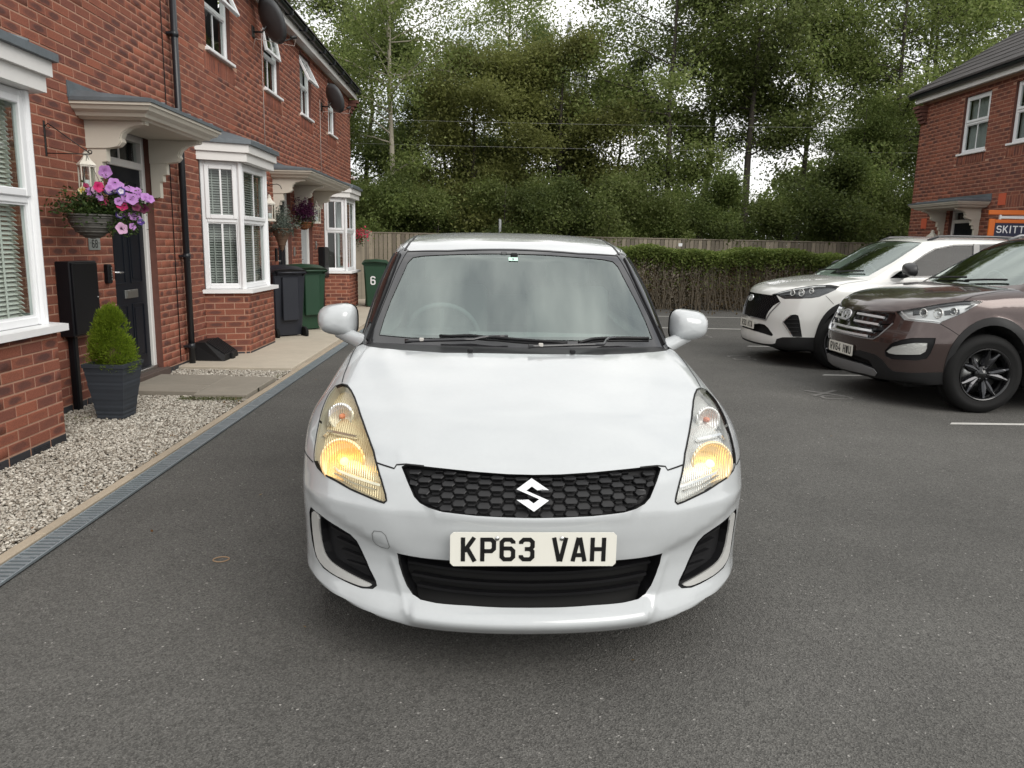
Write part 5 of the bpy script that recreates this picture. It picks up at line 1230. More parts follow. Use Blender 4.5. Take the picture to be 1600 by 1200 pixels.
def window_unit(name, parent, M, w, z0, z1, split=.53, open_deg=0.0, bar=True, sill=True, blind=None, depth=.06, room=True, curtain=False, obj_slats=False, sill_out=.05):
    """framed casement, local X 0..w, front face at y=0 (outwards -y)"""
    T = lambda m: M @ m
    f = .055; h = z1 - z0; zt = z0 + h*split
    fr = MB()
    fr.bbox(0, f, 0, depth, z0, z1, .006, 0, M); fr.bbox(w-f, w, 0, depth, z0, z1, .006, 0, M)
    fr.bbox(f, w-f, .002, depth, z0, z0+f, .006, 0, M); fr.bbox(f, w-f, .002, depth, z1-f, z1, .006, 0, M); fr.bbox(f, w-f, .002, depth, zt-f*.5, zt+f*.5, .006, 0, M)
    fo = fr.build(name, MAT['upvc'], parent)
    # fixed lower light
    g = MB(); g.quad(*[M @ Vector(v) for v in ((f, .031, z0+f), (w-f, .031, z0+f), (w-f, .031, zt-f*.5), (f, .031, zt-f*.5))]); g.build('pane', MAT['pane'], fo)
    bd = MB(); bd.box(f, f+.012, .014, .030, z0+f, zt-f*.5, 0, M); bd.box(w-f-.012, w-f, .014, .030, z0+f, zt-f*.5, 0, M); bd.box(f+.012, w-f-.012, .014, .030, z0+f, z0+f+.012, 0, M); bd.box(f+.012, w-f-.012, .014, .030, zt-f*.5-.012, zt-f*.5, 0, M)
    if bar: bd.box(w/2-.011, w/2+.011, .020, .0298, z0+f+.012, zt-f*.5-.012, 0, M)
    bd.build('glazing_bead', MAT['upvc'], fo)
    # top-hung sash
    a, b, c, d = f-.012, w-f+.012, zt+f*.5-.012, z1-f+.012
    Ms = M @ Matrix.Translation((0, -.016, d)) @ Matrix.Rotation(radians(-open_deg), 4, 'X') @ Matrix.Translation((0, 0, -d))
    q = MB(); t = .050
    q.bbox(a, a+t, 0, .045, c, d, .006, 0, Ms); q.bbox(b-t, b, 0, .045, c, d, .006, 0, Ms); q.bbox(a+t, b-t, .001, .045, c, c+t, .006, 0, Ms); q.bbox(a+t, b-t, .001, .045, d-t, d, .006, 0, Ms)
    if bar: q.box(w/2-.010, w/2+.010, .012, .0215, c+t, d-t, 0, Ms)
    so = q.build('opening_sash', MAT['upvc'], fo)
    g = MB(); g.quad(*[Ms @ Vector(v) for v in ((a+t, .023, c+t), (b-t, .023, c+t), (b-t, .023, d-t), (a+t, .023, d-t))]); g.build('pane', MAT['pane'], fo)
    if open_deg > 2:
        s_ = MB()
        for x in (a+.03, b-.03): s_.tube([M @ Vector((x, .01, z1-f-.20)), Ms @ Vector((x, .03, c+.06))], .004, 5)
        s_.build('window_stay', MAT['satin'], fo)
    if sill:
        s_ = MB(); s_.bbox(-.045, w+.045, -sill_out-.02, depth*.5, z0-.045, z0-.003, .008, 0, M); s_.build('sill', MAT['sill'], fo)
    if blind:
        n = int((h-.12)/.030); bm = MB()
        yb = depth + .055; bo = None
        for k in range(n):
            zz = z0 + .06 + k*.030
            Mk = M @ Matrix.Translation((0, yb, zz)) @ Matrix.Rotation(radians(38), 4, 'X')
            if obj_slats:
                if bo is None:
                    hb = MB(); hb.box(f, w-f, yb-.02, yb+.02, z1-f-.03, z1-f, 0, M); 
                    for x in (.22*w, .78*w): hb.box(x-.009, x+.009, yb-.021, yb-.019, z0+f, z1-f, 0, M)
                    bo = hb.build('window_blind', blind, parent)
                sl = MB(); sl.box(f*.6, w-f*.6, -.017, .017, -.0012, .0012, 0, Mk); sl.build('slat', blind, bo)
            else: bm.box(f*.6, w-f*.6, -.017, .017, -.0012, .0012, 0, Mk)
        if not obj_slats:
            for x in (.3*w, .7*w): bm.box(x-.006, x+.006, yb-.021, yb-.019, z0+f, z1-f, 0, M)
            bm.build('window_blind', blind, fo, kind='stuff')
    if curtain:
        c_ = MB(); n = 30; V = []; 
        for i in range(n+1):
            x = f*.5 + (w-f)*i/n; y = depth + .05 + .018*sin(i*1.9) + .006*sin(i*5.1)
            V += [M @ Vector((x, y, z0)), M @ Vector((x, y, z1))]
        c_.add(V, [(2*i, 2*i+2, 2*i+3, 2*i+1) for i in range(n)], 0, True); c_.build('curtain', MAT['curtain'], fo)
    if room:
        r = MB(); a_, b_, c_, d_ = -.02, w+.02, depth+.04, depth+.75; P_ = lambda x, y, z: M @ Vector((x, y, z)); zl, zh = z0-.05, z1+.05
        r.quad(P_(a_, d_, zl), P_(b_, d_, zl), P_(b_, d_, zh), P_(a_, d_, zh)); r.quad(P_(a_, c_, zl), P_(a_, d_, zl), P_(a_, d_, zh), P_(a_, c_, zh)); r.quad(P_(b_, c_, zl), P_(b_, d_, zl), P_(b_, d_, zh), P_(b_, c_, zh)); r.quad(P_(a_, c_, zl), P_(b_, c_, zl), P_(b_, d_, zl), P_(a_, d_, zl)); r.quad(P_(a_, c_, zh), P_(b_, c_, zh), P_(b_, d_, zh), P_(a_, d_, zh)); r.build('room_behind', MAT['dark_room'], fo)
    return fo

def bay_window(job, parent, y0, y1, Xw=-3.42, Xf=-2.96, d=.20, near=False, blind=None, curtain=False):
    """canted ground-floor bay on the left-hand terrace"""
    P = [(Xw, y0-d), (Xf, y0), (Xf, y1), (Xw, y1+d)]
    base = MB()
    for a, b in zip(P[:-1], P[1:]): base.quad((*a, 0), (*b, 0), (*b, .80), (*a, .80))
    base.quad(*[(p[0], p[1], .795) for p in P])
    bo = base.build('bay_base', MAT['mortar'], parent)
    for a, b in zip(P[:-1], P[1:]):
        L = math.dist(a, b); u = ((b[0]-a[0])/L, (b[1]-a[1])/L)
        job.wall(bo, a, u, L, .075, .795, shift=.11)
        k = 0.0
        while k < L - .02:
            w = min(.215, L-k)
            mb = MB(); Mx = WM(a, u); mb.bbox(k+.002, k+w-.008, -.008, .0, .004, .074, .004, 0, Mx)
            if near and u[1] > .9 and .18 < k - (L - .65) < .30:
                for q in range(5): mb.box(k+.02, k+w-.02, -.012, -.0075, .012+q*.012, .018+q*.012, 0, Mx)
                mb.build('air_brick', MAT['blue_brick'], bo)
            else: mb.build('blue_brick', MAT['blue_brick'], bo)
            k += .225
    # sill following the plan
    def ring(off):
        n = Vector((1, 0)); q = []
        q.append((Xw, y0-d-off*.9)); q.append((Xf+off, y0-off*.62)); q.append((Xf+off, y1+off*.62)); q.append((Xw, y1+d+off*.9)); return q
    s = MB(); s.prism(ring(.065), .800, .845); so = s.build('bay_sill', MAT['sill'], parent)
    # lights
    inn = ring(-.055)
    for i, (a, b) in enumerate(zip(inn[:-1], inn[1:])):
        L = math.dist(a, b); u = ((b[0]-a[0])/L, (b[1]-a[1])/L)
        a2 = (a[0]+u[0]*.0, a[1]+u[1]*.0)
        if i == 1 and near:
            window_unit('bay_light', parent, WM(a, u), L, .848, 2.35, .545, blind=blind, sill=False, bar=False, obj_slats=True, room=False)
        else: window_unit('bay_light', parent, WM(a, u), L, .848, 2.35, .545, blind=blind if not curtain else None, sill=False, room=False, curtain=curtain and i == 1, bar=True)
    for a in inn[1:3]:
        c = MB(); c.tube([(a[0]-.005, a[1], .846), (a[0]-.005, a[1], 2.35)], .033, 8, smooth=False); c.build('corner_post', MAT['upvc'], parent)
    r = MB(); ya_, yb_, xb = y0-.185, y1+.185, Xw-.8
    r.quad((xb, ya_, .8), (xb, yb_, .8), (xb, yb_, 2.5), (xb, ya_, 2.5)); r.quad((xb, ya_, .8), (Xw+.01, ya_, .8), (Xw+.01, ya_, 2.5), (xb, ya_, 2.5)); r.quad((xb, yb_, .8), (Xw+.01, yb_, .8), (Xw+.01, yb_, 2.5), (xb, yb_, 2.5)); r.quad((xb, ya_, .81), (Xw+.01, ya_, .81), (Xw+.01, yb_, .81), (xb, yb_, .81)); r.build('room_behind', MAT['room_wall'], parent)
    # fascia boards and lead roof
    f = MB(); f.prism(ring(.055), 2.352, 2.452); f.prism(ring(.090), 2.4525, 2.548); f.build('bay_fascia', MAT['upvc2'], parent)
    l_ = MB(); l_.prism(ring(.125), 2.5485, 2.60)
    tp = ring(.125); up = [(Xw, y0-d+.02), (Xw+.10, y0+.06), (Xw+.10, y1-.06), (Xw, y1+d-.02)]
    V = [(x, y, 2.60) for x, y in tp] + [(x, y, 2.74) for x, y in up]
    l_.add(V, [(0, 1, 5, 4), (1, 2, 6, 5), (2, 3, 7, 6), (4, 5, 6, 7)])
    l_.box(Xw, Xw+.012, y0-d-.15, y1+d+.15, 2.60, 2.80)
    for y in (y0+.25, (y0+y1)/2, y1-.25): l_.tube([(Xf+.125, y, 2.602), (Xw+.1, y, 2.745)], .012, 6)
    l_.build('lead_roof', MAT['lead'], parent)
MAT['upvc2'] = pm('white_fascia', (.70, .69, .67), .45, var=[(3, .06), (20, .03)])

def canopy(parent, y0, y1, brs, Xw=-3.42, sgn=1, proj=.66, z0=2.40, name='door_canopy'):
    """moulded door canopy with scroll brackets; sgn=+1 projects to +X"""
    Mx = Matrix(((sgn, 0, 0, Xw), (0, 1, 0, 0), (0, 0, 1, 0), (0, 0, 0, 1)))
    c = MB()
    prof = [(0, z0), (.50*proj/.66, z0), (.52*proj/.66, z0+.012), (.56*proj/.66, z0+.016), (.575*proj/.66, z0+.040), (.62*proj/.66, z0+.062), (.635*proj/.66, z0+.09), (proj-.008, z0+.096), (proj-.008, z0+.118), (0, z0+.118)]
    # sweep the cornice round three sides
    base = prof[1][0]; V = []; rows = []
    for (x, z) in prof[1:9]:
        e = x - base; rows.append([(0, y0+.16-e*1.0, z), (x, y0+.16-e, z), (x, y1-.16+e, z), (0, y1-.16+e, z)])
    for r in rows: V += r
    F = [(i*4+j, i*4+j+1, (i+1)*4+j+1, (i+1)*4+j) for i in range(len(rows)-1) for j in range(3)]
    F += [(0, 1, 2, 3), tuple(4*(len(rows)-1)+k for k in (3, 2, 1, 0))]
    c.add([Mx @ Vector(v) for v in V], F)
    co = c.build(name, MAT['cream'], parent)
    e0 = rows[-1][1][1] - .012; e1 = rows[-1][2][1] + .012
    l_ = MB(); V = [(0, e0, z0+.1185), (proj+.006, e0, z0+.1185), (proj+.006, e1, z0+.1185), (0, e1, z0+.1185), (0, e0, z0+.148), (proj+.006, e0, z0+.148), (proj+.006, e1, z0+.148), (0, e1, z0+.148), (0, e0+.05, z0+.21), (0, e1-.05, z0+.21)]
    l_.add([Mx @ Vector(v) for v in V], [(0, 1, 5, 4), (1, 2, 6, 5), (2, 3, 7, 6), (0, 3, 2, 1), (4, 5, 8), (5, 6, 9, 8), (6, 7, 9)])
    V = [(.012, e0-.01, z0+.14), (.012, e1+.01, z0+.14), (.012, e1+.01, z0+.27), (.012, e0-.01, z0+.27)]
    l_.add([Mx @ Vector(v) for v in V] + [Mx @ Vector((0, v[1], v[2])) for v in V], [(0, 1, 2, 3), (0, 3, 7, 4), (1, 5, 6, 2), (3, 2, 6, 7)])
    n = 6
    for k in range(1, n):
        y = e0 + (e1-e0)*k/n; l_.tube([Mx @ Vector((proj, y, z0+.152)), Mx @ Vector((.02, y, z0+.212))], .010, 6)
    l_.build('lead_cover', MAT['lead'], co)
    S = [(0, 0), (.50, 0), (.50, -.025), (.44, -.035), (.37, -.055), (.315, -.095), (.295, -.14), (.305, -.17), (.27, -.205), (.225, -.215), (.165, -.222), (.16, -.235), (.16, -.33), (.12, -.335), (.12, -.40), (.085, -.405), (.085, -.56), (0, -.56)]
    S = [(x*proj/.66, z) for x, z in S]
    for yb in brs:
        b = MB(); b.prism(S, -.035, .035, 0, Mx @ Matrix(((1, 0, 0, 0), (0, 0, 1, yb), (0, 1, 0, z0-.001), (0, 0, 0, 1))))
        b.prism([(x*.96 if x > .05 else x, z) for x, z in S if z > -.23] + [(.0, -.225)], -.048, .048, 0, Mx @ Matrix(((1, 0, 0, 0), (0, 0, 1, yb), (0, 1, 0, z0-.002), (0, 0, 0, 1))))
        b.build('bracket', MAT['cream'], co)
    return co

def door(parent, Xw, ya, yb, sgn=1, z0=.10, ztop=2.42, rec=.085, mat=None, style='six', plate=True, handle_at=0):
    """door set in its frame: ya..yb overall, recessed from wall face Xw"""
    Mx = Matrix(((sgn, 0, 0, Xw - sgn*rec), (0, 1, 0, 0), (0, 0, 1, 0), (0, 0, 0, 1)))  # local +x outwards
    f = .065; zt = 2.14
    fr = MB()
    fr.bbox(-.06, .02, ya, ya+f, z0, ztop, .006, 0, Mx); fr.bbox(-.06, .02, yb-f, yb, z0, ztop, .006, 0, Mx)
    fr.bbox(-.06, .018, ya+f, yb-f, ztop-f, ztop, .006, 0, Mx); fr.bbox(-.06, .018, ya+f, yb-f, zt-.045, zt+.025, .006, 0, Mx)
    fo = fr.build('door_frame', MAT['upvc2'], parent)
    g = MB(); g.quad(*[Mx @ Vector(v) for v in ((-.028, ya+f, zt+.025), (-.028, yb-f, zt+.025), (-.028, yb-f, ztop-f), (-.028, ya+f, ztop-f))]); g.build('fanlight_pane', MAT['pane'], fo)
    g = MB(); g.box(-.024, -.012, (ya+yb)/2-.01, (ya+yb)/2+.01, zt+.026, ztop-f-.001, 0, Mx); g.build('fanlight_bar', MAT['upvc2'], fo)
    g = MB(); g.box(-.70, -.061, ya-.02, yb+.02, z0, ztop+.02, 0, Mx); g.build('hall_behind', MAT['dark_room'], fo)
    th = MB(); th.bbox(-.06, .045, ya+.02, yb-.02, z0-.02, z0+.035, .006, 0, Mx); th.build('threshold', MAT['satin'], fo)
    d = MB(); a, b, c, e = ya+f+.002, yb-f-.002, z0+.036, zt-.046
    d.box(-.045, -.010, a, b, c, e, 0, Mx)
    w = b-a
    rows = [(c+.12, c+.66), (c+.86, c+1.42), (c+1.52, e-.12)]
    for (p, q) in rows:
        for (s0, s1) in ((a+.09, a+w/2-.05), (a+w/2+.05, b-.09)):
            t = .014
            d.bbox(-.010, -.003, s0, s1, p, p+t, .003, 0, Mx); d.bbox(-.010, -.003, s0, s1, q-t, q, .003, 0, Mx)
            d.bbox(-.010, -.003, s0, s0+t, p+t, q-t, .003, 0, Mx); d.bbox(-.010, -.003, s1-t, s1, p+t, q-t, .003, 0, Mx)
            d.bbox(-.010, -.0045, s0+.045, s1-.045, p+.045, q-.045, .004, 0, Mx)
    do = d.build('front_door', mat or MAT['door_black'], parent)
    hy = a+.055 if handle_at == 0 else b-.055; dr = 1 if handle_at == 0 else -1
    h = MB(); h.bbox(-.010, .0, hy-.018, hy+.018, c+.86, c+1.08, .005, 0, Mx); h.tube([Mx @ Vector((.0, hy, c+.98)), Mx @ Vector((.045, hy, c+.98)), Mx @ Vector((.05, hy+dr*.12, c+.975))], .009, 8); h.build('handle', MAT['chrome'], do)
    if plate:
        m = (a+b)/2 + .03; h = MB(); h.bbox(-.010, .004, m-.135, m+.135, c+.72, c+.80, .006, 0, Mx); h.bbox(.0042, .009, m-.105, m+.105, c+.733, c+.787, .004, 0, Mx); h.build('letter_plate', MAT['satin'], do)
    return fo

def gable_bits(): pass
MAT['cable'] = pm('pale_cable', (.42, .36, .33), .6)
MAT['gravel_base'] = pm('gravel_soil', (.09, .078, .062), .95, var=[(6, .3), (60, .3)])
MAT['orange'] = pm('orange_paint', (.72, .16, .015), .4)
MAT['navy'] = pm('navy_panel', (.008, .012, .045), .35)
MAT['mast'] = pm('grey_mast', (.28, .29, .30), .6, var=(1, .1))
MAT['wire'] = pm('pale_wire', (.30, .30, .29), .7)
# ---------------------------------------------------------------- left-hand terrace, three houses, and the house across the way
XW = -3.42
def terrace_house(kind, label, y0, y1, bay, dr, wins, canopy_spec=None, doormat=None):
    h = thing('terraced_house', label, 'house', (0, 0, 0), group='red brick houses of the left-hand row')
    job = BrickJob(); L = y1 - y0; z1 = 4.80
    holes = []; sold = []
    if bay: holes.append((bay[0]-.18-y0, bay[1]+.18-y0, .78, 2.58))
    if dr: holes.append((dr[0]-y0, dr[1]-y0, .03, 2.42))
    for (a, b, op, cur) in wins:
        holes.append((a-y0, b-y0, 3.69, 4.75)); sold.append((a-.10-y0, b+.10-y0, 3.44, 3.64))
    u = (0, 1)   # walking away from the camera the outside is on the right
    w = wall_mesh('wall', MAT['mortar'], (XW, y0), u, L, 0, z1+.1, holes, h, .09)
    bh = list(holes)
    if bay: bh.append((bay[0]-.20-y0, bay[1]+.20-y0, 0, .80))
    for (a, b, op, cur) in wins: bh.append((a-.05-y0, b+.05-y0, 3.63, 3.70))
    job.wall(w, (XW, y0), u, L, .075, z1, bh, sold, shift=random.random()*.1)
    k = 0
    while k < L - .05:
        p, q = k, min(k+.215, L)
        if not any(a-.02 < (p+q)/2 < b+.02 and c < .05 for a, b, c, d in bh):
            mb = MB(); mb.bbox(p+.004, q-.004, -.007, 0, .003, .074, .004, 0, WM((XW, y0), u)); mb.build('blue_brick', MAT['blue_brick'], w)
        k += .225
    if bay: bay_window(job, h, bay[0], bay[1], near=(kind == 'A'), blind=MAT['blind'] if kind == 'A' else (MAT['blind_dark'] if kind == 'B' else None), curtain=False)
    job.finish(298)
    for (a, b, op, cur) in wins:
        window_unit('upper_window', h, WM((XW-.045, a+.01), u), b-a-.02, 3.70, 4.74, .50, op, curtain=cur, sill_out=.075)
    if dr: door(h, XW, dr[0], dr[1], mat=doormat)
    if dr and dr[0] < 8:
        st = MB(); st.bbox(XW-.10, XW+.05, dr[0]-.06, dr[1]+.06, .02, .10, .006); st.build('door_step', MAT['brown_mat'], h)
    if canopy_spec: canopy(h, *canopy_spec)
    # eaves: soffit, fascia, gutter, first tiles
    f = MB(); f.box(XW-.02, XW+.16, y0, y1, z1+.03, z1+.045); f.bbox(XW+.15, XW+.172, y0, y1, z1-.005, z1+.185, .004); f.build('fascia', MAT['upvc2'], h)
    g = MB(); n = 9; prof = [(XW+.232 + .055*cos(t), z1+.165 + .055*sin(t)) for t in np.linspace(pi, 2*pi, n)]
    V = [(x, y, z) for y in (y0, y1) for x, z in prof] + [(x, y, z) for y in (y0, y1) for x, z in [(XW+.232 + .050*cos(t), z1+.166 + .050*sin(t)) for t in np.linspace(pi, 2*pi, n)]]
    F = [(i, i+1, n+i+1, n+i) for i in range(n-1)] + [(2*n+i+1, 2*n+i, 3*n+i, 3*n+i+1) for i in range(n-1)]
    g.add(V, F, 0, True)
    k = y0 + .5
    while k < y1:
        g.bbox(XW+.172, XW+.30, k-.012, k+.012, z1+.10, z1+.175, .004); k += .9
    g.build('gutter', MAT['black_pipe'], h)
    r = MB(); sl = .62
    rf = r.build if False else None
    slab = MB(); slab.add([(XW+.27, y0, z1+.185), (XW+.27, y1, z1+.185), (XW-3.6, y1, z1+.185+4.07*sl), (XW-3.6, y0, z1+.185+4.07*sl), (XW+.27, y0, z1+.165), (XW+.27, y1, z1+.165), (XW-3.6, y1, z1+.165+4.07*sl), (XW-3.6, y0, z1+.165+4.07*sl)], [(0, 1, 2, 3), (7, 6, 5, 4), (0, 4, 5, 1), (1, 5, 6, 2), (0, 3, 7, 4)])
    ro = slab.build('roof', MAT['tile_black'], h)
    y = y0
    me = None
    while y < y1 - .05:
        w_ = min(.30, y1-y)
        t = MB(); t.add([(0, .004, 0), (0, w_-.004, 0), (-.36, w_-.004, .36*sl), (-.36, .004, .36*sl), (0, .004, .022), (0, w_-.004, .022), (-.36, w_-.004, .36*sl+.022), (-.36, .004, .36*sl+.022)], [(4, 5, 6, 7), (0, 4, 5, 1)[::-1], (0, 3, 7, 4), (1, 5, 6, 2), (3, 2, 1, 0)])
        t.build('tile', MAT['tile'], ro, (XW+.30, y, z1+.188)); y += .30
    st = MB(); rows = 12
    for i in range(1, rows):
        for j in range(int((y1-y0)/.3)):
            x = XW+.30-.30*i; z = z1+.188+.30*i*sl; yy = y0+.3*j
            st.add([(x, yy+.004, z+.02), (x, yy+.296, z+.02), (x-.34, yy+.296, z+.02+.34*sl), (x-.34, yy+.004, z+.02+.34*sl), (x, yy+.004, z-.005), (x, yy+.296, z-.005)], [(0, 1, 2, 3), (4, 5, 1, 0)[::-1]])
    st.build('roof_tiles', MAT['tile'], ro, kind='stuff')
    return h

HA = terrace_house('A', 'nearest terraced house, its big white bay at the left edge and its door black', 2.6, 8.62, (4.16, 5.24), (7.06, 7.97), [(5.0, 5.88, 0, False)], (6.50, 8.16, (6.77, 7.98), XW))
HB = terrace_house('B', 'middle terraced house behind the downpipe with slatted blinds in its bay and navy bin outside', 8.62, 13.70, (9.42, 10.50), (12.50, 13.36), [(9.68, 10.58, 24, False), (12.05, 12.92, 10, False)], (12.12, 15.38, (12.34, 13.66, 15.12), XW))
HC = terrace_house('C', 'far end house of the left-hand row with a pale grey door beside its bay', 13.70, 19.12, (16.15, 17.20), (14.02, 14.92), [(14.25, 15.10, 26, True), (16.60, 17.38, 24, True)], None, MAT['door_grey'])
# corbelled brick at the far corner
m = MB()
for k in range(5): m.bbox(XW, XW+.03+.05*k, 18.93-.0, 19.10, 4.40+.075*k, 4.465+.075*k, .004)
m.build('corbel', MAT['reveal'], HC)
# side gable of the far house
m = MB(); m.quad((XW, 19.12, 0), (XW-7, 19.12, 0), (XW-7, 19.12, 4.9), (XW, 19.12, 4.9)); m.build('gable_wall', MAT['mortar'], HC)
# downpipe on the party line of the two near houses
p = MB(); p.tube([(XW+.072, 8.56, .02), (XW+.072, 8.56, 4.80)], .034, 14)
for z in (.25, 1.25, 2.42, 3.55):
    p.lathe([(.034, -.03), (.041, -.028), (.041, .028), (.034, .03)], 14, 0, Matrix.Translation((XW+.072, 8.56, z))); p.bbox(XW, XW+.075, 8.50, 8.62, z-.012, z+.012, .003)
p.tube([(XW+.072, 8.56, 4.78), (XW+.10, 8.56, 4.84), (XW+.22, 8.56, 4.90), (XW+.232, 8.56, 4.93)], .034, 12)
p.build('downpipe', MAT['black_pipe'], HA)
p = MB(); p.tube([(XW+.010, 8.40, .1), (XW+.010, 8.40, 4.7)], .005, 6); p.build('brick_joint_bead', MAT['gap'], HA)
for yy, zt, par in ((11.93, 4.5, HB), (15.78, 4.2, HC)):
    p = MB(); p.tube([(XW+.012, yy, 2.7), (XW+.012, yy+.01, zt)], .006, 6); p.build('aerial_cable', MAT['cable'], par)
MAT_c = None

# ---- house on the right
XR = 9.70
def right_house():
    h = thing('detached_house', 'red brick house on the far right behind the parked SUVs, under a brown tiled roof', 'house', (0, 0, 0))
    job = BrickJob(); u = (0, -1)      # coming towards the camera the outside (-X) is on the right
    Y0 = 17.60; L = 7.6; z1 = 4.75
    hw = [(1.58, 2.42, 3.50, 4.62), (3.12, 3.98, 3.52, 4.62)]
    hd = (1.52, 2.42, .05, 2.40)
    w = wall_mesh('wall', MAT['mortar'], (XR, Y0), u, L, 0, z1+.1, hw + [hd], h, .09)
    job.wall(w, (XR, Y0), u, L, 0, z1, [*hw, hd] + [(a-.05, b+.05, 3.44, 3.52) for a, b, c, d in hw], [(a-.05, b+.05, 3.27, 3.45) for a, b, c, d in hw] + [(3.2, 5.4, 2.34, 2.56)])
    job.finish(298, 60)
    for (a, b, c, d) in hw: window_unit('upper_window', h, WM((XR+.045, Y0-a-.01), u), b-a-.02, c, d, .52, 0, curtain=True, sill_out=.075)
    door(h, XR, Y0-hd[1], Y0-hd[0], sgn=-1, ztop=2.38)
    canopy(h, 14.78, 16.55, (15.08, 16.25), Xw=XR, sgn=-1, z0=2.36)
    for y, z in ((14.45, 2.50), (17.0, 2.12)):
        m = MB(); m.bbox(XR-.012, XR-.007, y-.11, y+.11, z-.11, z+.11, .002); m.build('air_brick_orange', MAT['patch_brick'], h)
    for k in range(5):
        m = MB(); m.bbox(XR-.06-.04*k, XR-.0, Y0-.02-.22, Y0-.0, 4.33+.075*k, 4.395+.075*k, .004); m.build('corbel', MAT['reveal'], h)
    f = MB(); f.box(XR-.18, XR, Y0-L, Y0-.0, z1+.03, z1+.045); f.bbox(XR-.20, XR-.175, Y0-L, Y0-.05, z1-.01, z1+.17, .004); f.build('fascia', MAT['upvc2'], h)
    g = MB(); g.tube([(XR-.26, Y0+.05, z1+.14), (XR-.26, Y0-L, z1+.14)], .055, 10); g.build('gutter', MAT['black_pipe'], h)
    sl = .62; ro = MB(); ro.add([(XR-.30, Y0+.05, z1+.17), (XR-.30, Y0-L, z1+.17), (XR+3.6, Y0-L, z1+.17+3.90*sl), (XR+3.6, Y0+.05, z1+.17+3.90*sl)], [(0, 3, 2, 1)])
    ro.quad((XR-.30, Y0+.05, z1+.17), (XR+3.6, Y0+.05, z1+.17+3.90*sl), (XR+7.6, Y0+.05, z1+.17), (XR+3.5, Y0+.05, z1+.1))
    rr = ro.build('roof', MAT['tile_black'], h)
    t = MB(); t.add([(0, .003, 0), (0, .327, 0), (.36, .327, .36*sl), (.36, .003, .36*sl), (0, .003, .040), (0, .327, .040), (.36, .327, .36*sl+.022), (.36, .003, .36*sl+.022)], [(4, 7, 6, 5), (0, 1, 5, 4), (0, 4, 7, 3), (1, 2, 6, 5)])
    tm = mesh_from('tile', t.V, t.F, MAT['tile'])
    rest = MB()
    for i in range(13):
        for j in range(22):
            x = XR-.34+.31*i; z = z1+.17+(.31*i-.04)*sl+.012; y = Y0+.07-.33*(j+1)
            if i < 9 and j < 19: ob('tile', tm, rr, (x, y, z + random.uniform(0, .004)))
            else: rest.add([(a+x, b+y, c+z) for a, b, c in t.V], t.F)
    rest.build('roof_tiles', MAT['tile'], rr, kind='stuff')
    m = MB(); m.quad((XR, Y0, 0), (XR, Y0, 4.9), (XR+7, Y0, 4.9), (XR+7, Y0, 0)); m.build('gable_wall', MAT['mortar'], h)
    return h
HR = right_house()

# ---------------------------------------------------------------- ground
g = MB(); g.quad((-90, -60, 0), (90, -60, 0), (90, 120, 0), (-90, 120, 0)); g.build('road', MAT['asphalt'], kind='structure')
# bay lines
for yl, x0 in ((6.245, 3.97), (8.74, 3.95), (11.36, 3.93), (13.86, 3.0), (16.29, 2.4)):
    m = MB(); x1 = 8.8; m.quad((x0, yl-.035, .004), (x1, yl-.035, .004), (x1, yl+.035, .004), (x0+.06, yl+.035, .004)); m.build('bay_line', MAT['line'], kind='structure')
def painted(o, digits, sz, mat):
    t = MB(); text_mb(t, digits, Matrix.Translation((o[0], o[1], .004)) @ Matrix.Rotation(radians(90), 4, 'Z'), sz, sz*.6, None, .16, 0, .0012); t.build('bay_number', mat, kind='structure')
for (x, y) in ((3.42, 7.45), (3.36, 10.05), (3.5, 12.6)): painted((x + .25, y - .22), '00' if y > 8 else '0', .34, MAT['line_faint'])
m = MB(); m.ribbon([(3.30, 7.42), (3.66, 7.72)], .05, .0012, 0, Matrix.Translation((0, 0, .004))); m.ribbon([(3.62, 7.42), (3.32, 7.70)], .05, .0013, 0, Matrix.Translation((0, 0, .004))); m.build('bay_number', MAT['line_faint'], kind='structure')
# edging kerb and linear drain
def edge_x(y): return -2.0
k = -1.0
while k < 19.0:
    m = MB(); j = random.uniform(-.002, .002); m.bbox(-2.17+j, -2.115+j, k+.002, k+.898, -.05, .028, .006); m.build('edging_stone', MAT['edging'], kind='structure'); k += .90
dr = thing('drain_channel', 'long galvanised slotted drain along the edge of the drive beside the gravel', 'drain', (-2.055, 0, 0))
c = MB(); c.quad((-.056, -1, .0035), (.056, -1, .0035), (.056, 19, .0035), (-.056, 19, .0035)); c.build('channel', MAT['channel_dark'], dr)
gm = MB(); Lg = .5
for x in (-.054, .046): gm.bbox(x, x+.008, .001, Lg-.001, .005, .018, .001)
for e in (.001, Lg-.013): gm.box(-.046, .046, e, e+.012, .005, .0175)
n = 12
for i in range(n):
    y = .020 + i*(Lg-.04)/n; gm.box(-.046, .046, y, y+.020, .006, .017)
gm.box(-.02, .02, .24, .262, .006, .0175)
gmesh = mesh_from('grate', gm.V, gm.F, MAT['galv'])
y = -1.0
while y < 18.9: ob('grate', gmesh, dr, (0, y, 0)); y += Lg
# slabs in front of the near door
path = thing('slab_path', 'beige paving slabs leading from the drive to the black front door', 'path', (0, 0, 0))
def slab(x0, x1, y0, y1, par, z=.060, mat='slab'):
    m = MB(); m.bbox(x0+.003, x1-.003, y0+.003, y1-.003, .012, z+random.uniform(-.001, .002), .005); m.build('slab', MAT[mat], par)
for x0, x1 in ((-3.37, -2.66), (-2.66, -2.18)):
    for y0, y1 in ((6.88, 7.22), (7.22, 7.78)): slab(x0, x1, y0-.12*(x0 > -2.8), y1-.06*(x0 > -2.8), path)
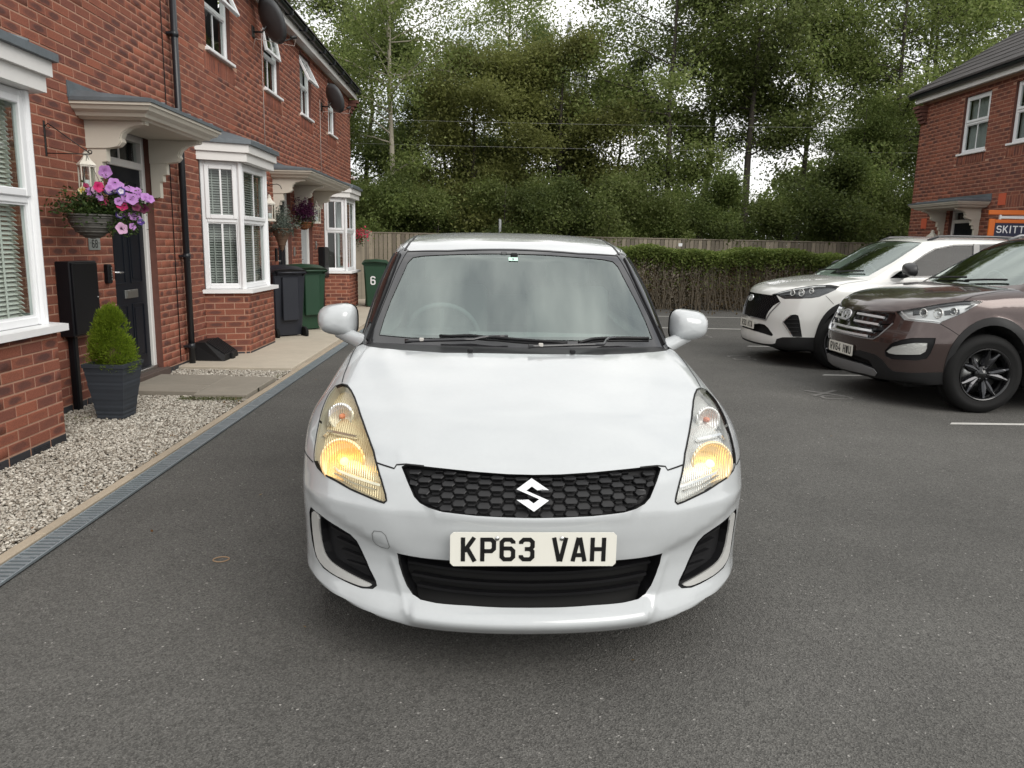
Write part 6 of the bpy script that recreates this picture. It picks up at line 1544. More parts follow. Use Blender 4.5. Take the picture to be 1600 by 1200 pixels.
# cream concrete apron
ap = thing('concrete_apron', 'smooth cream concrete paving in front of the middle and far houses', 'paving', (0, 0, 0))
for y0, y1 in ((8.33, 10.9), (10.9, 13.5), (13.5, 16.1), (16.1, 19.1)):
    m = MB(); m.bbox(XW, -2.175, y0+.003, y1-.003, -.02, .055, .006); m.build('concrete_bay', MAT['concrete'], ap)
# soil under the gravel, joins and moss
m = MB(); m.quad((-3.45, 2.0, .006), (-2.17, 2.0, .006), (-2.17, 8.33, .006), (-3.45, 8.33, .006)); m.build('gravel_bed', MAT['gravel_base'], kind='structure')
def gravel():
    R = RNG; n = 46000
    x = R.uniform(-3.41, -2.185, n); y = np.where(R.random(n) < .9, 3.0 + (R.random(n)**1.15)*3.85, R.uniform(7.76, 8.32, n))
    ok = ~((x < -2.955) & (y > 3.9) & (y < 5.26))
    ok &= ~((x < -2.955 - .46*(y-5.24)/.2) & (y >= 5.2) & (y < 5.46))
    x, y = x[ok], y[ok]; n = len(x)
    s = R.uniform(.0045, .0115, n) * np.where(y < 5, 1.0, 1.1); z = .010 + R.uniform(0, .018, n)
    t = (1+5**.5)/2; B = np.array([(-1, t, 0), (1, t, 0), (-1, -t, 0), (1, -t, 0), (0, -1, t), (0, 1, t), (0, -1, -t), (0, 1, -t), (t, 0, -1), (t, 0, 1), (-t, 0, -1), (-t, 0, 1)]) / 1.9
    FI = np.array([(0, 11, 5), (0, 5, 1), (0, 1, 7), (0, 7, 10), (0, 10, 11), (1, 5, 9), (5, 11, 4), (11, 10, 2), (10, 7, 6), (7, 1, 8), (3, 9, 4), (3, 4, 2), (3, 2, 6), (3, 6, 8), (3, 8, 9), (4, 9, 5), (2, 4, 11), (6, 2, 10), (8, 6, 7), (9, 8, 1)])
    J = B[None] * R.uniform(.65, 1.3, (n, 12, 1)) * np.stack([R.uniform(.8, 1.35, n), R.uniform(.7, 1.1, n), R.uniform(.45, .8, n)], 1)[:, None]
    a = R.uniform(0, 2*pi, n); b = R.uniform(-.5, .5, n); ca, sa, cb, sb = np.cos(a), np.sin(a), np.cos(b), np.sin(b)
    X = J[..., 0]*cb[:, None] + J[..., 2]*sb[:, None]; Z = -J[..., 0]*sb[:, None] + J[..., 2]*cb[:, None]; Y = J[..., 1]
    X2 = X*ca[:, None] - Y*sa[:, None]; Y2 = X*sa[:, None] + Y*ca[:, None]
    V = np.stack([X2*s[:, None] + x[:, None], Y2*s[:, None] + y[:, None], Z*s[:, None] + z[:, None]], -1).reshape(-1, 3)
    F = (FI[None] + (np.arange(n)*12)[:, None, None]).reshape(-1, 3)
    me = mesh_from('gravel', V, F, MAT['gravel']); ob('gravel', me, label='grey and cream stone chippings between the houses and the drain', cat='gravel', kind='stuff')
def gravel_mat():
    m = bpy.data.materials.new('stone_chippings'); m.use_nodes = True; n, l = m.node_tree.nodes, m.node_tree.links; p = n['Principled BSDF']; p.inputs['Roughness'].default_value = .85
    g = n.new('ShaderNodeNewGeometry'); r = n.new('ShaderNodeValToRGB'); e = r.color_ramp.elements
    e[0].color = (.13, .105, .08, 1); e[1].position = 1; e[1].color = (.64, .60, .53, 1)
    for pos, c in ((.15, (.28, .245, .20)), (.4, (.39, .355, .30)), (.65, (.43, .405, .355)), (.85, (.54, .505, .44))): k = e.new(pos); k.color = (*c, 1)
    l.new(g.outputs['Random Per Island'], r.inputs[0]); l.new(r.outputs[0], p.inputs['Base Color']); return m
MAT['gravel'] = gravel_mat()
gravel()
# ---------------------------------------------------------------- leaves, trees, hedge
def leaf_mat(name, cols, trans=.35, rough=.5, spec=.25):
    m = bpy.data.materials.new(name); m.use_nodes = True; n, l = m.node_tree.nodes, m.node_tree.links; p = n['Principled BSDF']
    p.inputs['Roughness'].default_value = rough; p.inputs['Specular IOR Level'].default_value = spec
    g = n.new('ShaderNodeNewGeometry'); r = n.new('ShaderNodeValToRGB'); e = r.color_ramp.elements
    e[0].color = (*cols[0], 1); e[1].color = (*cols[-1], 1); e[1].position = 1
    for i, c in enumerate(cols[1:-1]): k = e.new((i+1)/(len(cols)-1)); k.color = (*c, 1)
    l.new(g.outputs['Random Per Island'], r.inputs[0])
    oi = n.new('ShaderNodeObjectInfo'); mr = n.new('ShaderNodeMapRange'); mr.inputs['To Min'].default_value = .78; mr.inputs['To Max'].default_value = 1.22; l.new(oi.outputs['Random'], mr.inputs['Value'])
    tn = n.new('ShaderNodeTexNoise'); tn.inputs['Scale'].default_value = .8; tn.inputs['Detail'].default_value = 3; l.new(g.outputs['Position'], tn.inputs['Vector'])
    m2 = n.new('ShaderNodeMapRange'); m2.inputs['From Min'].default_value = .3; m2.inputs['From Max'].default_value = .7; m2.inputs['To Min'].default_value = .7; m2.inputs['To Max'].default_value = 1.3; l.new(tn.outputs['Fac'], m2.inputs['Value'])
    mm = n.new('ShaderNodeMath'); mm.operation = 'MULTIPLY'; l.new(mr.outputs[0], mm.inputs[0]); l.new(m2.outputs[0], mm.inputs[1])
    sc = n.new('ShaderNodeVectorMath'); sc.operation = 'SCALE'; l.new(r.outputs[0], sc.inputs[0]); l.new(mm.outputs[0], sc.inputs['Scale'])
    l.new(sc.outputs[0], p.inputs['Base Color'])
    tr = n.new('ShaderNodeBsdfTranslucent'); mx = n.new('ShaderNodeMixShader'); mx.inputs[0].default_value = trans; l.new(sc.outputs[0], tr.inputs['Color'])
    l.new(p.outputs[0], mx.inputs[1]); l.new(tr.outputs[0], mx.inputs[2]); l.new(mx.outputs[0], n['Material Output'].inputs[0]); return m
MAT['leaf'] = leaf_mat('tree_leaves', [(.115, .155, .045), (.16, .205, .058), (.20, .24, .075), (.135, .18, .05), (.28, .31, .13)], .5)
MAT['leaf_olive'] = leaf_mat('olive_leaves', [(.15, .172, .048), (.20, .22, .064), (.25, .265, .09), (.17, .19, .055)], .5)
MAT['leaf_dark'] = leaf_mat('dark_leaves', [(.085, .120, .034), (.120, .160, .046), (.16, .195, .06)], .5)
MAT['leaf_hedge'] = leaf_mat('hedge_leaves', [(.12, .18, .04), (.18, .24, .055), (.26, .31, .09), (.14, .20, .05)], .45)
MAT['leaf_brown'] = leaf_mat('hedge_inside', [(.085, .060, .034), (.12, .085, .048), (.15, .115, .065), (.085, .070, .030)], .15, .9, .1)
MAT['bark_pale'] = pm('pale_bark', (.17, .15, .115), .9, var=[(3, .3), (20, .3)], bump=(20, .6, .01))
MAT['bark_light'] = pm('silvery_bark', (.34, .31, .25), .9, var=[(3, .3), (20, .3)], bump=(20, .6, .01))
MAT['bark'] = pm('dark_bark', (.045, .038, .030), .9, var=[(5, .3)], bump=(20, .6, .01))

def leaves_mesh(name, C, S, mat, up=.3, aspect=.55, droop=0.0, rng=RNG):
    """rhombic folded leaves at centres C with sizes S"""
    n = len(C); a = rng.normal(size=(n, 3)); a[:, 2] = a[:, 2]*.6 - droop; a /= np.linalg.norm(a, axis=1, keepdims=True)
    b = rng.normal(size=(n, 3)); b[:, 2] += up; b -= a*(a*b).sum(1, keepdims=True); b /= np.linalg.norm(b, axis=1, keepdims=True)
    c = np.cross(a, b); s = S[:, None]
    V = np.stack([C - a*s, C + c*s*aspect + b*s*.12, C + a*s, C - c*s*aspect + b*s*.12], 1).reshape(-1, 3)
    F = np.arange(4*n).reshape(n, 4); return mesh_from(name, V, F, mat)

def tree_proto(seed, H, R, z0, nleaf, leaf, mat, bark, slender=False, lsize=.052, clump=.32, trunk_r=.12, lean=.04):
    rng = np.random.default_rng(seed); rnd = random.Random(seed)
    tr = MB(); pts = []; x = y = 0.0
    nseg = 9
    for i in range(nseg):
        q = i/(nseg-1); pts.append((x, y, H*.93*q)); x += rnd.gauss(lean*.3, .05)*H/12; y += rnd.gauss(0, .05)*H/12
    rr = [trunk_r*(1-.85*i/(nseg-1))*(1.25 if i == 0 else 1) for i in range(nseg)]
    tr.tube(pts, rr, 8)
    P = np.array(pts); tips = []
    nb = int(15*H/10) + 12
    for k in range(nb):
        q = rnd.uniform(max(.06, z0/H - .08), .97); zc = q*H*.93; bx = np.interp(zc, P[:, 2], P[:, 0]); by = np.interp(zc, P[:, 2], P[:, 1])
        prof = math.sin(pi*min(1, max(0, (q - z0/H*.8)/(1 - z0/H*.8)))**.75)*.85 + .2
        L = R*prof*rnd.uniform(.65, 1.12); a = rnd.uniform(0, 2*pi); el = rnd.uniform(.15, .75) if not slender else rnd.uniform(.3, .95)
        p = Vector((bx, by, zc)); d = Vector((cos(a)*cos(el), sin(a)*cos(el), sin(el))); bp = [p.copy()]; m = 5
        for j in range(m):
            d = (d + Vector((rnd.gauss(0, .12), rnd.gauss(0, .12), rnd.gauss(-.04, .08)))).normalized(); p = p + d*L/m; bp.append(p.copy())
            if j >= 1: tips.append((p.x, p.y, p.z, .5 + .5*j/m))
            if j >= 1:
                for _ in range(2):
                    dd = (d + Vector((rnd.gauss(0, .6), rnd.gauss(0, .6), rnd.gauss(0, .45)))).normalized(); e = p + dd*L*.30*rnd.uniform(.5, 1.2); tips.append((e.x, e.y, e.z, 1))
                    if rnd.random() < .5: tr.tube([p, (p + e)/2 + Vector((0, 0, .03)), e], [.010, .007, .003], 3, cap=False)
        tr.tube(bp, [max(.008, trunk_r*.30*(1 - zc/H)*(1-.75*j/m) + .008) for j in range(m+1)], 5, cap=False)
    T = np.array(tips); w = T[:, 3]/T[:, 3].sum(); idx = rng.choice(len(T), nleaf, p=w)
    cl = clump*rng.uniform(.5, 1.3, len(T))[idx]
    C = T[idx, :3] + rng.normal(size=(nleaf, 3))*cl[:, None]*np.array([1, 1, .75]); C[:, 2] = np.maximum(C[:, 2], .15)
    me = leaves_mesh('crown', C, lsize*rng.uniform(.6, 1.25, nleaf), mat, .4, .5, .5, rng)
    tm = mesh_from('trunk', tr.V, tr.F, bark, smooth=True)
    return tm, me
def place_tree(proto, x, y, sc, rz, label, group, sz=1.0, cat='tree', name='tree', mat=None):
    t = thing(name, label, cat, (x, y, -.05), rz, group)
    t.scale = (sc, sc, sc*sz)
    ob('trunk', proto[0], t); ob('crown', proto[1], t); return t
PT = {
 'tall_a': tree_proto(11, 12.5, 2.7, 1.2, 62000, 0, MAT['leaf'], MAT['bark_pale'], clump=.32, lsize=.060),
 'tall_b': tree_proto(12, 13.0, 2.9, 2.6, 44000, 0, MAT['leaf'], MAT['bark'], clump=.34, lsize=.062),
 'round': tree_proto(13, 8.4, 2.9, .5, 75000, 0, MAT['leaf_olive'], MAT['bark'], clump=.36, lsize=.054),
 'pale': tree_proto(18, 12.5, 2.3, 4.6, 26000, 0, MAT['leaf'], MAT['bark_light'], clump=.38, lsize=.052, trunk_r=.11, lean=.02),
 'bare': tree_proto(19, 13.0, 2.5, 5.2, 34000, 0, MAT['leaf'], MAT['bark'], clump=.34, lsize=.060, trunk_r=.15, lean=.03),
 'airy': tree_proto(14, 12.0, 3.0, 3.6, 24000, 0, MAT['leaf'], MAT['bark'], clump=.42, lsize=.060),
 'dark': tree_proto(15, 10.0, 2.7, .4, 70000, 0, MAT['leaf_dark'], MAT['bark'], clump=.38, lsize=.060),
 'bush': tree_proto(16, 4.0, 2.0, .2, 36000, 0, MAT['leaf'], MAT['bark'], clump=.27, lsize=.048, trunk_r=.05),
 'bushd': tree_proto(17, 4.4, 2.1, .2, 36000, 0, MAT['leaf_dark'], MAT['bark'], clump=.27, lsize=.052, trunk_r=.05),
}
GT = 'trees in the belt behind the fence'; GB = 'bushes just behind the fence'
rows = [
 # proto, x, y, scale, rz, stretch, label
 ('pale', -2.85, 22.9, .96, .3, 1.0, 'slender tree with a bare pale trunk rising beside the end of the left-hand houses'),
 ('tall_a', -6.6, 25.5, 1.0, 2.1, 1.0, 'tall tree half hidden behind the far end of the left-hand row'),
 ('dark', -4.6, 28.5, 1.05, 1.0, 1.0, 'dark tree behind the slender pale-trunked one'),
 ('round', -.6, 25.8, .98, .7, 1.0, 'olive green round-headed tree left of the middle, above the hatchback roof'),
 ('dark', 1.2, 28.6, .98, 2.2, 1.0, 'dark tree filling in behind the two round-headed trees'),
 ('round', 2.2, 25.2, 1.0, 4.0, 1.0, 'olive green round-headed tree just left of the phone mast'),
 ('airy', .6, 32.0, 1.0, 5.0, 1.1, 'thin-topped tree showing sky through its crown above the round-headed trees'),
 ('tall_b', 5.6, 24.6, .98, 1.2, 1.0, 'tall leafy tree just right of the phone mast'),
 ('dark', 4.3, 27.6, .82, .4, 1.0, 'lower dark tree in front of the foot of the phone mast'),
 ('bare', 7.2, 26.4, 1.0, 3.0, 1.0, 'tall tree with twin dark stems right of the middle'),
 ('bare', 8.2, 24.4, .95, 5.2, 1.0, 'tall leaning tree in front of the twin-stemmed one'),
 ('airy', 10.6, 26.2, 1.0, 2.0, 1.0, 'open crowned tree with sky specks left of the right-hand house'),
 ('tall_b', 12.6, 24.4, .98, 4.1, 1.0, 'broad tall tree beside the right-hand house'),
 ('dark', 11.0, 23.0, .62, 1.7, 1.0, 'low dark tree standing next to the right-hand house wall'),
 ('airy', 14.6, 26.0, 1.05, .9, 1.0, 'open crowned tree rising over the roof of the right-hand house'),
 ('airy', 17.6, 25.0, 1.0, 2.9, 1.0, 'open crowned tree above the right end of the tiled roof'),
 ('tall_a', -10.0, 26.0, 1.0, 4.4, 1.0, 'tall tree hidden behind the left-hand houses'),
]
rows += [
 ('dark', -1.6, 29.5, .84, 3.3, 1.0, 'dark tree in the gap between the pale-trunked tree and the first round-headed tree'),
 ('dark', 13.2, 27.4, .62, .3, 1.0, 'dark tree deep in the belt behind the right-hand house corner'),
 ('tall_b', 15.8, 28.6, 1.0, .9, 1.0, 'tall tree behind the tiled roof of the right-hand house'),
]
for k, x, y, s, rz, st, lb in rows: place_tree(PT[k], x, y, s, rz, lb, GT, st)
bl = ['bush behind the fence below the slender pale-trunked tree', 'bush behind the fence next to the far left-hand bay', 'bush behind the fence left of the hatchback roof', 'bush behind the fence over the left half of the hatchback roof', 'bush behind the fence over the middle of the hatchback roof',
      'bush behind the fence over the right half of the hatchback roof', 'bush behind the left end of the hedge', 'dark bush behind the middle of the hedge', 'bush behind the right half of the hedge', 'dark bush behind the right end of the hedge', 'bright bush between the hedge and the right-hand house']
for i, lb in enumerate(bl):
    place_tree(PT['bushd' if 'dark' in lb or i in (1, 4) else 'bush'], -4.6 + i*1.62 + random.uniform(-.2, .2), 21.9 + random.uniform(-.2, .5), random.uniform(.72, .95), random.uniform(0, 6), lb, GB, 1.0, 'bush', 'bush')

def far_wood():
    R = RNG; n = 60000; x = R.uniform(-20, 30, n); C = np.stack([x, 36 + R.normal(0, 1.2, n), R.uniform(0, 1, n)**.9*(3.9 + 1.0*np.sin(x*.55) + .8*np.sin(x*1.3+1))], 1)
    ob('distant_wood', leaves_mesh('distant_wood', C, R.uniform(.09, .19, n), MAT['leaf_dark'], .4, .6), label='dim green wood seen through the tree belt', cat='wood', kind='stuff')
far_wood()
def hedge():
    h = thing('hedge', 'clipped hedge with a leafy green top and bare brown twigs below, along the fence', 'hedge', (0, 0, 0))
    x0, x1, y0, y1 = 1.8, 8.85, 18.15, 19.0; R = RNG
    n = 34000; C = np.stack([R.uniform(x0, x1, n), R.uniform(y0-.06, y1, n), 1.43 - np.abs(R.normal(0, .19, n)) + .05*np.sin(R.uniform(0, 9, n))], 1)
    C[:, 2] += .05*np.sin(C[:, 0]*2.1) + .03*np.sin(C[:, 0]*5.3); C[:, 2] -= .5*np.maximum(0, C[:, 0] - 8.4)
    ob('leafy_top', leaves_mesh('hedge_leaves', C, R.uniform(.022, .042, n), MAT['leaf_hedge'], .8, .6), h, kind='stuff')
    n = 22000; C = np.stack([R.uniform(x0, x1, n), R.uniform(y0+.10, y1, n), R.uniform(.02, 1.3, n)], 1)
    ob('dry_leaves', leaves_mesh('hedge_dry', C, R.uniform(.018, .04, n), MAT['leaf_brown'], 0, .6), h, kind='stuff')
    n = 1300; C = np.stack([R.uniform(x0, x1, n), R.uniform(y0, y0+.25, n), R.uniform(.5, 1.1, n)**1, ], 1)
    ob('sparse_leaves', leaves_mesh('hedge_sparse', C, R.uniform(.018, .035, n), MAT['leaf_hedge'], .3, .6), h, kind='stuff')
    tw = MB()
    for k in range(420):
        x = random.uniform(x0, x1); y = random.uniform(y0, y0+.35); p = Vector((x, y, 0)); P = [p]
        for j in range(3): p = p + Vector((random.gauss(0, .07), random.gauss(0, .03), random.uniform(.25, .45))); P.append(p)
        tw.tube(P, [.008, .007, .005, .003], 4, cap=False)
    tw.build('twigs', MAT['twig'], h, kind='stuff')
MAT['twig'] = pm('hedge_twigs', (.15, .125, .09), .9, var=(4, .4))
hedge()

# ---------------------------------------------------------------- fence
def fence(label, x0, y0, x1, y1, h, bw=.115, z0=0.0):
    L = math.hypot(x1-x0, y1-y0); ang = math.atan2(y1-y0, x1-x0)
    f = thing('board_fence', label, 'fence', (x0, y0, 0), ang, 'weathered board fences at the end of the drive')
    bm_ = MB(); bm_.add([(0, 0, 0), (bw*.86, -.006, 0), (bw*.86, .014, 0), (0, .012, 0), (0, 0, h), (bw*.86, -.006, h), (bw*.86, .014, h), (0, .012, h)], [(0, 1, 5, 4), (1, 2, 6, 5), (2, 3, 7, 6), (3, 0, 4, 7), (4, 5, 6, 7)])
    me = mesh_from('board', bm_.V, bm_.F, MAT['wood_fence']); k = 0.0
    while k < L - .02:
        ob('board', me, f, (k, random.uniform(-.003, .003), z0 + random.uniform(-.012, .006))); k += bw
    for z in (.3, .95, 1.5):
        m = MB(); m.box(0, L, .02, .06, z0+z, z0+z+.07); m.build('rail', MAT['wood_fence'], f)
    m = MB(); m.bbox(0, L, -.018, .05, z0+h-.002, z0+h+.028, .005); m.build('capping', MAT['wood_fence'], f)
    k = 0.0
    while k <= L:
        m = MB(); m.box(k-.045, k+.045, .06, .15, z0, z0+h-.05); m.build('post', MAT['wood_fence'], f); k += 2.4
    return f
fence('long weathered board fence behind the hedge at the end of the drive', -3.15, 20.3, 13.4, 20.6, 1.70)
fence('short weathered board fence joining the far left-hand house to the long fence', -3.40, 19.2, -3.16, 20.28, 1.72, .09)
m = MB(); m.bbox(-3.20, -3.10, 20.20, 20.30, 0, 1.76, .01); m.build('fence_post', MAT['wood_fence'], label='square wooden post at the corner where the short and long fences meet', cat='post')
m = MB(); m.bbox(5.02, 5.12, 20.33, 20.345, 1.52, 1.60, .002); m.build('notice', MAT['upvc'], label='tiny white notice fixed to the top of the fence above the hedge', cat='notice')
# litter of fallen leaves along the hedge foot and on the tarmac
R = RNG; n = 260; C = np.stack([R.uniform(1.5, 8.5, n), 18.05 - np.abs(R.normal(0, .45, n)), np.full(n, .012)], 1)
me = leaves_mesh('fallen_leaves', C, R.uniform(.015, .03, n), MAT['leaf_fallen'] if 'leaf_fallen' in MAT else MAT['leaf_brown'], 3.0, .7); ob('fallen_leaves', me, label='scatter of dry fallen leaves along the foot of the hedge', cat='leaves', kind='stuff')
# ---------------------------------------------------------------- loose things round the doors
# conifer in a tall planter
PX, PY = -2.965, 5.99
pl = thing('planter', 'tall square slate-grey planter tapering to its base on the gravel', 'planter', (PX, PY, .012), radians(-2))
m = MB(); tb, tt, hh = .098, .158, .455
def sq(r, z): return [(-r, -r, z), (r, -r, z), (r, r, z), (-r, r, z)]
V = sq(tb, 0) + sq(tb, .01); F = []
rowsz = np.linspace(.01, hh-.03, 26); V = sq(tb, 0)
for i, z in enumerate(rowsz):
    r = tb + (tt-tb)*z/hh + random.uniform(-.0022, .0022); V += sq(r, z)
V += sq(tt+.004, hh-.028) + sq(tt+.006, hh) + sq(tt-.018, hh) + sq(tt-.03, hh-.05)
nl = len(V)//4
for i in range(nl-1):
    for k in range(4): F.append((i*4+k, i*4+(k+1) % 4, (i+1)*4+(k+1) % 4, (i+1)*4+k))
F.append((3, 2, 1, 0)); m.add(V, F); m.build('pot', MAT['slate_pot'], pl)
m = MB(); m.quad(*[(x, y, hh-.045) for x, y, _ in sq(tt-.028, 0)]); m.build('compost', MAT['compost'], pl)
MAT['conifer'] = leaf_mat('lime_conifer', [(.17, .27, .020), (.25, .36, .030), (.34, .45, .05), (.11, .19, .016)], .5, .6, .2)
def conifer():
    c = thing('conifer_shrub', 'bright lime-green dwarf conifer growing in the slate-grey planter', 'shrub', (PX, PY, hh - .03))
    R = np.random.default_rng(5); H = .47; n = 20000
    blobs = [(R.uniform(0, 2*pi), q) for q in R.uniform(.05, .95, 60)]
    ctr = []; 
    for a, q in blobs:
        rad = .140*(1 - q**1.7)**.7*.86; ctr.append((rad*cos(a), rad*sin(a), q*H, .055 + .03*(1-q)))
    ctr += [(0, 0, H*.93, .045), (.0, .0, H*.8, .06)]
    ctr = np.array(ctr); idx = R.integers(0, len(ctr), n); d = R.normal(size=(n, 3)); d /= np.linalg.norm(d, axis=1, keepdims=True)
    C = ctr[idx, :3] + d*ctr[idx, 3][:, None]*R.uniform(.55, 1.05, n)[:, None]
    out = C.copy(); out[:, 2] = out[:, 2]*.3; out /= np.maximum(np.linalg.norm(out, axis=1, keepdims=True), 1e-6)
    dirv = out*.5 + d*.5 + np.array([0, 0, .55]) + R.normal(0, .25, (n, 3)); dirv /= np.linalg.norm(dirv, axis=1, keepdims=True)
    side = np.cross(dirv, R.normal(size=(n, 3))); side /= np.linalg.norm(side, axis=1, keepdims=True)
    s = R.uniform(.010, .020, n)[:, None]
    V = np.stack([C - side*s*.22, C + side*s*.22, C + dirv*s*1.25], 1).reshape(-1, 3)
    ob('foliage', mesh_from('foliage', V, np.arange(3*n).reshape(n, 3), MAT['conifer']), c)
    t = MB(); t.tube([(0, 0, -.02), (0, 0, H*.8)], [.012, .004], 6); t.build('stem', MAT['bark'], c)
    co = MB(); co.lathe([(.0001, .01), (.06, .03), (.07, .10), (.05, .2), (.02, .28), (.0001, .31)], 14); co.build('inner_foliage', MAT['leaf_brown'], c)
conifer()
# black meter cupboard and its pipe
mb_ = thing('meter_box', 'tall black electricity meter cupboard on the wall between the near bay and the door', 'meter box', (XW, 6.10, .64))
m = MB(); m.bbox(0, .115, 0, .42, 0, .60, .008); m.build('casing', MAT['black_plastic'], mb_)
m = MB(); m.bbox(.115, .128, .02, .405, .02, .585, .005); d = m.build('door', MAT['black_plastic'], mb_)
m = MB(); m.lathe([(.0001, .004), (.006, .003), (.007, 0)], 10, 0, Matrix.Translation((.128, .385, .30)) @ Matrix.Rotation(radians(90), 4, 'Y')); m.build('lock', MAT['satin'], d)
m = MB(); m.bbox(0, .06, .09, .155, -.62, -.001, .012); m.build('cable_duct', MAT['black_plastic'], mb_)
# house number and key safe
sg = thing('house_number_sign', 'small grey slate house number plaque reading 68 under the flower basket', 'sign', (XW+.004, 6.63, 1.325))
m = MB(); Mx = Matrix(((0, 0, 1, 0), (1, 0, 0, 0), (0, 1, 0, 0), (0, 0, 0, 1))); m.prism([(0, 0), (.19, 0), (.19, .135), (0, .135)], 0, .008, 0, Mx); m.build('plaque', pm('slate_plaque', (.22, .23, .215), .5, var=(9, .2)), sg)
m = MB(); text_mb(m, '68', Mx @ Matrix.Translation((.048, .016, .0085)), .074, .042, .012, .20, 0, .001); m.ribbon([(.012, .06), (.04, .06)], .003, .001, 0, Mx @ Matrix.Translation((0, 0, .0085))); m.ribbon([(.15, .06), (.178, .06)], .003, .001, 0, Mx @ Matrix.Translation((0, 0, .0085))); m.build('numerals', MAT['plate_text'], sg)
ks = thing('key_safe', 'small black combination key safe beside the black front door', 'key safe', (XW, 6.86, 1.03))
m = MB(); m.bbox(0, .045, 0, .072, 0, .17, .008); m.build('case', MAT['black_plastic'], ks)
for k in range(5):
    m = MB(); m.bbox(.045, .051, .045, .06, .03+.024*k, .046+.024*k, .002); m.build('button', MAT['satin'], ks)
# gas meter housing
gx = thing('gas_meter_cover', 'sloping black plastic gas meter cover on the ground between downpipe and middle bay', 'meter cover', (-3.40, 8.72, .02))
m = MB(); V = [(0, 0, 0), (.36, 0, 0), (.36, .50, 0), (0, .50, 0), (0, .03, .24), (.13, .02, .25), (.35, .03, .10), (.35, .47, .10), (.13, .48, .25), (0, .47, .24)]
m.add(V, [(0, 1, 6, 5, 4), (1, 2, 7, 6), (2, 3, 9, 8, 7), (5, 6, 7, 8), (4, 5, 8, 9), (0, 4, 9, 3)]); o = m.build('cover', MAT['black_soft'], gx)
for k in range(8):
    y = .06+.05*k; m = MB(); m.add([(.14, y, .250), (.34, y, .112), (.34, y+.02, .112), (.14, y+.02, .250), (.14, y, .262), (.34, y, .124), (.34, y+.02, .124), (.14, y+.02, .262)], [(4, 5, 6, 7), (0, 1, 5, 4), (2, 3, 7, 6), (1, 2, 6, 5)]); m.build('rib', MAT['black_soft'], gx)
m = MB(); m.bbox(.35, .385, .20, .30, .02, .11, .008); m.build('catch', MAT['black_soft'], gx)

# ---- lanterns, baskets and brackets
def lantern(label, x, y, z, h=.30, r=.058, group='white lanterns hanging by the doors', rz=.3):
    t = thing('lantern', label, 'lantern', (x, y, z), rz, group); k = h/.30
    m = MB(); n = 6; P = [(r*cos(a), r*sin(a)) for a in [2*pi*i/n for i in range(n)]]
    m.prism([(a*1.12, b*1.12) for a, b in P], 0, .016*k); m.prism(P, .016*k, .026*k)
    for a, b in P: m.tube([(a*.96, b*.96, .026*k), (a*.96, b*.96, .185*k)], .0055*k, 5, smooth=False)
    m.prism([(a*1.08, b*1.08) for a, b in P], .185*k, .197*k); m.build('frame', MAT['lantern'], t)
    m = MB(); m.lathe([(r*1.18, .197*k), (r*1.0, .212*k), (r*.62, .235*k), (r*.34, .262*k), (r*.34, .285*k), (r*.20, .288*k), (r*.20, .30*k), (.0001, .302*k)], 6, smooth=False); m.build('roof', MAT['lantern'], t)
    for i in range(n):
        a, b = P[i], P[(i+1) % n]; g = MB(); g.quad((a[0]*.93, a[1]*.93, .03*k), (b[0]*.93, b[1]*.93, .03*k), (b[0]*.93, b[1]*.93, .184*k), (a[0]*.93, a[1]*.93, .184*k)); g.build('pane', MAT['pane'], t)
    m = MB(); m.lathe([(.0001, .026*k), (.022*k, .026*k), (.022*k, .09*k), (.0001, .092*k)], 12); m.build('candle', MAT['upvc'], t)
    return t
MAT['lantern'] = pm('cream_enamel', (.66, .63, .55), .5, var=[(8, .15), (50, .1)])
lantern('large cream lantern hanging above the flower basket by the nearest door', -3.13, 6.14, 1.775, .31, .060)
def bracket(label, y, z, L=.33, drop=.24, curl=False):
    t = thing('hanging_bracket', label, 'bracket', (XW+.006, y, z), 0, 'black iron basket brackets')
    m = MB()
    if not curl:
        m.bbox(-.004, .004, -.010, .010, -.02, drop, .002); m.build('back_bar', MAT['black_metal'], t)
        m = MB(); m.tube([(.004, 0, .0), (L, 0, -.0)], .004, 6); m.tube([(.004, 0, drop-.04), (.03, 0, drop-.02), (L*.55, 0, drop*.46), (L, 0, .005)], .004, 6)
        m.tube([(L + .014*cos(a) - .0, 0, .016 + .014*sin(a)) for a in np.linspace(-pi/2, pi*1.2, 10)], .004, 6); m.tube([(.03 + .016*cos(a), 0, drop-.04 + .016*sin(a)) for a in np.linspace(0, 2*pi*.9, 10)], .003, 5)
        m.build('arm', MAT['black_metal'], t)
    else:
        m.tube([(0, 0, -.1), (0, 0, .1)], .005, 6); m.build('back_bar', MAT['black_metal'], t)
        m = MB(); m.tube([(0, 0, 0), (.08, 0, .06), (.18, 0, .10), (.27, 0, .11), (.32, 0, .08), (.33, 0, .04)], .006, 6); m.tube([(.12 + .03*cos(a), 0, .125 + .03*sin(a)) for a in np.linspace(-pi/2, pi, 9)], .005, 6); m.build('arm', MAT['black_metal'], t)
    return t
bracket('plain black iron bracket on the wall left of the nearest door', 6.12, 2.06)
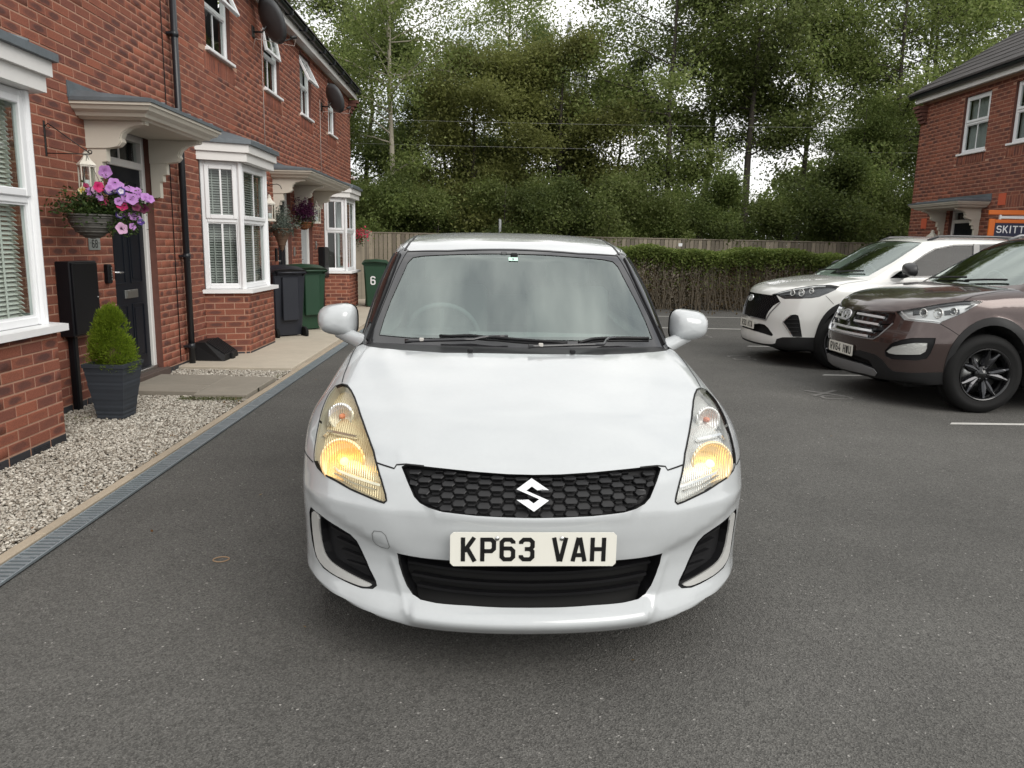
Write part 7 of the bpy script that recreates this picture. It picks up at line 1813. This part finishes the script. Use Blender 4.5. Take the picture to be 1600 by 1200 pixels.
def basket(label, x, y, z, r, depth, mat, cols, nl, shape='bowl', leafm=None, trail=.15, flowers=(), spread=1.25, group='hanging baskets by the doors', hang=.30):
    t = thing('hanging_basket', label, 'hanging basket', (x, y, z), 0, group)
    m = MB(); n = 28
    if shape == 'bowl': prof = [(.0001, -depth), (r*.35, -depth*.95), (r*.68, -depth*.72), (r*.90, -depth*.38), (r, 0)]
    else: prof = [(.0001, -depth), (r*.18, -depth*.9), (r*.55, -depth*.45), (r*.92, -depth*.10), (r, 0)]
    m.lathe(prof, n); bo = m.build('bowl', mat, t)
    w = MB()
    for k in range(7):
        q = (k+.5)/7; a_ = np.interp(q, np.linspace(0, 1, len(prof)), [p[0] for p in prof]); z_ = np.interp(q, np.linspace(0, 1, len(prof)), [p[1] for p in prof])
        N = 30; V = [((a_ + .006*math.sin(i*pi*.999 + k*pi))*cos(2*pi*i/N), (a_ + .006*math.sin(i*pi + k*pi*.5))*sin(2*pi*i/N), z_ + .004*math.sin(i*pi + k*pi)) for i in range(N+1)]
        w.tube(V, .0065, 5, cap=False)
    w.tube([(r*1.02*cos(a), r*1.02*sin(a), 0) for a in np.linspace(0, 2*pi, 29)], .008, 6, cap=False)
    w.build('woven_cane', mat, t, kind='stuff')
    w = MB()
    for a in (0.5, 2.6, 4.7): w.tube([(r*cos(a), r*sin(a), 0), (0, 0, hang)], .0018, 4)
    w.build('chain', MAT['black_metal'], t)
    R = np.random.default_rng(int(abs(x*1000)+y*10)); C = R.normal(size=(nl, 3))*np.array([r*.62*spread, r*.62*spread, .07]); C[:, 2] = np.abs(C[:, 2]) + .01
    tr = R.random(nl) < (.25 if spread > 1 else .04); C[tr, 2] = -np.abs(R.normal(0, trail, tr.sum())); rr = np.hypot(C[:, 0], C[:, 1]); C[tr, :2] *= (r*1.10/np.maximum(rr[tr], 1e-3))[:, None]
    ob('foliage', leaves_mesh('basket_leaves', C, R.uniform(.010, .020, nl), leafm, .6, .5), t)
    return t
MAT['wicker'] = pm('grey_wicker', (.095, .092, .082), .8, var=[(20, .35)])
MAT['wicker_b'] = pm('brown_wicker', (.14, .085, .055), .8, var=[(20, .35)])
MAT['coir'] = pm('rust_basket', (.20, .075, .028), .8, var=[(20, .35)])
MAT['leaf_basket'] = leaf_mat('basket_leaves', [(.03, .06, .015), (.05, .09, .022), (.08, .12, .03), (.02, .04, .012)], .3)
MAT['leaf_silver'] = leaf_mat('silver_leaves', [(.10, .13, .11), (.16, .19, .16), (.07, .10, .08), (.20, .21, .17)], .2)
def flower(par, p, nrm, r, mat, centre, ruff=.18):
    """trumpet petunia: five fused wavy petals round a throat"""
    n = Vector(nrm).normalized(); u = n.orthogonal().normalized(); v = n.cross(u); p = Vector(p); N = 20; V = [p - n*r*.55]; F = []
    rot = random.uniform(0, 6)
    for ring, (rad, h) in enumerate(((.22, -.12), (.62, .06), (1.0, .10))):
        for i in range(N):
            a = 2*pi*i/N; k = 1 + (.10*cos(5*a) if ring else 0); hh_ = h + (ruff*.5*sin(10*a + rot) if ring == 2 else 0)
            V.append(p + (u*cos(a+rot) + v*sin(a+rot))*r*rad*k + n*r*hh_)
    for i in range(N): F.append((0, 1+i, 1+(i+1) % N))
    for q in range(2):
        for i in range(N): F.append((1+q*N+i, 1+(q+1)*N+i, 1+(q+1)*N+(i+1) % N, 1+q*N+(i+1) % N))
    M_ = [1]*N + [1 if centre is not None and centre[1] else 0]*N + [0]*N
    me = mesh_from('flower', V, F, [mat, centre[0] if centre else mat], midx=M_, smooth=True); return ob('flower', me, par)
fm = lambda n, c: pm(n, c, .6, var=(60, .15), trans=.3)
LIL = fm('lilac_petal', (.52, .25, .60)); MAG = fm('magenta_petal', (.62, .025, .16)); PUR = fm('violet_petal', (.085, .045, .24)); DRK = fm('plum_petal', (.13, .008, .05)); CRM = fm('cream_petal', (.74, .68, .38)); PNK = fm('pale_pink_petal', (.70, .42, .62)); WHT = fm('white_eye', (.75, .68, .78)); YEL = fm('yellow_eye', (.75, .55, .12)); DEY = fm('dark_throat', (.05, .01, .05))
BX, BY, BZ = -3.11, 6.12, 1.60
bk = basket('grey wicker hanging basket overflowing with pink, purple and red petunias by the nearest door', BX, BY, BZ, .172, .175, MAT['wicker'], None, 2200, 'bowl', MAT['leaf_basket'], .05, hang=.45, spread=.95)
# photo-measured flower heads (offsets in the plane facing the drive)
def bx_pt(px, py, Y):
    d = CAM_ROT.to_3x3() @ Vector(((px-800)/FPX, -(py-600)/FPX, -1)); t = Y/d.y; return Vector((d.x*t, Y, CAM_H + d.z*t)) - Vector((BX, BY, BZ))
FL = [(164, 268, 11, LIL, None), (178, 287, 10, LIL, None), (186, 290, 9, LIL, None), (154, 292, 9, MAG, None), (134, 291, 6, MAG, None), (129, 298, 7, CRM, (YEL, 1)), (141, 300, 8, LIL, None), (148, 297, 6, PNK, None), (153, 302, 6, WHT, (DEY, 0)),
      (170, 299, 7, PUR, (WHT, 1)), (179, 298, 6, PUR, (WHT, 1)), (189, 299, 7, PUR, (WHT, 1)), (202, 295, 8, LIL, None), (212, 298, 9, LIL, None), (156, 309, 6, LIL, None), (161, 315, 8, MAG, None), (185, 315, 7, LIL, None), (191, 322, 9, MAG, None),
      (197, 309, 9, LIL, None), (206, 311, 10, LIL, None), (210, 320, 8, DRK, None), (213, 324, 7, DRK, None), (224, 326, 9, DRK, None), (228, 309, 9, LIL, None), (235, 311, 7, LIL, None), (218, 305, 6, LIL, None), (187, 336, 7, PUR, (WHT, 1)),
      (201, 333, 9, LIL, None), (209, 337, 9, LIL, None), (216, 343, 7, LIL, None), (220, 347, 6, PUR, None), (161, 343, 8, PNK, (DEY, 0)), (190, 357, 10, PNK, (DEY, 0)), (207, 354, 6, LIL, None), (170, 294, 6, LIL, None), (145, 303, 6, LIL, None)]
cn = np.array([0.0, 0.0, .02])
C2 = []
for (px, py, rp, mt, ce) in FL:
    p = bx_pt(px, py, BY - .10 + .10*random.random() + max(0, (px-170))*.0012); nr = (Vector((.75, -1.0, .35)) + Vector((random.gauss(0, .25), random.gauss(0, .2), random.gauss(0, .25)))).normalized()
    flower(bk, p, nr, rp*6.2/FPX*.86, mt, ce)
    for _ in range(42):
        q = p*random.uniform(.72, 1.0) + Vector((random.gauss(0, .026), random.gauss(.03, .03), random.gauss(-.016, .026))); C2.append(tuple(q))
for _ in range(500):
    p = bx_pt(random.uniform(165, 216), random.uniform(325, 368), BY + random.uniform(-.06, .06)); C2.append(tuple(p + Vector((0, 0, random.gauss(0, .01)))))
C2 = np.array(C2); ob('flower_stems', leaves_mesh('trailing_leaves', C2, RNG.uniform(.008, .016, len(C2)), MAT['leaf_basket'], .6, .5), bk)

bracket('curled black iron bracket between the middle bay and its door', 11.55, 2.15, curl=True)
lantern('cream lantern hanging right of the middle bay', -3.24, 11.45, 1.72, .38, .075)
bk2 = basket('cone-shaped brown wicker basket with silvery leaves by the middle door', -3.17, 11.8, 1.62, .155, .34, MAT['wicker_b'], None, 1500, 'cone', MAT['leaf_silver'], .05, hang=.42)
R = np.random.default_rng(3); C = R.normal(size=(900, 3))*np.array([.07, .07, .09]) + np.array([.0, 0, .15]); ob('silver_shrub', leaves_mesh('silver_shrub', C, R.uniform(.012, .022, 900), MAT['leaf_silver2'] if 'leaf_silver2' in MAT else MAT['leaf_silver'], .4, .35, -1.0), bk2)
bk3 = basket('small rust-coloured basket of dark purple plants hanging before the pale grey door', -3.21, 13.4, 1.76, .13, .12, MAT['coir'], None, 500, 'bowl', MAT['leaf_basket'], .03, hang=.40)
C = R.normal(size=(1700, 3))*np.array([.085, .085, .095]) + np.array([0, 0, .18]); ob('purple_foliage', leaves_mesh('purple_foliage', C, R.uniform(.012, .024, 1700), leaf_mat('purple_leaves', [(.06, .01, .05), (.12, .02, .09), (.04, .01, .03), (.18, .03, .10)], .2), .4, .5), bk3)
lantern('small cream lantern right of the pale grey door by the far bay', -3.31, 14.8, 1.78, .42, .075)
m = MB(); m.bbox(XW, XW+.03, 13.42, 13.48, 1.18, 1.34, .006); m.build('doorbell', MAT['satin'], label='small silver doorbell between the middle door and the pale grey door', cat='doorbell')
m = MB(); m.bbox(XW, XW+.03, 15.1, 15.15, 1.30, 1.45, .006); m.build('doorbell', MAT['satin'], label='small doorbell right of the pale grey door', cat='doorbell')
m = MB(); m.bbox(XW, XW+.03, 12.28, 12.36, 1.12, 1.32, .006); m.build('doorbell', MAT['black_plastic'], label='black video doorbell left of the middle door', cat='doorbell')
mb3 = thing('meter_box', 'black meter cupboard on the wall beside the far bay', 'meter box', (XW, 15.35, .72)); m = MB(); m.bbox(0, .12, 0, .40, 0, .62, .008); m.build('casing', MAT['black_plastic'], mb3); m = MB(); m.bbox(.12, .132, .02, .38, .02, .60, .005); m.build('door', MAT['black_plastic'], mb3); m = MB(); m.bbox(0, .07, .15, .23, -.70, -.001, .012); m.build('cable_duct', MAT['black_plastic'], mb3)

# ---- wheelie bins: local +y is the wheel side's outward direction
def bin_(label, x, y, rz, col, name, num=None, h=1.06):
    t = thing('wheelie_bin', label, 'bin', (x, y, .056), rz, 'wheelie bins outside the left-hand houses'); t.scale = (.95, .95, .965)
    mt = pm(name, col, .45, var=[(4, .12), (30, .08)]); w0, w1, d0, d1 = .215, .27, .24, .335
    m = MB(); rows = []
    for z, a, b in ((.02, w0, d0), (.30, w0+.015, d0+.03), (.93, w1-.01, d1-.02), (.94, w1+.012, d1-.0), (.985, w1+.015, d1+.003)):
        c = .035; rows.append([(-a+c, -b, z), (a-c, -b, z), (a, -b+c, z), (a, b-c*.5, z), (a-c*.5, b, z), (-a+c*.5, b, z), (-a, b-c*.5, z), (-a, -b+c, z)])
    V = [v for r in rows for v in r]; F = [(i*8+k, i*8+(k+1) % 8, (i+1)*8+(k+1) % 8, (i+1)*8+k) for i in range(4) for k in range(8)] + [tuple(range(7, -1, -1))]
    m.add(V, F); m.bbox(-.13, .13, b-.03, b-.005+.01, .25, .9, .01)
    m.build('body', mt, t)
    l_ = MB(); L = w1+.025; n = 9; V = []; 
    for i in range(n):
        q = i/(n-1); y_ = -d1-.012 + (2*d1+.03)*q; z_ = .99 + .055*math.sin(pi*min(1, q*1.05))**.8
        V += [(-L, y_, z_-.03), (-L+.05, y_, z_+.012), (0, y_, z_+.028), (L-.05, y_, z_+.012), (L, y_, z_-.03)]
    l_.add(V, [(i*5+j, i*5+j+1, (i+1)*5+j+1, (i+1)*5+j) for i in range(n-1) for j in range(4)] + [tuple(range(5)), tuple((n-1)*5+k for k in (4, 3, 2, 1, 0))], 0, True)
    l_.box(-L, L, -d1-.012, -d1+.02, .965, .99); l_.build('lid', mt, t)
    hd = MB(); hd.tube([(-w1*.8, d1-.02, .93), (-w1*.8, d1+.075, .97), (w1*.8, d1+.075, .97), (w1*.8, d1-.02, .93)], .014, 8); hd.build('handle', mt, t)
    for s in (-1, 1):
        Mw = Matrix.Translation((s*(w0+.02), d0+.05, .045)) @ Matrix.Rotation(radians(90), 4, 'Y')
        wv = MB(); wv.lathe([(.0001, -.022), (.05, -.024), (.06, -.018), (.092, -.024), (.100, -.014), (.100, .014), (.092, .024), (.06, .018), (.05, .024), (.0001, .022)], 26, 0, Mw); wv.build('wheel', MAT['rubber'], t)
    if num:
        tx = MB(); text_mb(tx, num, Matrix.Translation((-.11, -.292, .50)) @ Matrix.Rotation(radians(94.5), 4, 'X'), .20, .12, .02, .24, 0, .002); tx.build('bin_number', MAT['upvc'], t)
    return t
bin_('navy blue wheelie bin right of the middle bay, nearest of the three', -3.09, 11.36, radians(-140), (.013, .015, .022), 'navy_bin')
bin_('dark green wheelie bin standing close behind the navy one', -2.98, 12.25, radians(-140), (.012, .045, .022), 'green_bin')
bin_('dark green wheelie bin with a white number 6 in front of the far fence', -2.52, 16.95, radians(6), (.012, .050, .025), 'green_bin_far', '6')

# ---- satellite dishes
def dish(label, y, z, sc=1.0, rz=0):
    t = thing('satellite_dish', label, 'satellite dish', (XW, y, z), 0, 'satellite dishes under the eaves')
    m = MB(); m.bbox(0, .02, -.05, .05, -.08, .08, .004); m.tube([(.01, 0, 0), (.14, 0, 0), (.20, 0, .08)], .014, 8); m.build('wall_mount', MAT['black_metal'], t)
    D = Vector((.55, .62, .38)).normalized(); ux = Vector((0, 0, 1)).cross(D).normalized(); M = frame_mat(Vector((.24, -.02, .14)), ux, D.cross(ux))
    m = MB(); m.lathe([(.0001, 0), (.12*sc, .010), (.22*sc, .035), (.30*sc, .068), (.305*sc, .066), (.22*sc, .030), (.12*sc, .004), (.0001, -.005)], 32, 0, M @ Matrix.Diagonal((.88, 1, 1, 1))); m.build('dish', MAT['dish'], t)
    m = MB(); e = M @ Vector((0, -.28*sc, .36)); m.tube([M @ Vector((0, -.28*sc, .05)), e], .009, 6); m.tube([e, e - D*.10 + Vector((0, 0, .02))], .022, 10); m.build('receiver_arm', MAT['black_metal'], t)
    m = MB(); m.tube([e, e + Vector((-.03, 0, -.12)), (.05, -.04, -.10), (.012, -.05, -.25)], .004, 5); m.build('cable', MAT['cable'], t)
MAT['dish'] = pm('grey_dish', (.075, .08, .085), .55, var=(5, .15))
dish('large grey satellite dish above the middle upstairs windows', 11.55, 4.35, 1.05)
dish('smaller grey satellite dish next to the last upstairs window', 15.95, 4.10, .95)
cc = thing('security_camera', 'white security camera on the far corner of the left-hand row', 'camera', (XW+.01, 19.05, 2.98)); m = MB(); m.tube([(0, 0, 0), (.05, 0, .01)], .018, 8); m.build('mount', MAT['upvc'], cc); m = MB(); m.tube([(.03, .05, .01), (.14, -.07, -.01)], [.040, .046], 12); m.build('camera_body', MAT['upvc'], cc); m = MB(); m.tube([(.14, -.07, -.01), (.146, -.077, -.012)], .03, 10); m.build('camera_lens', MAT['gloss_black'], cc)
# red flowers over the fence by the far bay
rf = thing('red_flower_plant', 'red flowers spilling over the short fence beside the far bay', 'plant', (-3.30, 19.35, 1.55)); C = RNG.normal(size=(260, 3))*np.array([.12, .14, .07]) + np.array([.03, 0, .10]); ob('petals', leaves_mesh('petals', C, RNG.uniform(.018, .03, 260), leaf_mat('red_petals', [(.45, .02, .06), (.6, .05, .12), (.3, .02, .05)], .2), .4, .7), rf, kind='stuff'); C = RNG.normal(size=(300, 3))*np.array([.10, .14, .10]) + np.array([.0, 0, .02]); ob('foliage', leaves_mesh('plant_leaves', C, RNG.uniform(.015, .03, 300), MAT['leaf_basket'], .4, .6), rf)
# window things
m = MB(); m.bbox(-3.10, -3.09, 16.72, 16.98, .90, 1.0, .002); o = m.build('window_card', pm('red_white_card', (.60, .10, .12), .6, var=(40, .6)), label='small red and white card in the bottom of the far bay window', cat='card')
# ---- estate agent board
es = thing('estate_agent_board', 'orange framed estate agent board with white letters on navy by the right-hand house', 'sign', (8.52, 12.95, 0), radians(-12))
Mx = Matrix.Rotation(radians(90), 4, 'X')
m = MB(); m.bbox(-.01, .085, -.02, .02, 0, 2.06, .006); m.bbox(-.03, 1.3, -.022, .022, 2.13, 2.205, .006); m.bbox(1.20, 1.28, -.02, .02, 0, 2.13, .006); m.build('frame', MAT['orange'], es)
m = MB(); m.bbox(.086, 1.199, -.018, .018, 1.992, 2.05, .004); m.build('rail', MAT['orange'], es)
m = MB(); m.bbox(.086, 1.199, -.012, .012, 1.40, 1.991, .002); o = m.build('panel', MAT['navy'], es)
m = MB(); text_mb(m, 'SKITTS', Matrix.Translation((.115, -.0135, 1.825)) @ Mx, .125, .085, .014, .22, 0, .002); m.build('lettering', MAT['upvc'], o)
m = MB(); m.bbox(.16, 1.1, -.006, .006, 2.065, 2.11, .002); m.bbox(.14, .17, -.02, .02, 2.052, 2.128, .002); m.build('hanging_strip', MAT['upvc'], es)
MAT_dummy = 0
ln = lantern('white lantern top showing over the white SUV roof by the right-hand door', 9.45, 16.2, 1.52, .44, .11)
# ---- phone mast and wires beyond the trees
ms = thing('phone_mast', 'grey phone mast with panel antennas half hidden by the trees', 'mast', (4.05, 43.0, 0))
m = MB(); m.tube([(0, 0, 0), (0, 0, 13.3)], [.22, .12], 12); m.build('pole', MAT['mast'], ms)
m = MB(); m.tube([(.05, .2, 11.0), (.05, .2, 13.5)], .05, 8); m.tube([(1.0, 0, 9.0), (1.0, 0, 12.6)], .09, 8); m.build('aerial_pole', MAT['mast'], ms)
for x, y, z in ((-.28, -.35, 9.4), (.42, -.45, 9.6), (.75, .1, 9.3), (1.25, -.2, 11.2)):
    m = MB(); m.bbox(x-.13, x+.13, y-.07, y+.07, z, z+1.6, .02); m.build('panel_antenna', MAT['mast'], ms)
m = MB()
for z in (9.6, 10.9): m.tube([(0, 0, z), (-.28, -.35, z)], .03, 6); m.tube([(0, 0, z), (.42, -.45, z)], .03, 6); m.tube([(0, 0, z), (1.0, 0, z)], .04, 6)
m.build('cross_arms', MAT['mast'], ms, kind='stuff')
for i, (za, zb) in enumerate(((5.86, 6.02), (5.02, 5.15))):
    m = MB(); m.tube([(-9 + 22*q, 22.9, (za + (zb-za)*q)*.80 + .285 - .25*math.sin(pi*q)*.3) for q in np.linspace(0, 1, 12)], .003, 5); m.build('overhead_wire', MAT['wire'], label='upper of the two thin wires crossing in front of the trees' if i == 0 else 'lower of the two thin wires crossing in front of the trees', cat='wire', group='wires in front of the trees')
p = MB(); p.tube([(.26, 20.9, 0), (.26, 20.9, 2.15)], .035, 8); p.build('pole', MAT['mast'], label='thin grey pole behind the fence above the hatchback roof', cat='pole')
# brown elastic ring on the tarmac and a few bits of litter
m = MB(); m.tube([(.034*cos(a)*(1+.08*sin(2*a)), .028*sin(a), .003 + .0005) for a in np.linspace(0, 2*pi, 25)], .0028, 5, cap=False); m.build('rubber_band', pm('tan_rubber', (.30, .20, .12), .7), loc=(-1.20, 3.27, 0), label='small tan elastic ring lying on the tarmac left of the hatchback', cat='elastic band')
# moss and weeds by the slabs, blown bits along the edging
C = np.concatenate([np.stack([RNG.uniform(-2.75, -2.2, 900), 6.72 - np.abs(RNG.normal(0, .05, 900)), RNG.uniform(.03, .05, 900)], 1), np.stack([RNG.uniform(-2.25, -2.18, 200), RNG.uniform(6.3, 8.2, 200), np.full(200, .04)], 1), np.stack([RNG.uniform(-3.35, -3.1, 120), RNG.uniform(5.6, 5.9, 120), RNG.uniform(.03, .08, 120)], 1)])
ob('moss', leaves_mesh('moss', C, RNG.uniform(.004, .010, len(C)), leaf_mat('moss_green', [(.05, .08, .02), (.10, .12, .03), (.14, .13, .05)], .2), 1.5, .5), label='patches of moss and weeds on the gravel against the paving slabs', cat='moss', kind='stuff')
C = np.concatenate([np.stack([RNG.uniform(-2.3, -2.17, 70), RNG.uniform(3, 6.8, 70), np.full(70, .045)], 1), np.stack([RNG.uniform(-1.9, 3.6, 60), RNG.uniform(2.2, 14, 60), np.full(60, .006)], 1)])
ob('leaf_litter', leaves_mesh('leaf_litter', C, RNG.uniform(.006, .013, len(C)), leaf_mat('litter', [(.16, .07, .03), (.22, .15, .07), (.10, .05, .03)], .1), 4, .6), label='a few small dry leaves blown along the edging and over the tarmac', cat='leaves', kind='stuff')
build_swift()
build_suv('br'); build_suv('wh')
